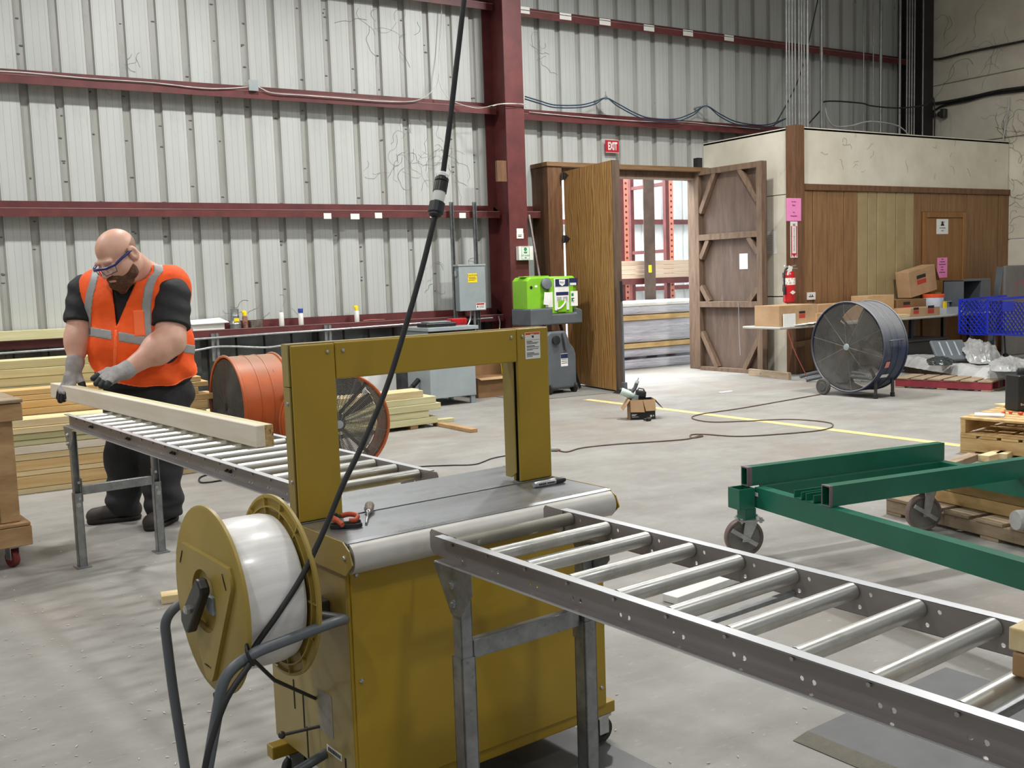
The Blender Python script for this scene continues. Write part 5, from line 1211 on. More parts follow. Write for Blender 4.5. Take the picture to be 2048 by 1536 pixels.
# --- eye wash station: green tank on its tray, waste tank below
G0=GP(1160,775); ye=10.97
a=YP(1056,632,ye); b2=YP(1157,556,ye); w=b2.x-a.x; zb=YP(1100,622,ye).z; ztp=YP(1100,553,ye).z; h=ztp-zb
t=thing('eyewash_station','lime green portable eyewash tank with white panels mounted by the door','eyewash station',(a.x,ye,zb),.06)
dp=.34
b=MB(); b.prism([(0,.0),(w,0),(w,h-.05),(w-.04,h),(.04,h),(0,h-.05)],(0,0,0),(1,0,0),(0,0,1),(0,dp,0)); b.build('tank',M_green_l,t,bev=.025,seg=3)
b=MB(); b.prism([(w*.38,-.04),(w*.88,-.04),(w*.92,h*.97),(w*.42,h*.97)],(0,-.03,0),(1,0,0),(0,0,1),(0,.03,0)); b.build('front_hump',M_green_l,t,bev=.012)
b=MB(); b.box(w*.50,-.045,.0,w*.80,-.03,h*.93); b.build('white_panel',M_white,t,bev=.008)
b=MB(); b.box(w*.565,-.050,-.02,w*.735,-.044,h*.30); b.build('arm_recess',M_green_l,t,bev=.004)
b=MB(); b.tube(spline([(w*.55,-.052,.02),(w*.62,-.055,.04),(w*.70,-.052,.10),(w*.70,-.052,h*.34)],6),.012,n=8); b.build('spout_hose',M_white,t,sm=50)
MB().box(w*.52,-.049,h*.70,w*.79,-.0455,h*.92).build('navy_label',M_navy,t); b=MB(); b.prism([(-.05,.04),(.05,.04),(.045,-.02),(0,-.045),(-.045,-.02)],(w*.655,-.0495,h*.81),(1,0,0),(0,0,1),(0,-.001,0)); b.build('shield_badge',M_white,t); text('badge_text','PULL',.035,M_navy,t,(w*.655,-.052,h*.815),(1,0,0),(0,0,1))
MB().box(w*.53,-.049,h*.44,w*.78,-.0455,h*.54).build('navy_strip',M_navy,t); MB().box(w*.53,-.049,h*.26,w*.78,-.0455,h*.435).build('text_panel',M_paper,t); bars('panel_print',M_print_blk,t,(w*.54,-.0495,h*.27),(1,0,0),(0,0,1),[(0,w*.10,h*.02*k,h*.008) for k in range(1,7)]+[(w*.125,w*.22,h*.02*k,h*.008) for k in range(1,7)],w=Vector((0,-1,0)))
for (x0,x1) in ((w*.33,w*.47),(w*.84,w*.985)):
    lb=MB().box(x0,-.034 if x0>w*.5 else -.034,.05,x1,-.031,h*.55).build('instruction_label',M_paper,t); bars('label_green',M_greenprint,lb,(x0+.01,-.0345,h*.40),(1,0,0),(0,0,1),[(0,.04,.02,.04),(0,.03,-.05,.03)],w=Vector((0,-1,0))); bars('label_print',M_print_blk,lb,(x0+.01,-.0345,.07),(1,0,0),(0,0,1),[(0,.05,.08,.012),(0,.05,.05,.005),(0,.045,.035,.005)],w=Vector((0,-1,0)))
lb=MB().box(w*.82,-.034,h*.72,w*.99,-.0305,h*.93).build('corner_label',M_navy,t); bars('label_white',M_white,lb,(w*.83,-.0345,h*.76),(1,0,0),(0,0,1),[(0,w*.13,0,h*.07)],w=Vector((0,-1,0)))
lb=MB(); lb.T=Matrix.Translation((w*.26,-.06,h*.20))@Matrix.Rotation(.12,4,'Y'); lb.box(0,0,0,w*.12,.002,h*.36); lb=lb.build('hang_tag',M_paper,t); 
MB().lathe([(.07,0),(.075,.01),(.075,.045),(.05,.05),(0,.05)],(w*.36,-.0,h*.78),(-.1,-1,.25),n=24).build('filler_cap',M_grey,t,sm=40)
MB().box(-.0,.06,h-.002,w*.5,.2,h+.012).build('top_handle',M_green_l,t,bev=.01)
MB().lathe([(.022,0),(.022,.002),(0,.002)],(w*.08,.0,h*.70),(0,-1,0),n=12).build('side_port',M_blackp,t); MB().box(w*.15,-.002,h*.70,w*.20,0,h*.76).build('side_label',M_paper,t)
b=MB(); b.prism([(-.02,-.12),(w+.02,-.12),(w+.02,.06),(w*.9,.09),(w*.9,.02),(w*.42,.02),(w*.42,.10),(-.02,.10)],(0,-.09,-.06),(1,0,0),(0,0,1),(0,dp+.09,0)); b.build('drain_tray',M_grey,t,bev=.02,seg=3)
b=MB(); b.beam((w*.5,dp-.05,-.17),(w*.5,dp-.02,-zb+.02),.10,.04); b.box(w*.25,dp-.25,-zb,w*.75,dp+.2,-zb+.02); b.beam((w*.9,dp-.06,-.18),(w*1.12,.10,-zb+.02),.035,.035); b.build('stand',M_blackp,t)
q=GP(1108,788); y0=10.86
t=thing('waste_tank','dark grey wheeled waste water tank below the eyewash','tank',(YP(1098,780,y0).x,y0,0),.05); w2=YP(1157,780,y0).x-YP(1098,780,y0).x; ht=YP(1110,663,y0).z
pf=[(0,.07),(w2,.07),(w2,ht*.62),(w2*.93,ht*.72),(w2*.80,ht*.80),(w2*.66,ht*1.0),(w2*.08,ht),(0,ht*.94)]
MB().prism(pf,(0,0,0),(1,0,0),(0,0,1),(0,.26,0)).build('tank_body',M_grey,t,bev=.03,seg=3)
MB().lathe([(.055,-.0),(.06,.01),(.06,.03),(.045,.035),(0,.035)],(w2*.27,.0,ht*.86),(0,-1,.1),n=20).build('screw_cap',M_blackp,t,sm=40)
MB().tube(spline([(w2*.52,-.02,ht*.97),(w2*.56,-.03,ht*.85),(w2*.62,-.02,ht*.70)],6),.02,n=10).build('grip',M_grey,t,sm=50)
for x in (.03,w2-.03): MB().lathe([(0,-.02),(.06,-.02),(.075,-.012),(.075,.012),(.06,.02),(0,.02)],(x,.04,.075),(1,0,0),n=20).build('wheel',M_black,t,sm=40)
lb=MB().box(w2*.44,-.003,ht*.44,w2*.68,-.0005,ht*.64).build('label',M_paper,t); bars('label_band',M_navy,lb,(w2*.44,-.0035,ht*.58),(1,0,0),(0,0,1),[(0,w2*.24,ht*.02,ht*.07)],w=Vector((0,-1,0))); bars('label_print',M_print_blk,lb,(w2*.46,-.0035,ht*.46),(1,0,0),(0,0,1),[(0,w2*.2,ht*.03*k,ht*.01) for k in range(1,4)],w=Vector((0,-1,0)))
# --- poles
conduit('white conduit running up the door jamb',[XP(1112,352,8.18)*1.0,XP(1113,560,8.18)],.012,M_white)
a=YP(1065,490,11.85);b2=YP(1079,560,11.6)
conduit('slanted brown and white pole leaning behind the eyewash',[YP(1058,430,12.0),YP(1080,560,11.75),YP(1092,640,11.6),Vector((YP(1100,690,11.45).x,11.42,0))],.016,mat('pole_brown','#6b4a35','#b9aeb0',scale=2.5,stretch=(1,1,2),rough=.4))
q=GP(1249,786)
t=thing('floor_scraper','long handled black floor scraper leaning on the plywood door edge','scraper',q)
u=VP(1242,562,q)-q; MB().tube([(0,0,.07),u*.82],.014,n=10).build('pole',M_grey,t,sm=50); MB().tube([u*.82,u],.018,n=10).build('grip',M_blackp,t,sm=50); MB().box(-.03,-.03,.045,.03,.03,.14).build('socket',M_grey,t,bev=.006); MB().prism([(-.12,.0),(.04,.0),(.04,.05),(-.02,.05)],(0,-.1,.0),(1,0,0),(0,0,1),(0,.2,0)).build('blade_head',M_blackp,t)
o=MB().box(-.05,-.05,0,.05,.05,.16).build('wall_sensor',M_blackp,None,bev=.006); p=YP(1396,342,12.0); o.location=(p.x,12.0,jz+.062); tag(o,'small black box on top of the door header','box')
# ================================================================== around the office
PY_=OY-.022
def osign(name,label,pa,pb,m,y=None,cat='sign',th=.003):
    y=PY_ if y is None else y
    a=YP(*pa,y);b=YP(*pb,y); t=thing(name,label,cat,(a.x,y,b.z)); w,h=b.x-a.x,a.z-b.z
    MB().box(0,-th,0,w,0,h).build('sheet',m,t); return t,w,h
D=Vector((0,-1,0))
t,w,h=osign('pink_notice','pink paper notice taped high on the office corner post',(1572.5,396),(1602,442),M_pink,y=OY-.026,cat='notice')
for i,s in enumerate(('Do Not','Block','','Fire','Extinguisher')):
    if s: text('notice_text',s,h*.085,M_print_blk,t,(w*.5,-.0045,h*(.84-.155*i)),(1,0,0),(0,0,1))
t,w,h=osign('fire_extinguisher_sign','narrow red and white fire extinguisher sign on the corner post',(1580.5,443),(1595,515),M_white,y=OY-.026)
bars('sign_border',M_redprint,t,(0,-.0035,0),(1,0,0),(0,0,1),[(.01,.03,h*.45,h*.85),(w-.03,w-.01,h*.45,h*.85)],w=D)
MB().prism([(.02,h*.12),(w-.02,h*.12),(w*.5,h*.01)],(0,-.0035,0),(1,0,0),(0,0,1),(0,-.001,0)).build('arrow',M_redprint,t)
text('fire_text','FIRE',h*.10,M_redprint,t,(w*.5,-.005,h*.90),(1,0,0),(0,0,1),sx=.6)
for i,ch in enumerate('EXTINGUISHER'): text('letter',ch,h*.062,M_redprint,t,(w*.5,-.005,h*(.80-.054*i)),(1,0,0),(0,0,1))
a=XP(1562,485,OX); t=thing('wall_paper','white printed sheet on the white office side wall','notice',(OX-.004,10.72,a.z-.16)); MB().box(0,0,0,.004,.30,.33).build('sheet',M_paper,t); bars('sheet_print',M_elec,t,(-.0005,.28,.03),(0,-1,0),(0,0,1),[(0,.2,.03*k,.006) for k in range(1,9)],w=Vector((-1,0,0)))
# extinguisher
p=YP(1579,606,OY-.13); zt=YP(1579,530,OY-.13).z; h=zt-p.z
t=thing('fire_extinguisher','red fire extinguisher hung on the office corner post','fire extinguisher',(p.x,OY-.125,p.z))
r=.085
MB().lathe([(r*.7,0),(r,.02),(r,h*.72),(r*.85,h*.80),(r*.35,h*.86),(r*.3,h*.90)],n=28).build('cylinder',M_red_bright,t,sm=40)
MB().lathe([(.03,h*.86),(.03,h*.95),(0,h*.95)],n=14).build('valve',M_zinc,t,sm=40)
b=MB(); b.beam((0,0,h*.95),(.10,-.03,h*.99),.03,.012); b.beam((-.01,0,h*.93),(.12,-.035,h*.90),.025,.010); b.beam((-.09,.0,h*.98),(.0,0,h*.95),.02,.015); b.build('lever',M_zinc,t)
MB().tube(spline([(-.02,0,h*.92),(-.085,-.01,h*.88),(-.11,-.01,h*.72),(-.11,-.01,h*.45),(-.105,-.01,h*.25)],6),.013,n=8).build('hose',M_black,t,sm=50); MB().lathe([(.02,0),(.022,.1),(.015,.12)],(-.105,-.01,h*.22),n=10).build('nozzle',M_black,t,sm=40)
b=MB(); b.lathe([(r+.002,h*.48),(r+.002,h*.66)],n=28); b.build('wrap_label',mat('label_mix','#efe9dd','#7d6f62',scale=26,rough=.6,lo=.5,hi=.6),t,sm=40)
b=MB(); b.prism([(-.06,0),(0,.03),(.06,0),(0,-.03)],(-.02,-r-.001,h*.28),(1,0,0),(0,0,1),(0,-.002,0)); b.build('diamond_label',M_white,t)
b=MB(); b.T=Matrix.Translation((-.06,-.05,h*.72))@Matrix.Rotation(.3,4,'Y'); b.box(-.04,0,0,.04,.003,.14); b.build('inspection_tag',M_paper,t); MB().box(-.03,.08,h*.3,.03,.10,h*.8).build('wall_bracket',M_bolt,t)
t,w,h=osign('power_outlet','white double power outlet low on the wood panelling',(1613,585),(1629,599),M_white,y=OY+.013,cat='outlet',th=.02); bars('outlet_slots',M_dark,t,(0,-.0205,0),(1,0,0),(0,0,1),[(w*.15,w*.75,h*.42,h*.12),(w*.55,w*.65,h*.55,h*.3),(w*.3,w*.4,h*.62,h*.16)],w=D)
t,w,h=osign('door_notice','white warning notice on the office door',(1873,438),(1896,468),M_paper,y=OY+.010,cat='notice')
text('notice_text','CAUTION',h*.10,M_print_blk,t,(w*.5,-.005,h*.80),(1,0,0),(0,0,1)); MB().prism([(-.05,0),(.05,0),(0,.08)],(w*.5,-.0035,h*.55),(1,0,0),(0,0,1),(0,-.001,0)).build('triangle',M_print_blk,t); text('notice_text','AUTHORIZED',h*.10,M_print_blk,t,(w*.5,-.005,h*.40),(1,0,0),(0,0,1)); text('notice_text','ONLY',h*.11,M_print_blk,t,(w*.5,-.005,h*.22),(1,0,0),(0,0,1))
t,w,h=osign('pink_notice','pink paper notice taped low on the office door',(1874.5,515.5),(1894,555),M_pink,y=OY+.010,cat='notice')
for i,(a0,a1) in enumerate(((.4,.6),(.25,.75),(.15,.85),(.35,.6),(.35,.62),(.2,.78))): bars('notice_line',M_print_blk,t,(0,-.0035,0),(1,0,0),(0,0,1),[(w*a0,w*a1,h*(.92-.13*i),h*.035)],w=D)
# --- folding table with boxes
yt0=9.62; ztb=.755
xl=YP(1560,650,yt0).x; xr2=YP(1975,632,yt0).x
ztb=YP(1700,644,yt0).z
t=thing('work_table','long grey folding table covered with boxes in front of the office','table',(xl,yt0,0))
TW=xr2-xl+.1
MB().box(0,0,ztb-.035,TW,.70,ztb).build('table_top',mat('table_grey','#b7b3aa','#a39f96',scale=3,rough=.5),t,bev=.012)
for x in [YP(q_,660,yt0+.12).x-xl for q_ in (1712,1822,1938)]:
    for y in (.12,.58): MB().beam((x,y,.0),(x,y,ztb-.036),.05,.05).build('leg',M_blackp,t)
def onx(px,py=620): return YP(px,py,yt0+.1).x
def carton(name,label,px0,px1,pytop,y,dp,m=M_card,base=None,rz=0,print_=None,open_=False):
    base=ztb+.0005 if base is None else base
    a=YP(px0,pytop,y); b=YP(px1,pytop,y); h=a.z-base; w=b.x-a.x
    t=thing(name,label,'box',(a.x,y,base),rz)
    if open_:
        for bx in ((0,0,0,w,.005,h),(0,dp-.005,0,w,dp,h),(0,.005,0,.005,dp-.005,h),(w-.005,.005,0,w,dp-.005,h),(.005,.005,0,w-.005,dp-.005,.005)): MB().box(*bx).build('side',m,t)
    else: MB().box(0,0,0,w,dp,h).build('carton',m,t,bev=.004)
    if print_:
        for (u,v,s) in print_:
            bars('black_print',M_print_blk,t,(w*u,-.001,h*v),(1,0,0),(0,0,1),[(0,s,s*.42,s*.28)],w=D); bars('red_print',M_print_red,t,(w*u,-.001,h*v),(1,0,0),(0,0,1),[(0,s,0,s*.45)],w=D)
    return t,w,h
t1,w,h=carton('carton','long low brown carton at the left end of the work table',1558,1634,612,yt0+.06,.45,print_=[(.52,.45,.12)])
tt,w,h=carton('carton','small carton beside the long low one on the work table',1634,1680,627,yt0+.03,.22,print_=[(.2,.5,.12)])
carton('carton','second long carton behind the small one on the work table',1636,1730,610,yt0+.28,.36)
o=MB().box(0,0,0,.22,.02,.17).build('white_card',M_paper,None); o.location=(onx(1559),yt0+.02,ztb); tag(o,'white card leaning on the long low carton','card')
o=MB(); [o.obox((.1*k,.02*math.sin(3*k),.01+.006*k),(.22,.16,.008),rotz(.4*k)) for k in range(4)]; o=o.build('loose_papers',M_paper,None); o.location=(onx(1590),yt0+.12-.05,ztb); o['kind']='stuff'; tag(o,'loose white papers in front of the long low carton on the table','papers')
carton('carton','tall open carton behind the blue fan on the work table',1735,1788,592,yt0+.34,.30,m=mat('card_light','#c7a57c','#b8946a',scale=4,rough=.75),print_=None)
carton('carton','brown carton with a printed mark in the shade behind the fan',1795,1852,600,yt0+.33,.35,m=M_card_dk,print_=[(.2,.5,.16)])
tt,w,h=carton('carton','small low carton with two printed marks at the table front',1821,1880,617,yt0+.02,.30,print_=[(.10,.55,.12),(.58,.55,.15)])
carton('carton','plain carton standing behind the small low one',1851,1883,598,yt0+.34,.12)
# tilted box on top
q=YP(1822,600,yt0+.42)
t=thing('carton','large carton tipped up on top of the other boxes','box',(q.x,yt0+.42,YP(1822,596,yt0+.42).z)); t.rotation_euler=(0,-.17,0)
wx=YP(1875,590,yt0+.42).x-q.x; MB().box(0,0,0,wx,.24,.40).build('carton',M_card,t,bev=.004); bars('black_print',M_print_blk,t,(wx*.28,-.001,.18),(1,0,0),(0,0,1),[(0,.22,.10,.055)],w=D); bars('red_print',M_print_red,t,(wx*.28,-.001,.18),(1,0,0),(0,0,1),[(0,.22,.02,.07)],w=D); MB()._add([(wx,0,.40),(wx,.24,.40),(wx+.10,.22,.16),(wx+.12,.02,.12)],[(0,1,2,3)]).build('flap',M_card_dk,t,solid=.005)
# bucket
q=YP(1876,630,yt0+.22); t=thing('plastic_bucket','translucent white bucket with an orange rim on the work table','bucket',(q.x,yt0+.30,ztb+.001)); hb=YP(1873,588,yt0+.30).z-ztb
MB().lathe([(.12,0),(.128,.01),(.15,hb-.06),(.15,hb-.05)],n=28).build('pail',mat('bucket_white','#c9cdd8','#b8bccb',scale=4,rough=.35),t,sm=40); MB().lathe([(.150,hb-.05),(.158,hb-.045),(.16,hb-.005),(.15,hb),(0,hb)],n=28).build('lid',M_orange,t,sm=40); MB().box(.05,-.155,hb*.3,.11,-.125,hb*.62).build('yellow_label',M_yel,t)
# grey bins, clear trays
q=yt0+.12; x0=YP(1926,620,q).x; x1=YP(1986,620,q).x; zb_=YP(1940,560,q).z-ztb
t=thing('storage_bin','tall grey plastic storage bin standing on end on the work table','bin',(x0,q,ztb+.001)); wb=(x1-x0)*.62
for bx in ((0,.0,0,.02,.36,zb_),(wb-.02,0,0,wb,.36,zb_),(0,.34,0,wb,.36,zb_),(0,0,zb_-.02,wb,.36,zb_),(0,0,0,wb,.36,.02)): MB().box(*bx).build('bin_wall',M_grey,t,bev=.005)
t=thing('storage_bin','grey plastic storage bin behind the one standing on end','bin',(x0+wb+.01,q+.08,ztb+.001)); w3=x1-x0-wb+.05; MB().box(0,0,0,w3,.30,zb_+.01).build('bin_wall',M_grey,t,bev=.012)
x0=YP(1893,640,yt0+.05).x
t=thing('clear_tray','clear plastic tray at the front of the work table','tray',(x0,yt0+.05,ztb+.001)); 
for bx in ((0,0,0,.42,.006,.10),(0,.20,0,.42,.206,.10),(0,.006,0,.006,.2,.10),(.414,.006,0,.42,.2,.10),(.006,.006,0,.414,.2,.005)): MB().box(*bx).build('tray_wall',mat('clear_plastic','#c3c9cc',rough=.15,alpha=.45),t)
t=thing('clear_tray','grey clear organizer tray behind the front tray','tray',(x0+.16,yt0+.32,ztb+.001)); MB().box(0,0,0,.30,.2,.17).build('tray_body',M_elec_dk,t,bev=.006); MB().box(-.01,-.01,.17,.35,.21,.185).build('tray_lid',M_elec,t,bev=.004)
carton('carton','brown carton leaning between the bucket and the grey bin',1884,1922,585,yt0+.56,.12,m=M_card)
o=MB().box(0,0,0,.62,.30,.05).build('wood_tray',M_pine,None,bev=.004); o.location=(YP(1768,640,yt0-.02).x,yt0-.02+.03,ztb+.001); tag(o,'flat pale wood panel on the table front edge beside the fan','board')
# clear tote under the fan view on the table
# --- black crate below the table
q=GP(1820,722); y=9.45
a=YP(1815,718,y); b=YP(1895,718,y); zt=YP(1850,682,y).z
t=thing('plastic_tote','black plastic tote on the floor under the work table','tote',(a.x,y,0)); wt=b.x-a.x
MB().prism([(.06,0),(wt-.1,0),(wt-.02,zt),(0.0,zt)],(0,0,0),(1,0,0),(0,0,1),(0,.5,0)).build('tote_body',M_blackp,t,bev=.01); MB().box(-.03,-.03,zt,wt+.01,.53,zt+.03).build('tote_rim',M_blackp,t,bev=.006)
# --- plywood / sheet at the right end
y=9.75; a=YP(2012,600,y); zt=YP(2015,531,y).z; 
t=thing('metal_sheet','tall grey metal panel with a pink paint smear at the right edge','panel',(YP(2010,600,y).x,y,0)); MB().box(0,0,0,.9,.06,zt).build('sheet',mat('panel_grey','#7d7a78','#6d6a68',scale=2,rough=.5,spots=('#a8565a',2.2,.58,.66,(1,1,1))),t,bev=.02); MB().beam((-.10,.2,0),(-.02,.08,zt-.02),.02,.10).build('side_fold',M_grey,t)
# --- blue shopping cart
y=9.0; a=YP(1974,672,y); zb_=YP(1976,668,y).z; zt=YP(1974,601,y).z
t=thing('shopping_cart','blue plastic shopping cart with lattice sides cut off by the right edge','shopping cart',(a.x,y,0),-.12)
Lc=1.0; dpc=.5
def lattice(o,u,v,w,h,nm):
    b=MB(); o=Vector(o);u=Vector(u);v=Vector(v); nn=u.cross(v).normalized()
    st=.085; k=-h
    while k<w:
        # diagonal strips
        x0_,y0_=(k,0) if k>=0 else (0,-k); x1_,y1_=(k+h,h) if k+h<=w else (w,w-k)
        if x1_-x0_>.01: b.beam(o+u*x0_+v*y0_,o+u*x1_+v*y1_,.009,.013,up=nn)
        x0_,y0_=(k,h) if k>=0 else (0,h+k); x1_,y1_=(k+h,0) if k+h<=w else (w,h-(w-k))
        if x1_-x0_>.01: b.beam(o+u*x0_+v*y0_,o+u*x1_+v*y1_,.009,.013,up=nn)
        k+=st
    o_=b.build(nm,M_blue,t); o_['kind']='stuff'; return o_
hh=zt-zb_
lattice((0,0,zb_),(1,0,-.08),(0,0,1),Lc,hh,'lattice_side'); lattice((0,dpc,zb_),(1,0,-.08),(0,0,1),Lc,hh,'lattice_side'); lattice((0,0,zb_),(0,1,0),(0,0,1),dpc,hh,'lattice_end')
for yy in (0,dpc):
    MB().beam((0,yy,zt),(Lc,yy,zt+.03),.03,.035).build('top_rim',M_blue,t); MB().beam((0,yy,zb_),(Lc,yy,zb_-.08),.02,.025).build('bottom_rim',M_blue,t); MB().beam((0,yy,zb_),(0,yy,zt),.025,.025).build('corner_rib',M_blue,t)
MB().box(.30,-.012,zt-.18,.55,-.004,zt-.03).build('badge_plate',M_blue,t)
MB().box(.0,0,zb_-.02,Lc,dpc,zb_-.01).build('basket_floor',M_blue,t)
for (x,yy) in ((.15,.05),(.15,.45),(.85,.05),(.85,.45)):
    MB().tube([(x+.06,yy,zb_-.03),(x+.1,yy,.10)],.014,n=8).build('leg',M_grey,t,sm=50); MB().lathe([(0,-.015),(.055,-.015),(.06,0),(.055,.015),(0,.015)],(x+.1,yy,.06),(0,1,0),n=16).build('wheel',M_blackp,t,sm=40)
# --- red pallet, film wrapped sheets
c=GP(1957,783); c2=GP(1790,775); d=(c2-c); rz=math.atan2(d.y,d.x)
pr=pallet('red sided pallet on the floor beside the blue fan',c,rz,M_pallet_old,L=1.15,Wd=.55,h=.125,boards=6,edge=mat('pallet_red','#8f2f38','#7a2730',scale=4,rough=.6))
pr.rotation_euler=(0,0,rz-0.0)
# mirror so that the pallet body lies behind its red face
pr.location=c2; pr.rotation_euler=(0,0,rz+PI)
K=GP(1985,764,.14); Lw=GP(1800,732,.14); away=Vector((.77,.64,0)); K=K+away*.62; Lw=Lw+away*.62; uu=(Lw-K); wl=uu.length; K.z=0
t=thing('wrapped_sheets','flat stack of sheets wrapped in clear film on a low pallet','wrapped stack',K,math.atan2(uu.y,uu.x)-PI)
t.location=(Lw.x,Lw.y,0); wl+=.05
for k in range(3): MB().box(0,.1+.42*k,0,wl,.1+.42*k+.09,.09).build('bearer',M_oldwood,t)
MB().box(.0,.02,.092,wl,1.15,.15).build('sheet_stack',M_elec_dk,t,bev=.01)
random.seed(5)
b=MB(); n=40; m_=22; vs=[]
for i in range(n+1):
    for j in range(m_+1):
        x=-.05+(wl+.1)*i/n; y_=-.05+1.25*j/m_; e=min(i,n-i,j,m_-j)
        z=.155+.075*min(1,e/2)+.02*math.sin(9*x+4*y_)*math.sin(7*y_-3*x)+random.uniform(-.010,.010)
        if e==0: z=.105
        vs.append((x+random.uniform(-.015,.015),y_+random.uniform(-.015,.015),z))
b._add(vs,[(i*(m_+1)+j,(i+1)*(m_+1)+j,(i+1)*(m_+1)+j+1,i*(m_+1)+j+1) for i in range(n) for j in range(m_)]); b.build('film_cover',M_film,t,sm=25)
def heap(name,label,loc,sz,m,seed,rz=0):
    """a sheet of film crumpled into creases"""
    rnd=random.Random(seed); b=MB(); n=34; k=24; vs=[]
    cr=[(rnd.uniform(3,9),rnd.uniform(-9,9),rnd.uniform(0,6)) for _ in range(5)]
    for i in range(n+1):
        for j in range(k+1):
            u=i/n*2-1; v=j/k*2-1; r=max(0,1-u*u-.7*v*v)
            z=sz[2]*(r**.8)*(.55+.45*u*rnd.choice((1,1)))+sum(abs(math.sin(a*u+c*v+d)) for a,c,d in cr)*.085*sz[2]*min(1,r*3)
            vs.append((u*sz[0]+rnd.uniform(-.01,.01),v*sz[1]*(1-.3*u*u)+rnd.uniform(-.01,.01),max(z,0)))
    b._add(vs,[(i*(k+1)+j,(i+1)*(k+1)+j,(i+1)*(k+1)+j+1,i*(k+1)+j+1) for i in range(n) for j in range(k)]); o=b.build(name,m,None,sm=70); o.location=loc; o.rotation_euler=(0,0,rz); return tag(o,label,'plastic film')
zf=.245
M_film2=mat('film_heap','#7d7d7b','#a3a3a1',scale=4,rough=.22,bump=.5,bscale=8)
heap('plastic_film','crumpled clear plastic film heaped on the wrapped sheets',GP(1958,722,zf),(.42,.22,.30),M_film2,3,.9); heap('plastic_film','glossy film bunch at the right of the wrapped sheets',GP(2018,738,zf),(.32,.22,.15),M_film2,8,.6)
p=GP(1905,724,zf); t=thing('grey_device','grey flat device tipped on the plastic film','device',p,.0); t.rotation_euler=(.75,0,-.55)
MB().box(-.22,-.02,.02,.22,.34,.07).build('shell',M_grey,t,bev=.02); [MB().box(-.12+.1*k,.05,.0705,-.10+.1*k,.3,.074).build('slot',M_elec,t) for k in range(3)]
heap('dark_film','black and clear plastic sheet beside the grey device',GP(1880,728,zf),(.20,.16,.10),mat('dark_film','#3a403e','#222625',scale=5,rough=.2,bump=.8,bscale=9),12,.6)
# --- boards and scrap by the office corner
a=GP(1497,751); b=GP(1577,760)
o=MB().box(0,0,0,(b-a).length,.05,.10).build('wood_sill',M_pallet_old,None,bev=.004); o.location=a; o.rotation_euler=(0,0,math.atan2((b-a).y,(b-a).x)); tag(o,'weathered board on the floor below the braced door','board')
o=MB().box(0,0,0,.03,.28,2.05).build('wood_board',M_panel_wood,None,bev=.003); o.location=(OX-.05,11.15,0); tag(o,'upright brown board leaning on the white office side wall','board')
for i,(px,py,lab) in enumerate(((1600,757,'grey pipe offcut lying behind the blue fan'),(1612,764,'bent grey metal strip lying behind the blue fan'))):
    q=GP(px,py); o=MB().tube(spline([(0,0,.03),(.3,-.1,.08),(.65,-.3,.06),(.8,-.42,.03)],5),.028,n=8).build('metal_scrap',M_grey,None,sm=50); o.location=q; o.rotation_euler=(0,0,-.1-.3*i); tag(o,lab,'scrap')
a=YP(1540,694,OY+.3)
o=MB().box(0,0,0,.9,.03,.08).build('wall_rail',M_panel_wood,None); o.location=(OX-.12,OY-.06,YP(1580,690,OY).z-.04); o.rotation_euler=(0,-.06,0); tag(o,'thin brown rail fixed across the office corner','rail')
tag(MB().tube(spline([(0,0,.0),(.12,-.02,-.3),(.35,-.05,-.7)],8),.006,n=6).build('red_cord',mat('red_cord','#b0524a',rough=.5),None,sm=50),'thin red cord hanging from the left end of the work table','cord').location=(xl+.12,yt0-.01,ztb-.03)
# --- conduits rising from the office roof
pipes=[(1573.6,3.4),(1579,3),(1585,3),(1591,3),(1598.5,3.4),(1603.7,3),(1608.8,3),(1615.6,5.5),(1643,6.5),(1727,2.5),(1746,2.5),(1761,5.5),(1799,5),(1813,3),(1818,3),(1823,3),(1828,3),(1845,2.6)]
order=('first','second','third','fourth','fifth','sixth','seventh','eighth','ninth','tenth','eleventh','twelfth','thirteenth','fourteenth','fifteenth','sixteenth','seventeenth','eighteenth')
M_pipe=mat('conduit_dull','#9a9a98','#7f7f7d',scale=6,rough=.4,metal=.6)
for i,(px,wpx) in enumerate(pipes):
    y=10.75 if i<8 else (11.1 if i<9 else 11.45); p=YP(px,253,y); q=YP(px+(1.5 if i>2 and i<8 else 0)*0,0,y)
    dp_=p.x*.5245+y*.8514
    o=MB().cyl((0,0,0),((q.x-p.x)*0,0,3.6),wpx*dp_/F_PX/2,n=10).build('conduit',M_pipe,None,sm=40); o.location=(p.x,y,OT-.01); tag(o,order[i]+' conduit from the left rising above the office roof','conduit')
MB_roof=MB().box(OX,OY+.02,OT-.04,XR,YW-.02,OT-.015).build('ceiling_office',M_oldwood); MB_roof['kind']='structure'
def rwire(label,pxs,r,m=M_black): tag(MB().tube(spline([XP(px,py,XWR-.05) for px,py in pxs],6),r,n=6).build('cable',m,None,sm=60),label,'cable')
rwire('dark conduit high on the white right wall',[(1862,119),(1885,117),(1930,106),(2000,92),(2060,80)],.022,M_bolt)
rwire('upper black cable bundle across the white right wall',[(1866,208),(1900,203),(1950,193),(2000,182),(2060,174)],.03)
rwire('lower black cable bundle across the white right wall',[(1862,226),(1885,212),(1930,203),(1980,190),(2060,180)],.018)
rwire('white cable hanging down the right wall behind the office',[(2018,195),(2016,225),(2010,255),(2006,282)],.012,M_wire)
tag(MB().tube(spline([YP(px,py,11.3) for px,py in ((1614,268),(1616,250),(1640,222),(1650,203),(1720,206),(1745,212),(1800,216),(1850,210),(1868,200))]+[Vector((YP(1868,200,11.3).x+.02,11.3,OT-.02))],6),.012,n=6).build('cable',M_black,None,sm=60),'black cable looping behind the conduits above the office','cable')
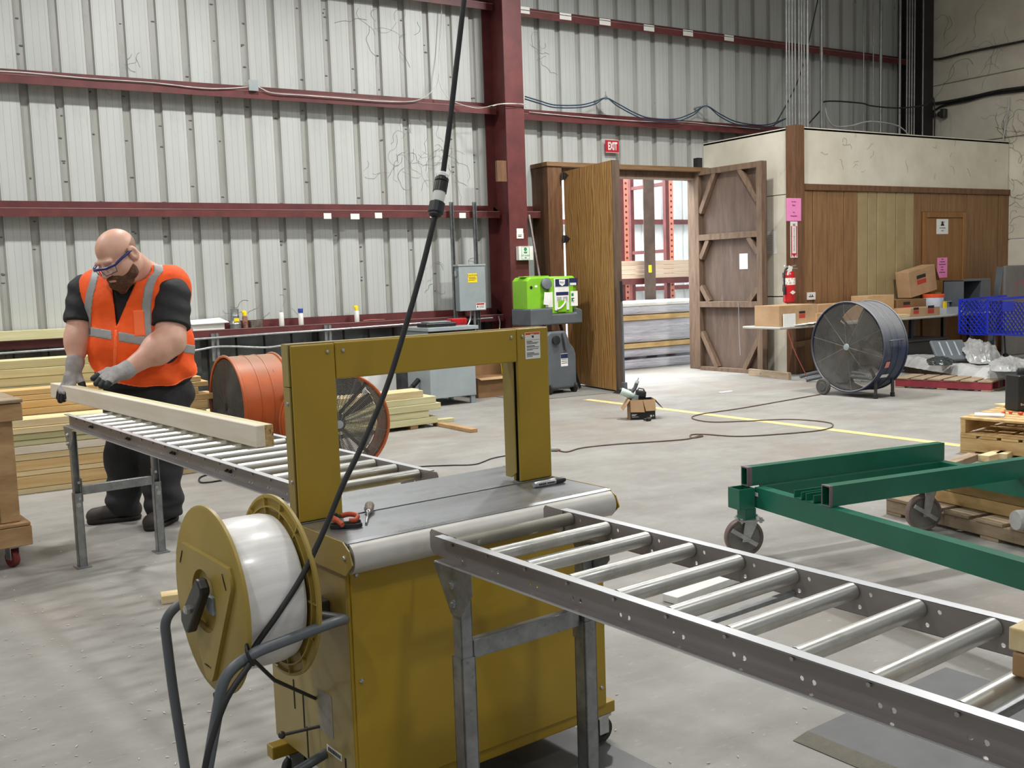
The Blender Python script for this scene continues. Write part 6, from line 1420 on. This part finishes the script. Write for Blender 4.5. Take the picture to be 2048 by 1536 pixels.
tag(MB().tube(spline([YP(px,py,11.2) for px,py in ((1650,215),(1655,235),(1668,252),(1700,252),(1740,243),(1790,250),(1810,262),(1816,272))]+[Vector((YP(1820,280,11.2).x,11.2,OT-.02))],6),.012,n=6).build('cable',M_wire,None,sm=60),'grey cable tangled on the office roof','cable')
tag(MB().tube(spline([YP(px,py,11.0) for px,py in ((1545,256),(1560,232),(1590,175),(1610,115),(1640,-20))],6),.010,n=6).build('cable',M_black,None,sm=60),'dark cable climbing across the left conduits above the office','cable')
p=XP(1880,229,XWR-.03); t=thing('alarm_horn','dark twin alarm horn on the white right wall','alarm',p)
for dy in (.12,-.02): MB().lathe([(0,0),(.05,0),(.05,.05),(.03,.06),(0,.06)],(0,dy,0),(-1,0,0),n=16).build('horn',M_bolt,t,sm=40)
MB().box(-.10,-.16,-.08,.0,-.06,.08).build('back_box',M_bolt,t,bev=.02)

# ================================================================== racking and bundles in the annex
M_ann=M_orange_rack
yr=14.2
def upright(px,label,y):
    p=YP(px,560,y)
    t=thing('rack_upright',label,'rack',(p.x,y,0))
    MB().box(-.05,0,0,.03,.08,5.6).build('front_post',M_red,t); MB().box(.03,.0,0,.13,.02,5.6).build('punched_face',M_ann,t)
    b=MB(); k=0
    for z in np.arange(.1,5.5,.10): b.box(.06,-.002,z,.10,0,z+.035)
    h=b.build('punch_holes',M_red,t); h['kind']='stuff'
    MB().box(-.05,1.0,0,.03,1.08,5.6).build('rear_post',M_red,t)
    for z in (1.9,3.1): MB().box(-.04,.08,z,.02,1.0,z+.06).build('brace',M_red,t)
    return t
upright(1248,'left orange punched rack upright seen through the doorway',yr); upright(1338,'right orange punched rack upright seen through the doorway',yr)
p=YP(1301,560,13.9); t=thing('annex_column','rusty brown steel column in the middle of the doorway view','column',(p.x,13.9,0)); MB().box(-.12,0,0,.12,.02,5.6).build('flange',M_brown_steel,t); MB().box(-.01,.02,0,.01,.12,5.6).build('web',M_brown_steel,t); MB().box(-.04,-.003,1.55,.03,-.0005,1.68).build('yellow_label',M_yel,t)
x0=YP(1232,560,yr).x-.6; x1=YP(1380,560,yr).x+.9; zb_=YP(1300,556,yr).z; zt=YP(1300,521,yr).z
t=thing('rack_beams','dark red rack beams holding the long pale boards','rack beam',(x0,yr,0)); 
MB().box(0,-.15,zb_-.10,x1-x0,-.002,zb_-.002).build('beam',M_red,t); MB().box(0,1.082,zb_-.12,x1-x0,1.13,zb_-.002).build('beam',M_red,t)
k=4
for i in range(k):
    o=MB().box(0,0,0,x1-x0,.14,(zt-zb_)/k-.004).build('composite_board',mat('pale_pink_board','#cfb7a2','#c0a58e',scale=3,stretch=(.3,4,4),rough=.6,hue=.06),None,bev=.003); o.location=(x0,yr-.145,zb_+i*(zt-zb_)/k); tag(o,'pale pinkish board on the annex rack, '+('lowest','second from the bottom','third from the bottom','topmost')[i]+' of the pile','board')
# wrapped bundles on the floor just outside the door
c=GP(1300,741); y=12.9
M_wrapb=mat('wrapped_bundle','#c9c9d2','#9fa0ab',scale=3,stretch=(.5,3,6),rough=.25,bump=.6,bscale=7,spots=('#6f6f78',5,.6,.75,(.5,1,3)))
xa,xb=YP(1240,700,y).x-.9,YP(1380,700,y).x+.5
levels=[(738,716,'bottom white wrapped tube bundle outside the door',M_wrapb,'pipe'),(710,694,'second wrapped bundle from the bottom outside the door',M_wrapb,'b'),(692,684,None,M_pallet,'w'),(682,638,'thick white and blue wrapped bundle outside the door',M_wrapb,'b'),(637,629,None,M_pallet,'w'),(627,612,'upper white wrapped bundle outside the door',M_wrapb,'b'),(611,603,'flat white sheet on top of the wrapped bundles',M_white,'b')]
for i,(p0,p1,lab,m,kd) in enumerate(levels):
    z0=max(0,YP(1310,p0,y).z); z1=YP(1310,p1,y).z
    if i==0: z0=0
    if kd=='w':
        for j in range(5):
            o=MB().box(0,0,0,.09,.9,z1-z0+.012).build('wood_spacer',m,None,bev=.002); o.location=(xa+.25+.55*j,y,z0-.006); tag(o,'wood spacer between wrapped bundles outside the door, '+('first','second','third','fourth','fifth')[j]+(' of the lower row' if i==2 else ' of the upper row'),'wood spacer')
        o=MB().box(0,0,0,xb-xa,.05,z1-z0+.01).build('timber_strip',m,None); o.location=(xa,y-.06,z0-.005); tag(o,'long wood slat in the '+('lower' if i==2 else 'upper')+' gap of the wrapped bundles','board')
    else:
        n=10; b=MB(); b.box(0,0,0,xb-xa,.95,z1-z0+.006); o=b.build('wrapped_bundle' if i<6 else 'white_sheet',m,None,bev=.02,seg=2); o.location=(xa,y-.03,z0-.001); tag(o,lab,'bundle')
# ================================================================== the worker
class Field:
    """signed distance grid turned into one closed surface"""
    def __init__(s,lo,hi,h):
        s.lo=np.array(lo,float); s.h=h; s.n=np.ceil((np.array(hi)-s.lo)/h).astype(int)+1
        s.v=np.full(s.n,.5,np.float32)
    def _sub(s,a,b):
        i0=np.clip(np.floor((np.array(a)-s.lo)/s.h).astype(int),0,s.n-1); i1=np.clip(np.ceil((np.array(b)-s.lo)/s.h).astype(int)+1,1,s.n)
        if np.any(i1<=i0): return None
        sl=tuple(slice(p,q) for p,q in zip(i0,i1))
        ax=[s.lo[k]+s.h*np.arange(i0[k],i1[k]) for k in range(3)]
        return sl,np.meshgrid(*ax,indexing='ij')
    def _smin(s,sl,d,k):
        v=s.v[sl]
        if k<=0: s.v[sl]=np.minimum(v,d); return
        hh=np.clip(.5+.5*(v-d)/k,0,1); s.v[sl]=v*(1-hh)+d*hh-k*hh*(1-hh)
    def cone(s,a,b,ra,rb,k=.03,grow=0,sub=False):
        a=np.array(a,float);b=np.array(b,float);m=max(ra,rb)+grow+.10
        r=s._sub(np.minimum(a,b)-m,np.maximum(a,b)+m)
        if r is None: return s
        sl,(X,Y,Z)=r; ab=b-a; t=np.clip(((X-a[0])*ab[0]+(Y-a[1])*ab[1]+(Z-a[2])*ab[2])/max(ab@ab,1e-9),0,1)
        d=np.sqrt((X-a[0]-t*ab[0])**2+(Y-a[1]-t*ab[1])**2+(Z-a[2]-t*ab[2])**2)-(ra+(rb-ra)*t)-grow
        d=d.astype(np.float32)
        if sub: s.v[sl]=np.maximum(s.v[sl],-d)
        else: s._smin(sl,d,k)
        return s
    def ell(s,c,r,k=.03,R=None,grow=0,sub=False):
        c=np.array(c,float);r=np.array(r,float)+grow;m=max(r)+.10
        q=s._sub(c-m,c+m)
        if q is None: return s
        sl,(X,Y,Z)=q; P=np.stack([X-c[0],Y-c[1],Z-c[2]],-1)
        if R is not None: P=P@np.array(R)
        k0=np.sqrt(((P/r)**2).sum(-1))+1e-6; k1=np.sqrt(((P/(r*r))**2).sum(-1))+1e-6
        d=(k0*(k0-1)/k1).astype(np.float32)
        if sub: s.v[sl]=np.maximum(s.v[sl],-d)
        else: s._smin(sl,d,k)
        return s
    def grid(s): return np.meshgrid(*[s.lo[k]+s.h*np.arange(s.n[k]) for k in range(3)],indexing='ij')
    def keep(s,d): s.v=np.maximum(s.v,d.astype(np.float32)); return s
    def drop(s,d): s.v=np.maximum(s.v,-d.astype(np.float32)); return s
    def mesh(s,name):
        v=s.v; v=np.pad(v,1,constant_values=1.0); lo=s.lo-s.h
        S=v<0; n=np.array(v.shape)-1
        pos=np.zeros((*n,3),np.float32); cnt=np.zeros(n,np.float32)
        def cn(i,j,k): return v[i:i+n[0],j:j+n[1],k:k+n[2]]
        E=[]
        for i in(0,1):
            for j in(0,1): E+= [((0,i,j),(1,i,j)),((i,0,j),(i,1,j)),((i,j,0),(i,j,1))]
        for a,b in E:
            va,vb=cn(*a),cn(*b); m=(va<0)!=(vb<0); t=np.where(m,va/np.where(m,va-vb,1),0)
            for q in range(3): pos[...,q]+=np.where(m,a[q]+t*(b[q]-a[q]),0)
            cnt+=m
        act=cnt>0; idx=np.full(n,-1,int); idx[act]=np.arange(act.sum())
        I=np.argwhere(act); P=lo+s.h*(I+pos[act]/cnt[act][:,None])
        F=[]
        for ax in range(3):
            o=[(1,0,0),(0,1,0),(0,0,1)][ax]; a1,a2=[(1,2),(2,0),(0,1)][ax]
            A=S[:-1,:-1,:-1]; B=S[o[0]:o[0]+n[0],o[1]:o[1]+n[1],o[2]:o[2]+n[2]]
            c=np.argwhere(A!=B); c=c[(c[:,a1]>0)&(c[:,a2]>0)]
            e1=np.zeros(3,int);e1[a1]=1;e2=np.zeros(3,int);e2[a2]=1
            g=lambda d: idx[tuple((c-d).T)]
            q=np.stack([g(e1+e2),g(e2),g(0*e1),g(e1)],1)
            fl=~A[tuple(c.T)]; q[fl]=q[fl][:,::-1]; F.append(q)
        F=np.concatenate(F); F=F[(F>=0).all(1)]
        me=bpy.data.meshes.new(name); me.vertices.add(len(P)); me.vertices.foreach_set('co',P.astype(np.float32).ravel())
        me.loops.add(len(F)*4); me.loops.foreach_set('vertex_index',F.ravel().astype(np.int32)); me.polygons.add(len(F)); me.polygons.foreach_set('loop_start',np.arange(0,len(F)*4,4,dtype=np.int32))
        me.update(calc_edges=True); me.validate(); smooth(me,60); return me
PW=np.array([1.33,6.85,0.]); _n=math.hypot(PW[0],PW[1]); _ef=np.array([-PW[0]/_n,-PW[1]/_n,0]); _er=np.array([PW[1]/_n,-PW[0]/_n,0])
def LP(px,py,y):
    d=ray(px,py); o=CO-PW; t=(y-o@(-_ef))/(d@(-_ef)); q=o+d*t; return np.array([q@_er,y,q[2]])
per=thing('person','worker in an orange reflective vest leaning over the timber on the rear conveyor','person',Vector(PW),math.atan2(_er[1],_er[0]))
M_skin=mat('skin','#dcae98','#d09c86',scale=9,rough=.5,spots=('#c97f6c',6,.58,.8,(1,1,1)))
M_shirt=mat('black_shirt','#1e1e20','#17171a',scale=6,rough=.75,bump=.3,bscale=14)
M_vest=mat('vest_orange','#ff5f14','#f2540c',scale=8,rough=.75,bump=.35,bscale=12)
M_refl=mat('vest_reflective','#9b9a98','#8d8c8a',scale=12,rough=.5)
M_trim=mat('vest_trim','#ff6f35',rough=.6)
M_pants=mat('trousers','#2b2b2d','#222224',scale=5,rough=.85,bump=.45,bscale=10)
M_boot=mat('boots','#3f3833','#332d29',scale=8,rough=.7); M_sole=mat('boot_sole','#2b2826',rough=.8)
M_glove=mat('glove_grey','#a9a5a3','#96918f',scale=12,rough=.8,bump=.2,bscale=60); M_glove_b=mat('glove_black','#24262b','#1b1d21',scale=10,rough=.6)
M_beard=mat('beard','#6e4930','#4d301c',scale=40,rough=.8,bump=.9,bscale=90); M_stub=mat('stubble','#a98672','#9a7765',scale=60,rough=.7)
M_gl=mat('glasses_blue','#141f66',rough=.3); M_lens=mat('lens',(.8,.85,.9),rough=.05,alpha=.25)
# ---- joints (traced on the photograph, given depth)
shR,elR,wrR=LP(168,580,.14),LP(157,670,.04),LP(150,727,-.05)
shL,elL,wrL=LP(345,588,-.10),LP(340,682,-.24),LP(250,742,-.34)
TOR=[('e',LP(284,690,.02),(.315,.25,.26)),('e',LP(290,748,.03),(.31,.25,.15)),('e',LP(276,605,.04),(.305,.215,.235)),
     ('c',LP(196,575,.10),LP(338,570,-.02),.105,.118),('e',LP(282,548,.07),(.15,.12,.09))]
def torso(F,grow,k=.08):
    for t in TOR:
        if t[0]=='e': F.ell(t[1],t[2],k,grow=grow)
        else: F.cone(t[1],t[2],t[3],t[4],k,grow=grow)
    return F
# ---- head frame
yw_,pt_=math.radians(47),math.radians(33); roll_=.10
hf=np.array([-math.sin(yw_)*math.cos(pt_),-math.cos(yw_)*math.cos(pt_),-math.sin(pt_)]); hu=np.array([0,0,1.])-hf*(-math.sin(pt_)); hu/=np.linalg.norm(hu); hr=np.cross(hf,hu)
hu2=hu*math.cos(roll_)+hr*math.sin(roll_); hr=np.cross(hf,hu2); hu=hu2
HS=1.30; HC=LP(236,512,-.20)
def hp(r,f_,u): return HC+HS*(hr*r+hf*f_+hu*u)
HR=np.stack([hr,hf,hu],1)
def he(F,c,r,k=.02,grow=0,sub=False): return F.ell(hp(*c),np.array(r)*HS,k,R=HR,grow=grow,sub=sub)
def hc(F,a,b,ra,rb,k=.012,grow=0,sub=False): return F.cone(hp(*a),hp(*b),ra*HS,rb*HS,k,grow=grow,sub=sub)
def head(F,grow=0):
    he(F,(0,-.012,.038),(.080,.102,.086),.02,grow); he(F,(0,.028,-.045),(.068,.076,.080),.04,grow)
    for s in(-1,1):
        he(F,(.044*s,.046,-.040),(.032,.036,.036),.03,grow); he(F,(.056*s,.0,-.055),(.028,.05,.05),.03,grow)
    return F
B=Field((-.60,-.62,.72),(.62,.42,1.98),.0062)
torso(B,-.03)
for a,b,c,r in ((shR,elR,wrR,(.082,.078,.074,.046)),(shL,elL,wrL,(.105,.094,.092,.046))):
    B.cone(a,b,r[0],r[1],.04); B.cone(b,c,r[2],r[3],.035)
    m=b+(c-b)*.28; B.ell(m,(r[2]*1.02,r[2]*1.02,r[2]*1.1),.04)
B.cone(LP(296,560,.08),hp(0,-.045,-.06),.105,.082,.05); B.cone(LP(280,548,.05),hp(.0,.02,-.10),.075,.05,.05)
head(B)
hc(B,(-.045,.092,.022),(.045,.092,.022),.011,.011,.02)
for s in(-1,1):
    he(B,(.034*s,.104,-.002),(.019,.014,.014),sub=True); he(B,(.034*s,.088,-.004),(.016,.016,.014),.006)
    he(B,(.086*s,-.020,-.008),(.013,.027,.038),.004); he(B,(.097*s,-.014,-.004),(.007,.013,.021),sub=True)
hc(B,(0,.098,.014),(0,.126,-.030),.008,.0155,.012)
for s in(-1,1): he(B,(.014*s,.112,-.036),(.010,.011,.009),.008)
hc(B,(-.02,.103,-.064),(.02,.103,-.064),.008,.008,.01); hc(B,(-.018,.100,-.076),(.018,.100,-.076),.009,.009,.01)
link('body',B.mesh('body'),M_skin,per)
# beard, stubble
F=Field(HC-.26,HC+.26,.0055)
he(F,(0,.052,-.098),(.058,.056,.048),.02)
for s in(-1,1):
    hc(F,(.066*s,.012,-.040),(.060*s,.032,-.078),.018,.028,.02); hc(F,(.060*s,.030,-.075),(.028*s,.085,-.100),.030,.028,.02); hc(F,(.004*s,.108,-.054),(.034*s,.092,-.068),.011,.013,.012)
hc(F,(0,.085,-.105),(0,.085,-.135),.030,.022,.02)
hc(F,(-.016,.122,-.071),(.016,.122,-.071),.007,.007,sub=True)
link('beard',F.mesh('beard'),M_beard,per)
F=Field(HC-.26,HC+.26,.006); head(F,.0022); X,Y,Z=F.grid(); P=np.stack([X,Y,Z],-1)-HC; rr=(P@hr)/HS; ff=(P@hf)/HS; uu=(P@hu)/HS
F.keep(np.maximum.reduce([ff-.012,uu-.055+.25*(ff+.1),-.045-uu,.05-np.abs(rr)-.9*np.maximum(0,-ff-.05)]))
link('hair_stubble',F.mesh('hair_stubble'),M_stub,per)
# glasses
g=thing('g',None,None); bpy.data.objects.remove(g)
fr=[hp(-.088,-.012,.010),hp(-.084,.05,.010),hp(-.074,.098,.004),hp(-.040,.128,.006),hp(0,.134,.010),hp(.040,.128,.006),hp(.074,.098,.004),hp(.084,.05,.010)]
gl=MB().tube([Vector(p) for p in fr],.0085,n=8).build('safety_glasses',M_gl,per,sm=60)
for s in(-1,1):
    b=MB(); b._add([hp(.072*s,.101,.004),hp(.008*s,.134,.008),hp(.012*s,.130,-.030),hp(.066*s,.100,-.028)],[(0,1,2,3)]); b.build('lens',M_lens,gl)
    b=MB(); b.tube([Vector(hp(.074*s,.1,.004)),Vector(hp(.066*s,.102,-.028)),Vector(hp(.014*s,.131,-.031)),Vector(hp(.006*s,.134,.006))],.0022,n=6); b.build('lens_rim',M_gl,gl,sm=60)
# ---- shirt
F=Field((-.60,-.62,.80),(.62,.46,1.66),.0075)
torso(F,-.006)
F.cone(LP(290,556,.06),LP(272,540,.0),.112,.10,.04)
def sleeve(a,b,ra,rb,t):
    G_=Field((-.60,-.62,.80),(.62,.46,1.66),.0075); G_.cone(a,b,ra,rb,0); X,Y,Z=G_.grid(); d=(b-a)/np.linalg.norm(b-a); e=a+(b-a)*t
    G_.keep((X-e[0])*d[0]+(Y-e[1])*d[1]+(Z-e[2])*d[2]); X=None
    w=.0035*np.sin(60*(G_.grid()[2]+.4*G_.grid()[0])); G_.v+=w.astype(np.float32); return G_
for G_ in (sleeve(shR,elR,.098,.102,.74),sleeve(shL,elL+np.array([.0,0,0]),.112,.122,.72)):
    hh=np.clip(.5+.5*(F.v-G_.v)/.03,0,1); F.v=F.v*(1-hh)+G_.v*hh-.03*hh*(1-hh)
link('shirt',F.mesh('shirt'),M_shirt,per)
# ---- vest
lo,hi=(-.60,-.62,.78),(.62,.46,1.68)
def vest(grow):
    F=Field(lo,hi,.0068); torso(F,.016+grow); X,Y,Z=F.grid()
    w=.006*np.sin(34*X+9*Z+3*np.sin(7*Z))*np.clip((1.35-Z)*3,0,1)+.005*np.sin(40*(X*.5+Z)+4*X)*np.clip((1.15-Z)*4,0,1); F.v+=w.astype(np.float32)
    return F,X,Y,Z
VF,X,Y,Z=vest(0)
h0,h1,h2=LP(200,766,-.20),LP(278,781,-.25),LP(386,722,.06)
A_=np.array([[1,q[0],q[1]] for q in(h0,h1,h2)]); co_=np.linalg.solve(A_,np.array([q[2] for q in(h0,h1,h2)]))
hem=(co_[0]+co_[1]*X+co_[2]*Y)-Z
VF.keep(hem)
def half(a,b):   # signed side of the line a-b in the x-z plane
    n_=np.array([-(b[2]-a[2]),b[0]-a[0]]); n_/=np.linalg.norm(n_); return (X-a[0])*n_[0]+(Z-a[2])*n_[1]
va,vb,vc=LP(233,654,-.27),LP(219,535,-.2),LP(290,520,-.12)
vee=np.maximum.reduce([-half(va,vb) if half(va,vb)[0,0,0]*0==0 else 0*X, half(va,vc), Y-.06])
s1=half(va,vb); s2=half(va,vc); cpt=np.array([(vb[0]+vc[0])/2,0,(vb[2]+vc[2])/2])
def sgn(a,b): 
    n_=np.array([-(b[2]-a[2]),b[0]-a[0]]); return np.sign((cpt[0]-a[0])*n_[0]+(cpt[2]-a[2])*n_[1])
VE=np.maximum.reduce([-s1*sgn(va,vb),-s2*sgn(va,vc),Y-.05])
VF.drop(VE)
for a,b,r0,r1,off in ((shR,elR,.100,.110,np.array([-.05,-.01,-.03])),(shL,elL,.112,.140,np.array([.035,-.055,-.075]))): VF.cone(a+off,b+off*.6,r0,r1,sub=True)
VF.cone(LP(284,560,.06),hp(0,-.03,-.07),.115,.10,sub=True)
link('vest',VF.mesh('vest'),M_vest,per)
# bands of reflective tape: the vest surface raised a little, kept inside strips
def strip(name,cond,m=M_refl,grow=.0035):
    F=Field(lo,hi,.0068); F.v=VF.v-grow; F.keep(cond); return link(name,F.mesh(name),m,per)
b0,b1,b2=LP(185,664,-.1),LP(232,672,-.25),LP(300,684,-.22)
A_=np.array([[1,q[0],q[1]] for q in(b0,b1,b2)]); cb=np.linalg.solve(A_,np.array([q[2] for q in(b0,b1,b2)]))
zz=LP(232,700,-.26)[0]
band=np.abs(Z-(cb[0]+cb[1]*X+cb[2]*Y))-.031
strip('reflective_band',np.maximum(band,.020-np.abs(X-(zz+ (Z-1.1)*.0))))
def vstripe(pts,w,y):
    zs=[LP(px,py,y)[2] for px,py in pts][::-1]; xs_=[LP(px,py,y)[0] for px,py in pts][::-1]
    return np.maximum(np.abs(X-np.interp(Z,zs,xs_))-w,zs[0]-Z)
strip('reflective_stripe',vstripe([(318,543),(306,556),(298,575),(293,610),(293,650),(298,690)],.029,-.2))
strip('reflective_stripe',np.maximum(vstripe([(192,540),(188,560),(180,590),(176,620),(174,650),(178,672)],.024,.0),Y-.15))
zx=LP(232,660,-.26); zx2=LP(228,760,-.26)
strip('zipper',np.maximum.reduce([np.abs(X-(zx[0]+(Z-zx[2])*(zx2[0]-zx[0])/(zx2[2]-zx[2])))-.010,Z-zx[2]+.0,Y]),M_trim,.005)
p0_,p1_=LP(265,621,-.25),LP(292,672,-.25)
strip('chest_pocket',np.maximum.reduce([np.abs(X-(p0_[0]+p1_[0])/2)-abs(p1_[0]-p0_[0])/2,np.abs(Z-(p0_[2]+p1_[2])/2)-abs(p1_[2]-p0_[2])/2,Y]),M_trim,.007)
strip('hem_binding',np.maximum(hem,-.012-hem),M_trim,.004)
# ---- trousers
F=Field((-.42,-.45,.05),(.56,.48,1.06),.008)
F.ell(LP(297,790,.05),(.29,.235,.20),.05); F.ell(LP(297,835,.06),(.255,.215,.15),.05)
legs=((LP(265,830,.09),LP(250,920,.13),LP(247,1013,.18),(.165,.122,.100)),(LP(320,830,.01),LP(322,925,-.03),LP(329,1022,-.07),(.165,.130,.110)))
for a,b,c,r in legs:
    F.cone(a,b,r[0],r[1],.05); F.cone(b,c,r[1],r[2],.05); F.ell(c+np.array([0,0,.06]),(r[2]*1.12,r[2]*1.15,.05),.03)
X,Y,Z=F.grid(); F.v+=(.007*np.sin(48*Z+9*X+5*Y)*np.clip((.45-Z)*4,0,1)+.005*np.sin(30*X+22*Z)).astype(np.float32)
F.keep(.055-Z)
link('trousers',F.mesh('trousers'),M_pants,per)
# ---- boots
for k,(heel,toe,an) in enumerate(((np.array([-.055,.18,.0]),np.array([-.285,.175,0]),legs[0][2]),(np.array([.175,-.01,0]),np.array([.060,-.205,0]),legs[1][2]))):
    F=Field((-.45,-.40,0),(.40,.40,.26),.006); F.cone(heel+[0,0,.075],toe+[0,0,.055],.056,.050,.02); F.cone(heel+[0,0,.07],an+[0,0,.06],.06,.07,.03); F.ell(toe+[0,0,.05],(.055,.055,.042),.02); X,Y,Z=F.grid(); F.keep(.018-Z)
    o=link('boot',F.mesh('boot'),M_boot,per)
    F=Field((-.45,-.40,0),(.40,.40,.06),.006); F.cone(heel+[0,0,.03],toe+[0,0,.03],.060,.056,.02); X,Y,Z=F.grid(); F.keep(np.maximum(Z-.030,.001-Z)); link('sole',F.mesh('sole'),M_sole,o)
# ---- gloves with five fingers each
def glove(wr,back,palm_c,fingers,thumb,name,cuff):
    pts=np.array([wr,palm_c]+[q for f_ in fingers+[thumb] for q in f_]); lo_=pts.min(0)-.07; hi_=pts.max(0)+.07
    F=Field(lo_,hi_,.0034); T=Field(lo_,hi_,.0034)
    F.cone(cuff,wr,.053,.050,.02); F.cone(wr,palm_c,.046,.040,.03)
    for f_ in fingers: F.cone(palm_c+(f_[0]-palm_c)*.15,f_[0],.034,.0215,.02)
    for i,f_ in enumerate(fingers+[thumb]):
        rs=(.0200,.0185,.0165) if i<4 else (.024,.021,.018)
        for a,b,r0,r1 in ((f_[0],f_[1],rs[0],rs[1]),(f_[1],f_[2],rs[1],rs[2])): F.cone(a,b,r0,r1,.008)
        m=f_[1]+(f_[2]-f_[1])*.25; T.cone(m,f_[2],rs[1]+.002,rs[2]+.0022,.004)
    if len(thumb)>2: F.cone(wr+(palm_c-wr)*.35,thumb[0],.034,.025,.02)
    o=link(name,F.mesh(name),M_glove,per); link('glove_coating',T.mesh('glove_coating'),M_glove_b,o); return o
L_=lambda *a: LP(*a)
cuffR=wrR+(elR-wrR)*.10; pR=L_(143,752,-.06)
glove(wrR,None,pR,[[L_(131,765,-.03),L_(121,780,-.05),L_(118,795,-.04)],[L_(134,768,-.05),L_(124,784,-.08),L_(121,801,-.07)],[L_(139,770,-.08),L_(130,785,-.11),L_(127,799,-.10)],[L_(145,769,-.10),L_(138,782,-.13),L_(135,794,-.13)]],[L_(156,754,-.06),L_(162,764,-.08),L_(166,774,-.09)],'glove',cuffR)
cuffL=wrL+(elL-wrL)*.10; pL=L_(236,745,-.37)
glove(wrL,None,pL,[[L_(216,741,-.33),L_(200,749,-.36),L_(187,757,-.38)],[L_(217,746,-.37),L_(204,756,-.40),L_(193,767,-.41)],[L_(220,751,-.40),L_(210,761,-.43),L_(202,771,-.44)],[L_(226,755,-.42),L_(220,763,-.45),L_(214,771,-.46)]],[L_(232,756,-.34),L_(218,766,-.33),L_(207,772,-.33)],'glove',cuffL)

# ================================================================== small marks and litter
rs=random.Random(21)
def squiggle(b,o,u,v,L,amp,r,n=7):
    a=rs.uniform(0,2*PI); pts=[];p=Vector(o);h=a
    for k in range(n):
        pts.append(p.copy()); h+=rs.uniform(-amp,amp); p=p+(Vector(u)*math.cos(h)+Vector(v)*math.sin(h))*(L/n)
    b.tube(spline(pts,3),r,n=3,caps=False)
b=MB()
for (cx,cy,sx,sy,n,L) in ((790,60,60,25,10,.5),(850,300,60,50,22,.5),(880,340,40,40,14,.4),(770,330,40,20,5,.35),(1075,100,20,40,5,.4),(900,560,60,60,12,.25),(560,620,120,15,10,.3),(180,150,150,30,6,.25)):
    for k in range(n):
        p=YP(cx+rs.uniform(-sx,sx),cy+rs.uniform(-sy,sy),YW-.004); squiggle(b,p,(1,0,0),(0,0,1),L*rs.uniform(.5,1.3),1.0,rs.uniform(.0009,.0018))
o=b.build('cobwebs',mat('cobweb','#5d5c57','#4a4945',scale=5,rough=.9),wall_back); o['kind']='stuff'
b=MB()
for (cx,cy,sx,sy,n,L) in ((2025,300,20,60,16,.5),(2025,420,20,60,14,.4),(1940,100,60,40,14,.8),(2020,230,30,40,10,.6)):
    for k in range(n):
        p=XP(cx+rs.uniform(-sx,sx),cy+rs.uniform(-sy,sy),XWR-.012); squiggle(b,p,(0,1,0),(0,0,1),L*rs.uniform(.5,1.3),1.0,rs.uniform(.001,.0025))
o=b.build('cobwebs',MATS['cobweb'],wr); o['kind']='stuff'
b=MB()
for k in range(16):
    p=YP(rs.uniform(1620,2010),rs.uniform(285,350),OY+.016); squiggle(b,p,(1,0,0),(0,0,1),.25*rs.uniform(.4,1.2),1.0,.0015)
o=b.build('cobwebs',MATS['cobweb'],wof); o['kind']='stuff'
b=MB()                      # dents and clips in the ribs
for i in range(-2,18):
    for k in range(7):
        x=ph+PITCH_R*i+.289+rs.uniform(-.02,.02); z=rs.uniform(1.3,5.2)
        b.sphere((x,YW+.034,z),(rs.uniform(.012,.026),.006,rs.uniform(.006,.013)),n=8,m=4)
o=b.build('rib_dents',mat('dent','#5f5d58',rough=.6),wall_back); o['kind']='stuff'
b=MB()                      # wood shavings and grit on the floor
for k in range(260):
    px,py=rs.uniform(0,2048),rs.uniform(860,1536)
    if rs.random()<.5: px,py=rs.uniform(0,620),rs.uniform(1040,1536)
    p=GP(px,py); L=rs.uniform(.004,.017); a=rs.uniform(0,PI); w=rs.uniform(.0015,.0032)
    if p.length>9: continue
    b.obox((p.x,p.y,.0025),(L,w,.0025),rotz(a))
o=b.build('wood_shavings',mat('shaving','#ebe6da','#d6cbb4',scale=40,rough=.8),None); tag(o,'pale wood shavings scattered over the concrete floor','shavings',kind='stuff')
o=MB().box(-.10,-.03,0,.10,.03,.004).build('paper_scrap',M_paper,None); o.location=GP(1452,784); o.location.z=.001; tag(o,'small dark strip of litter on the floor near the doorway','litter')
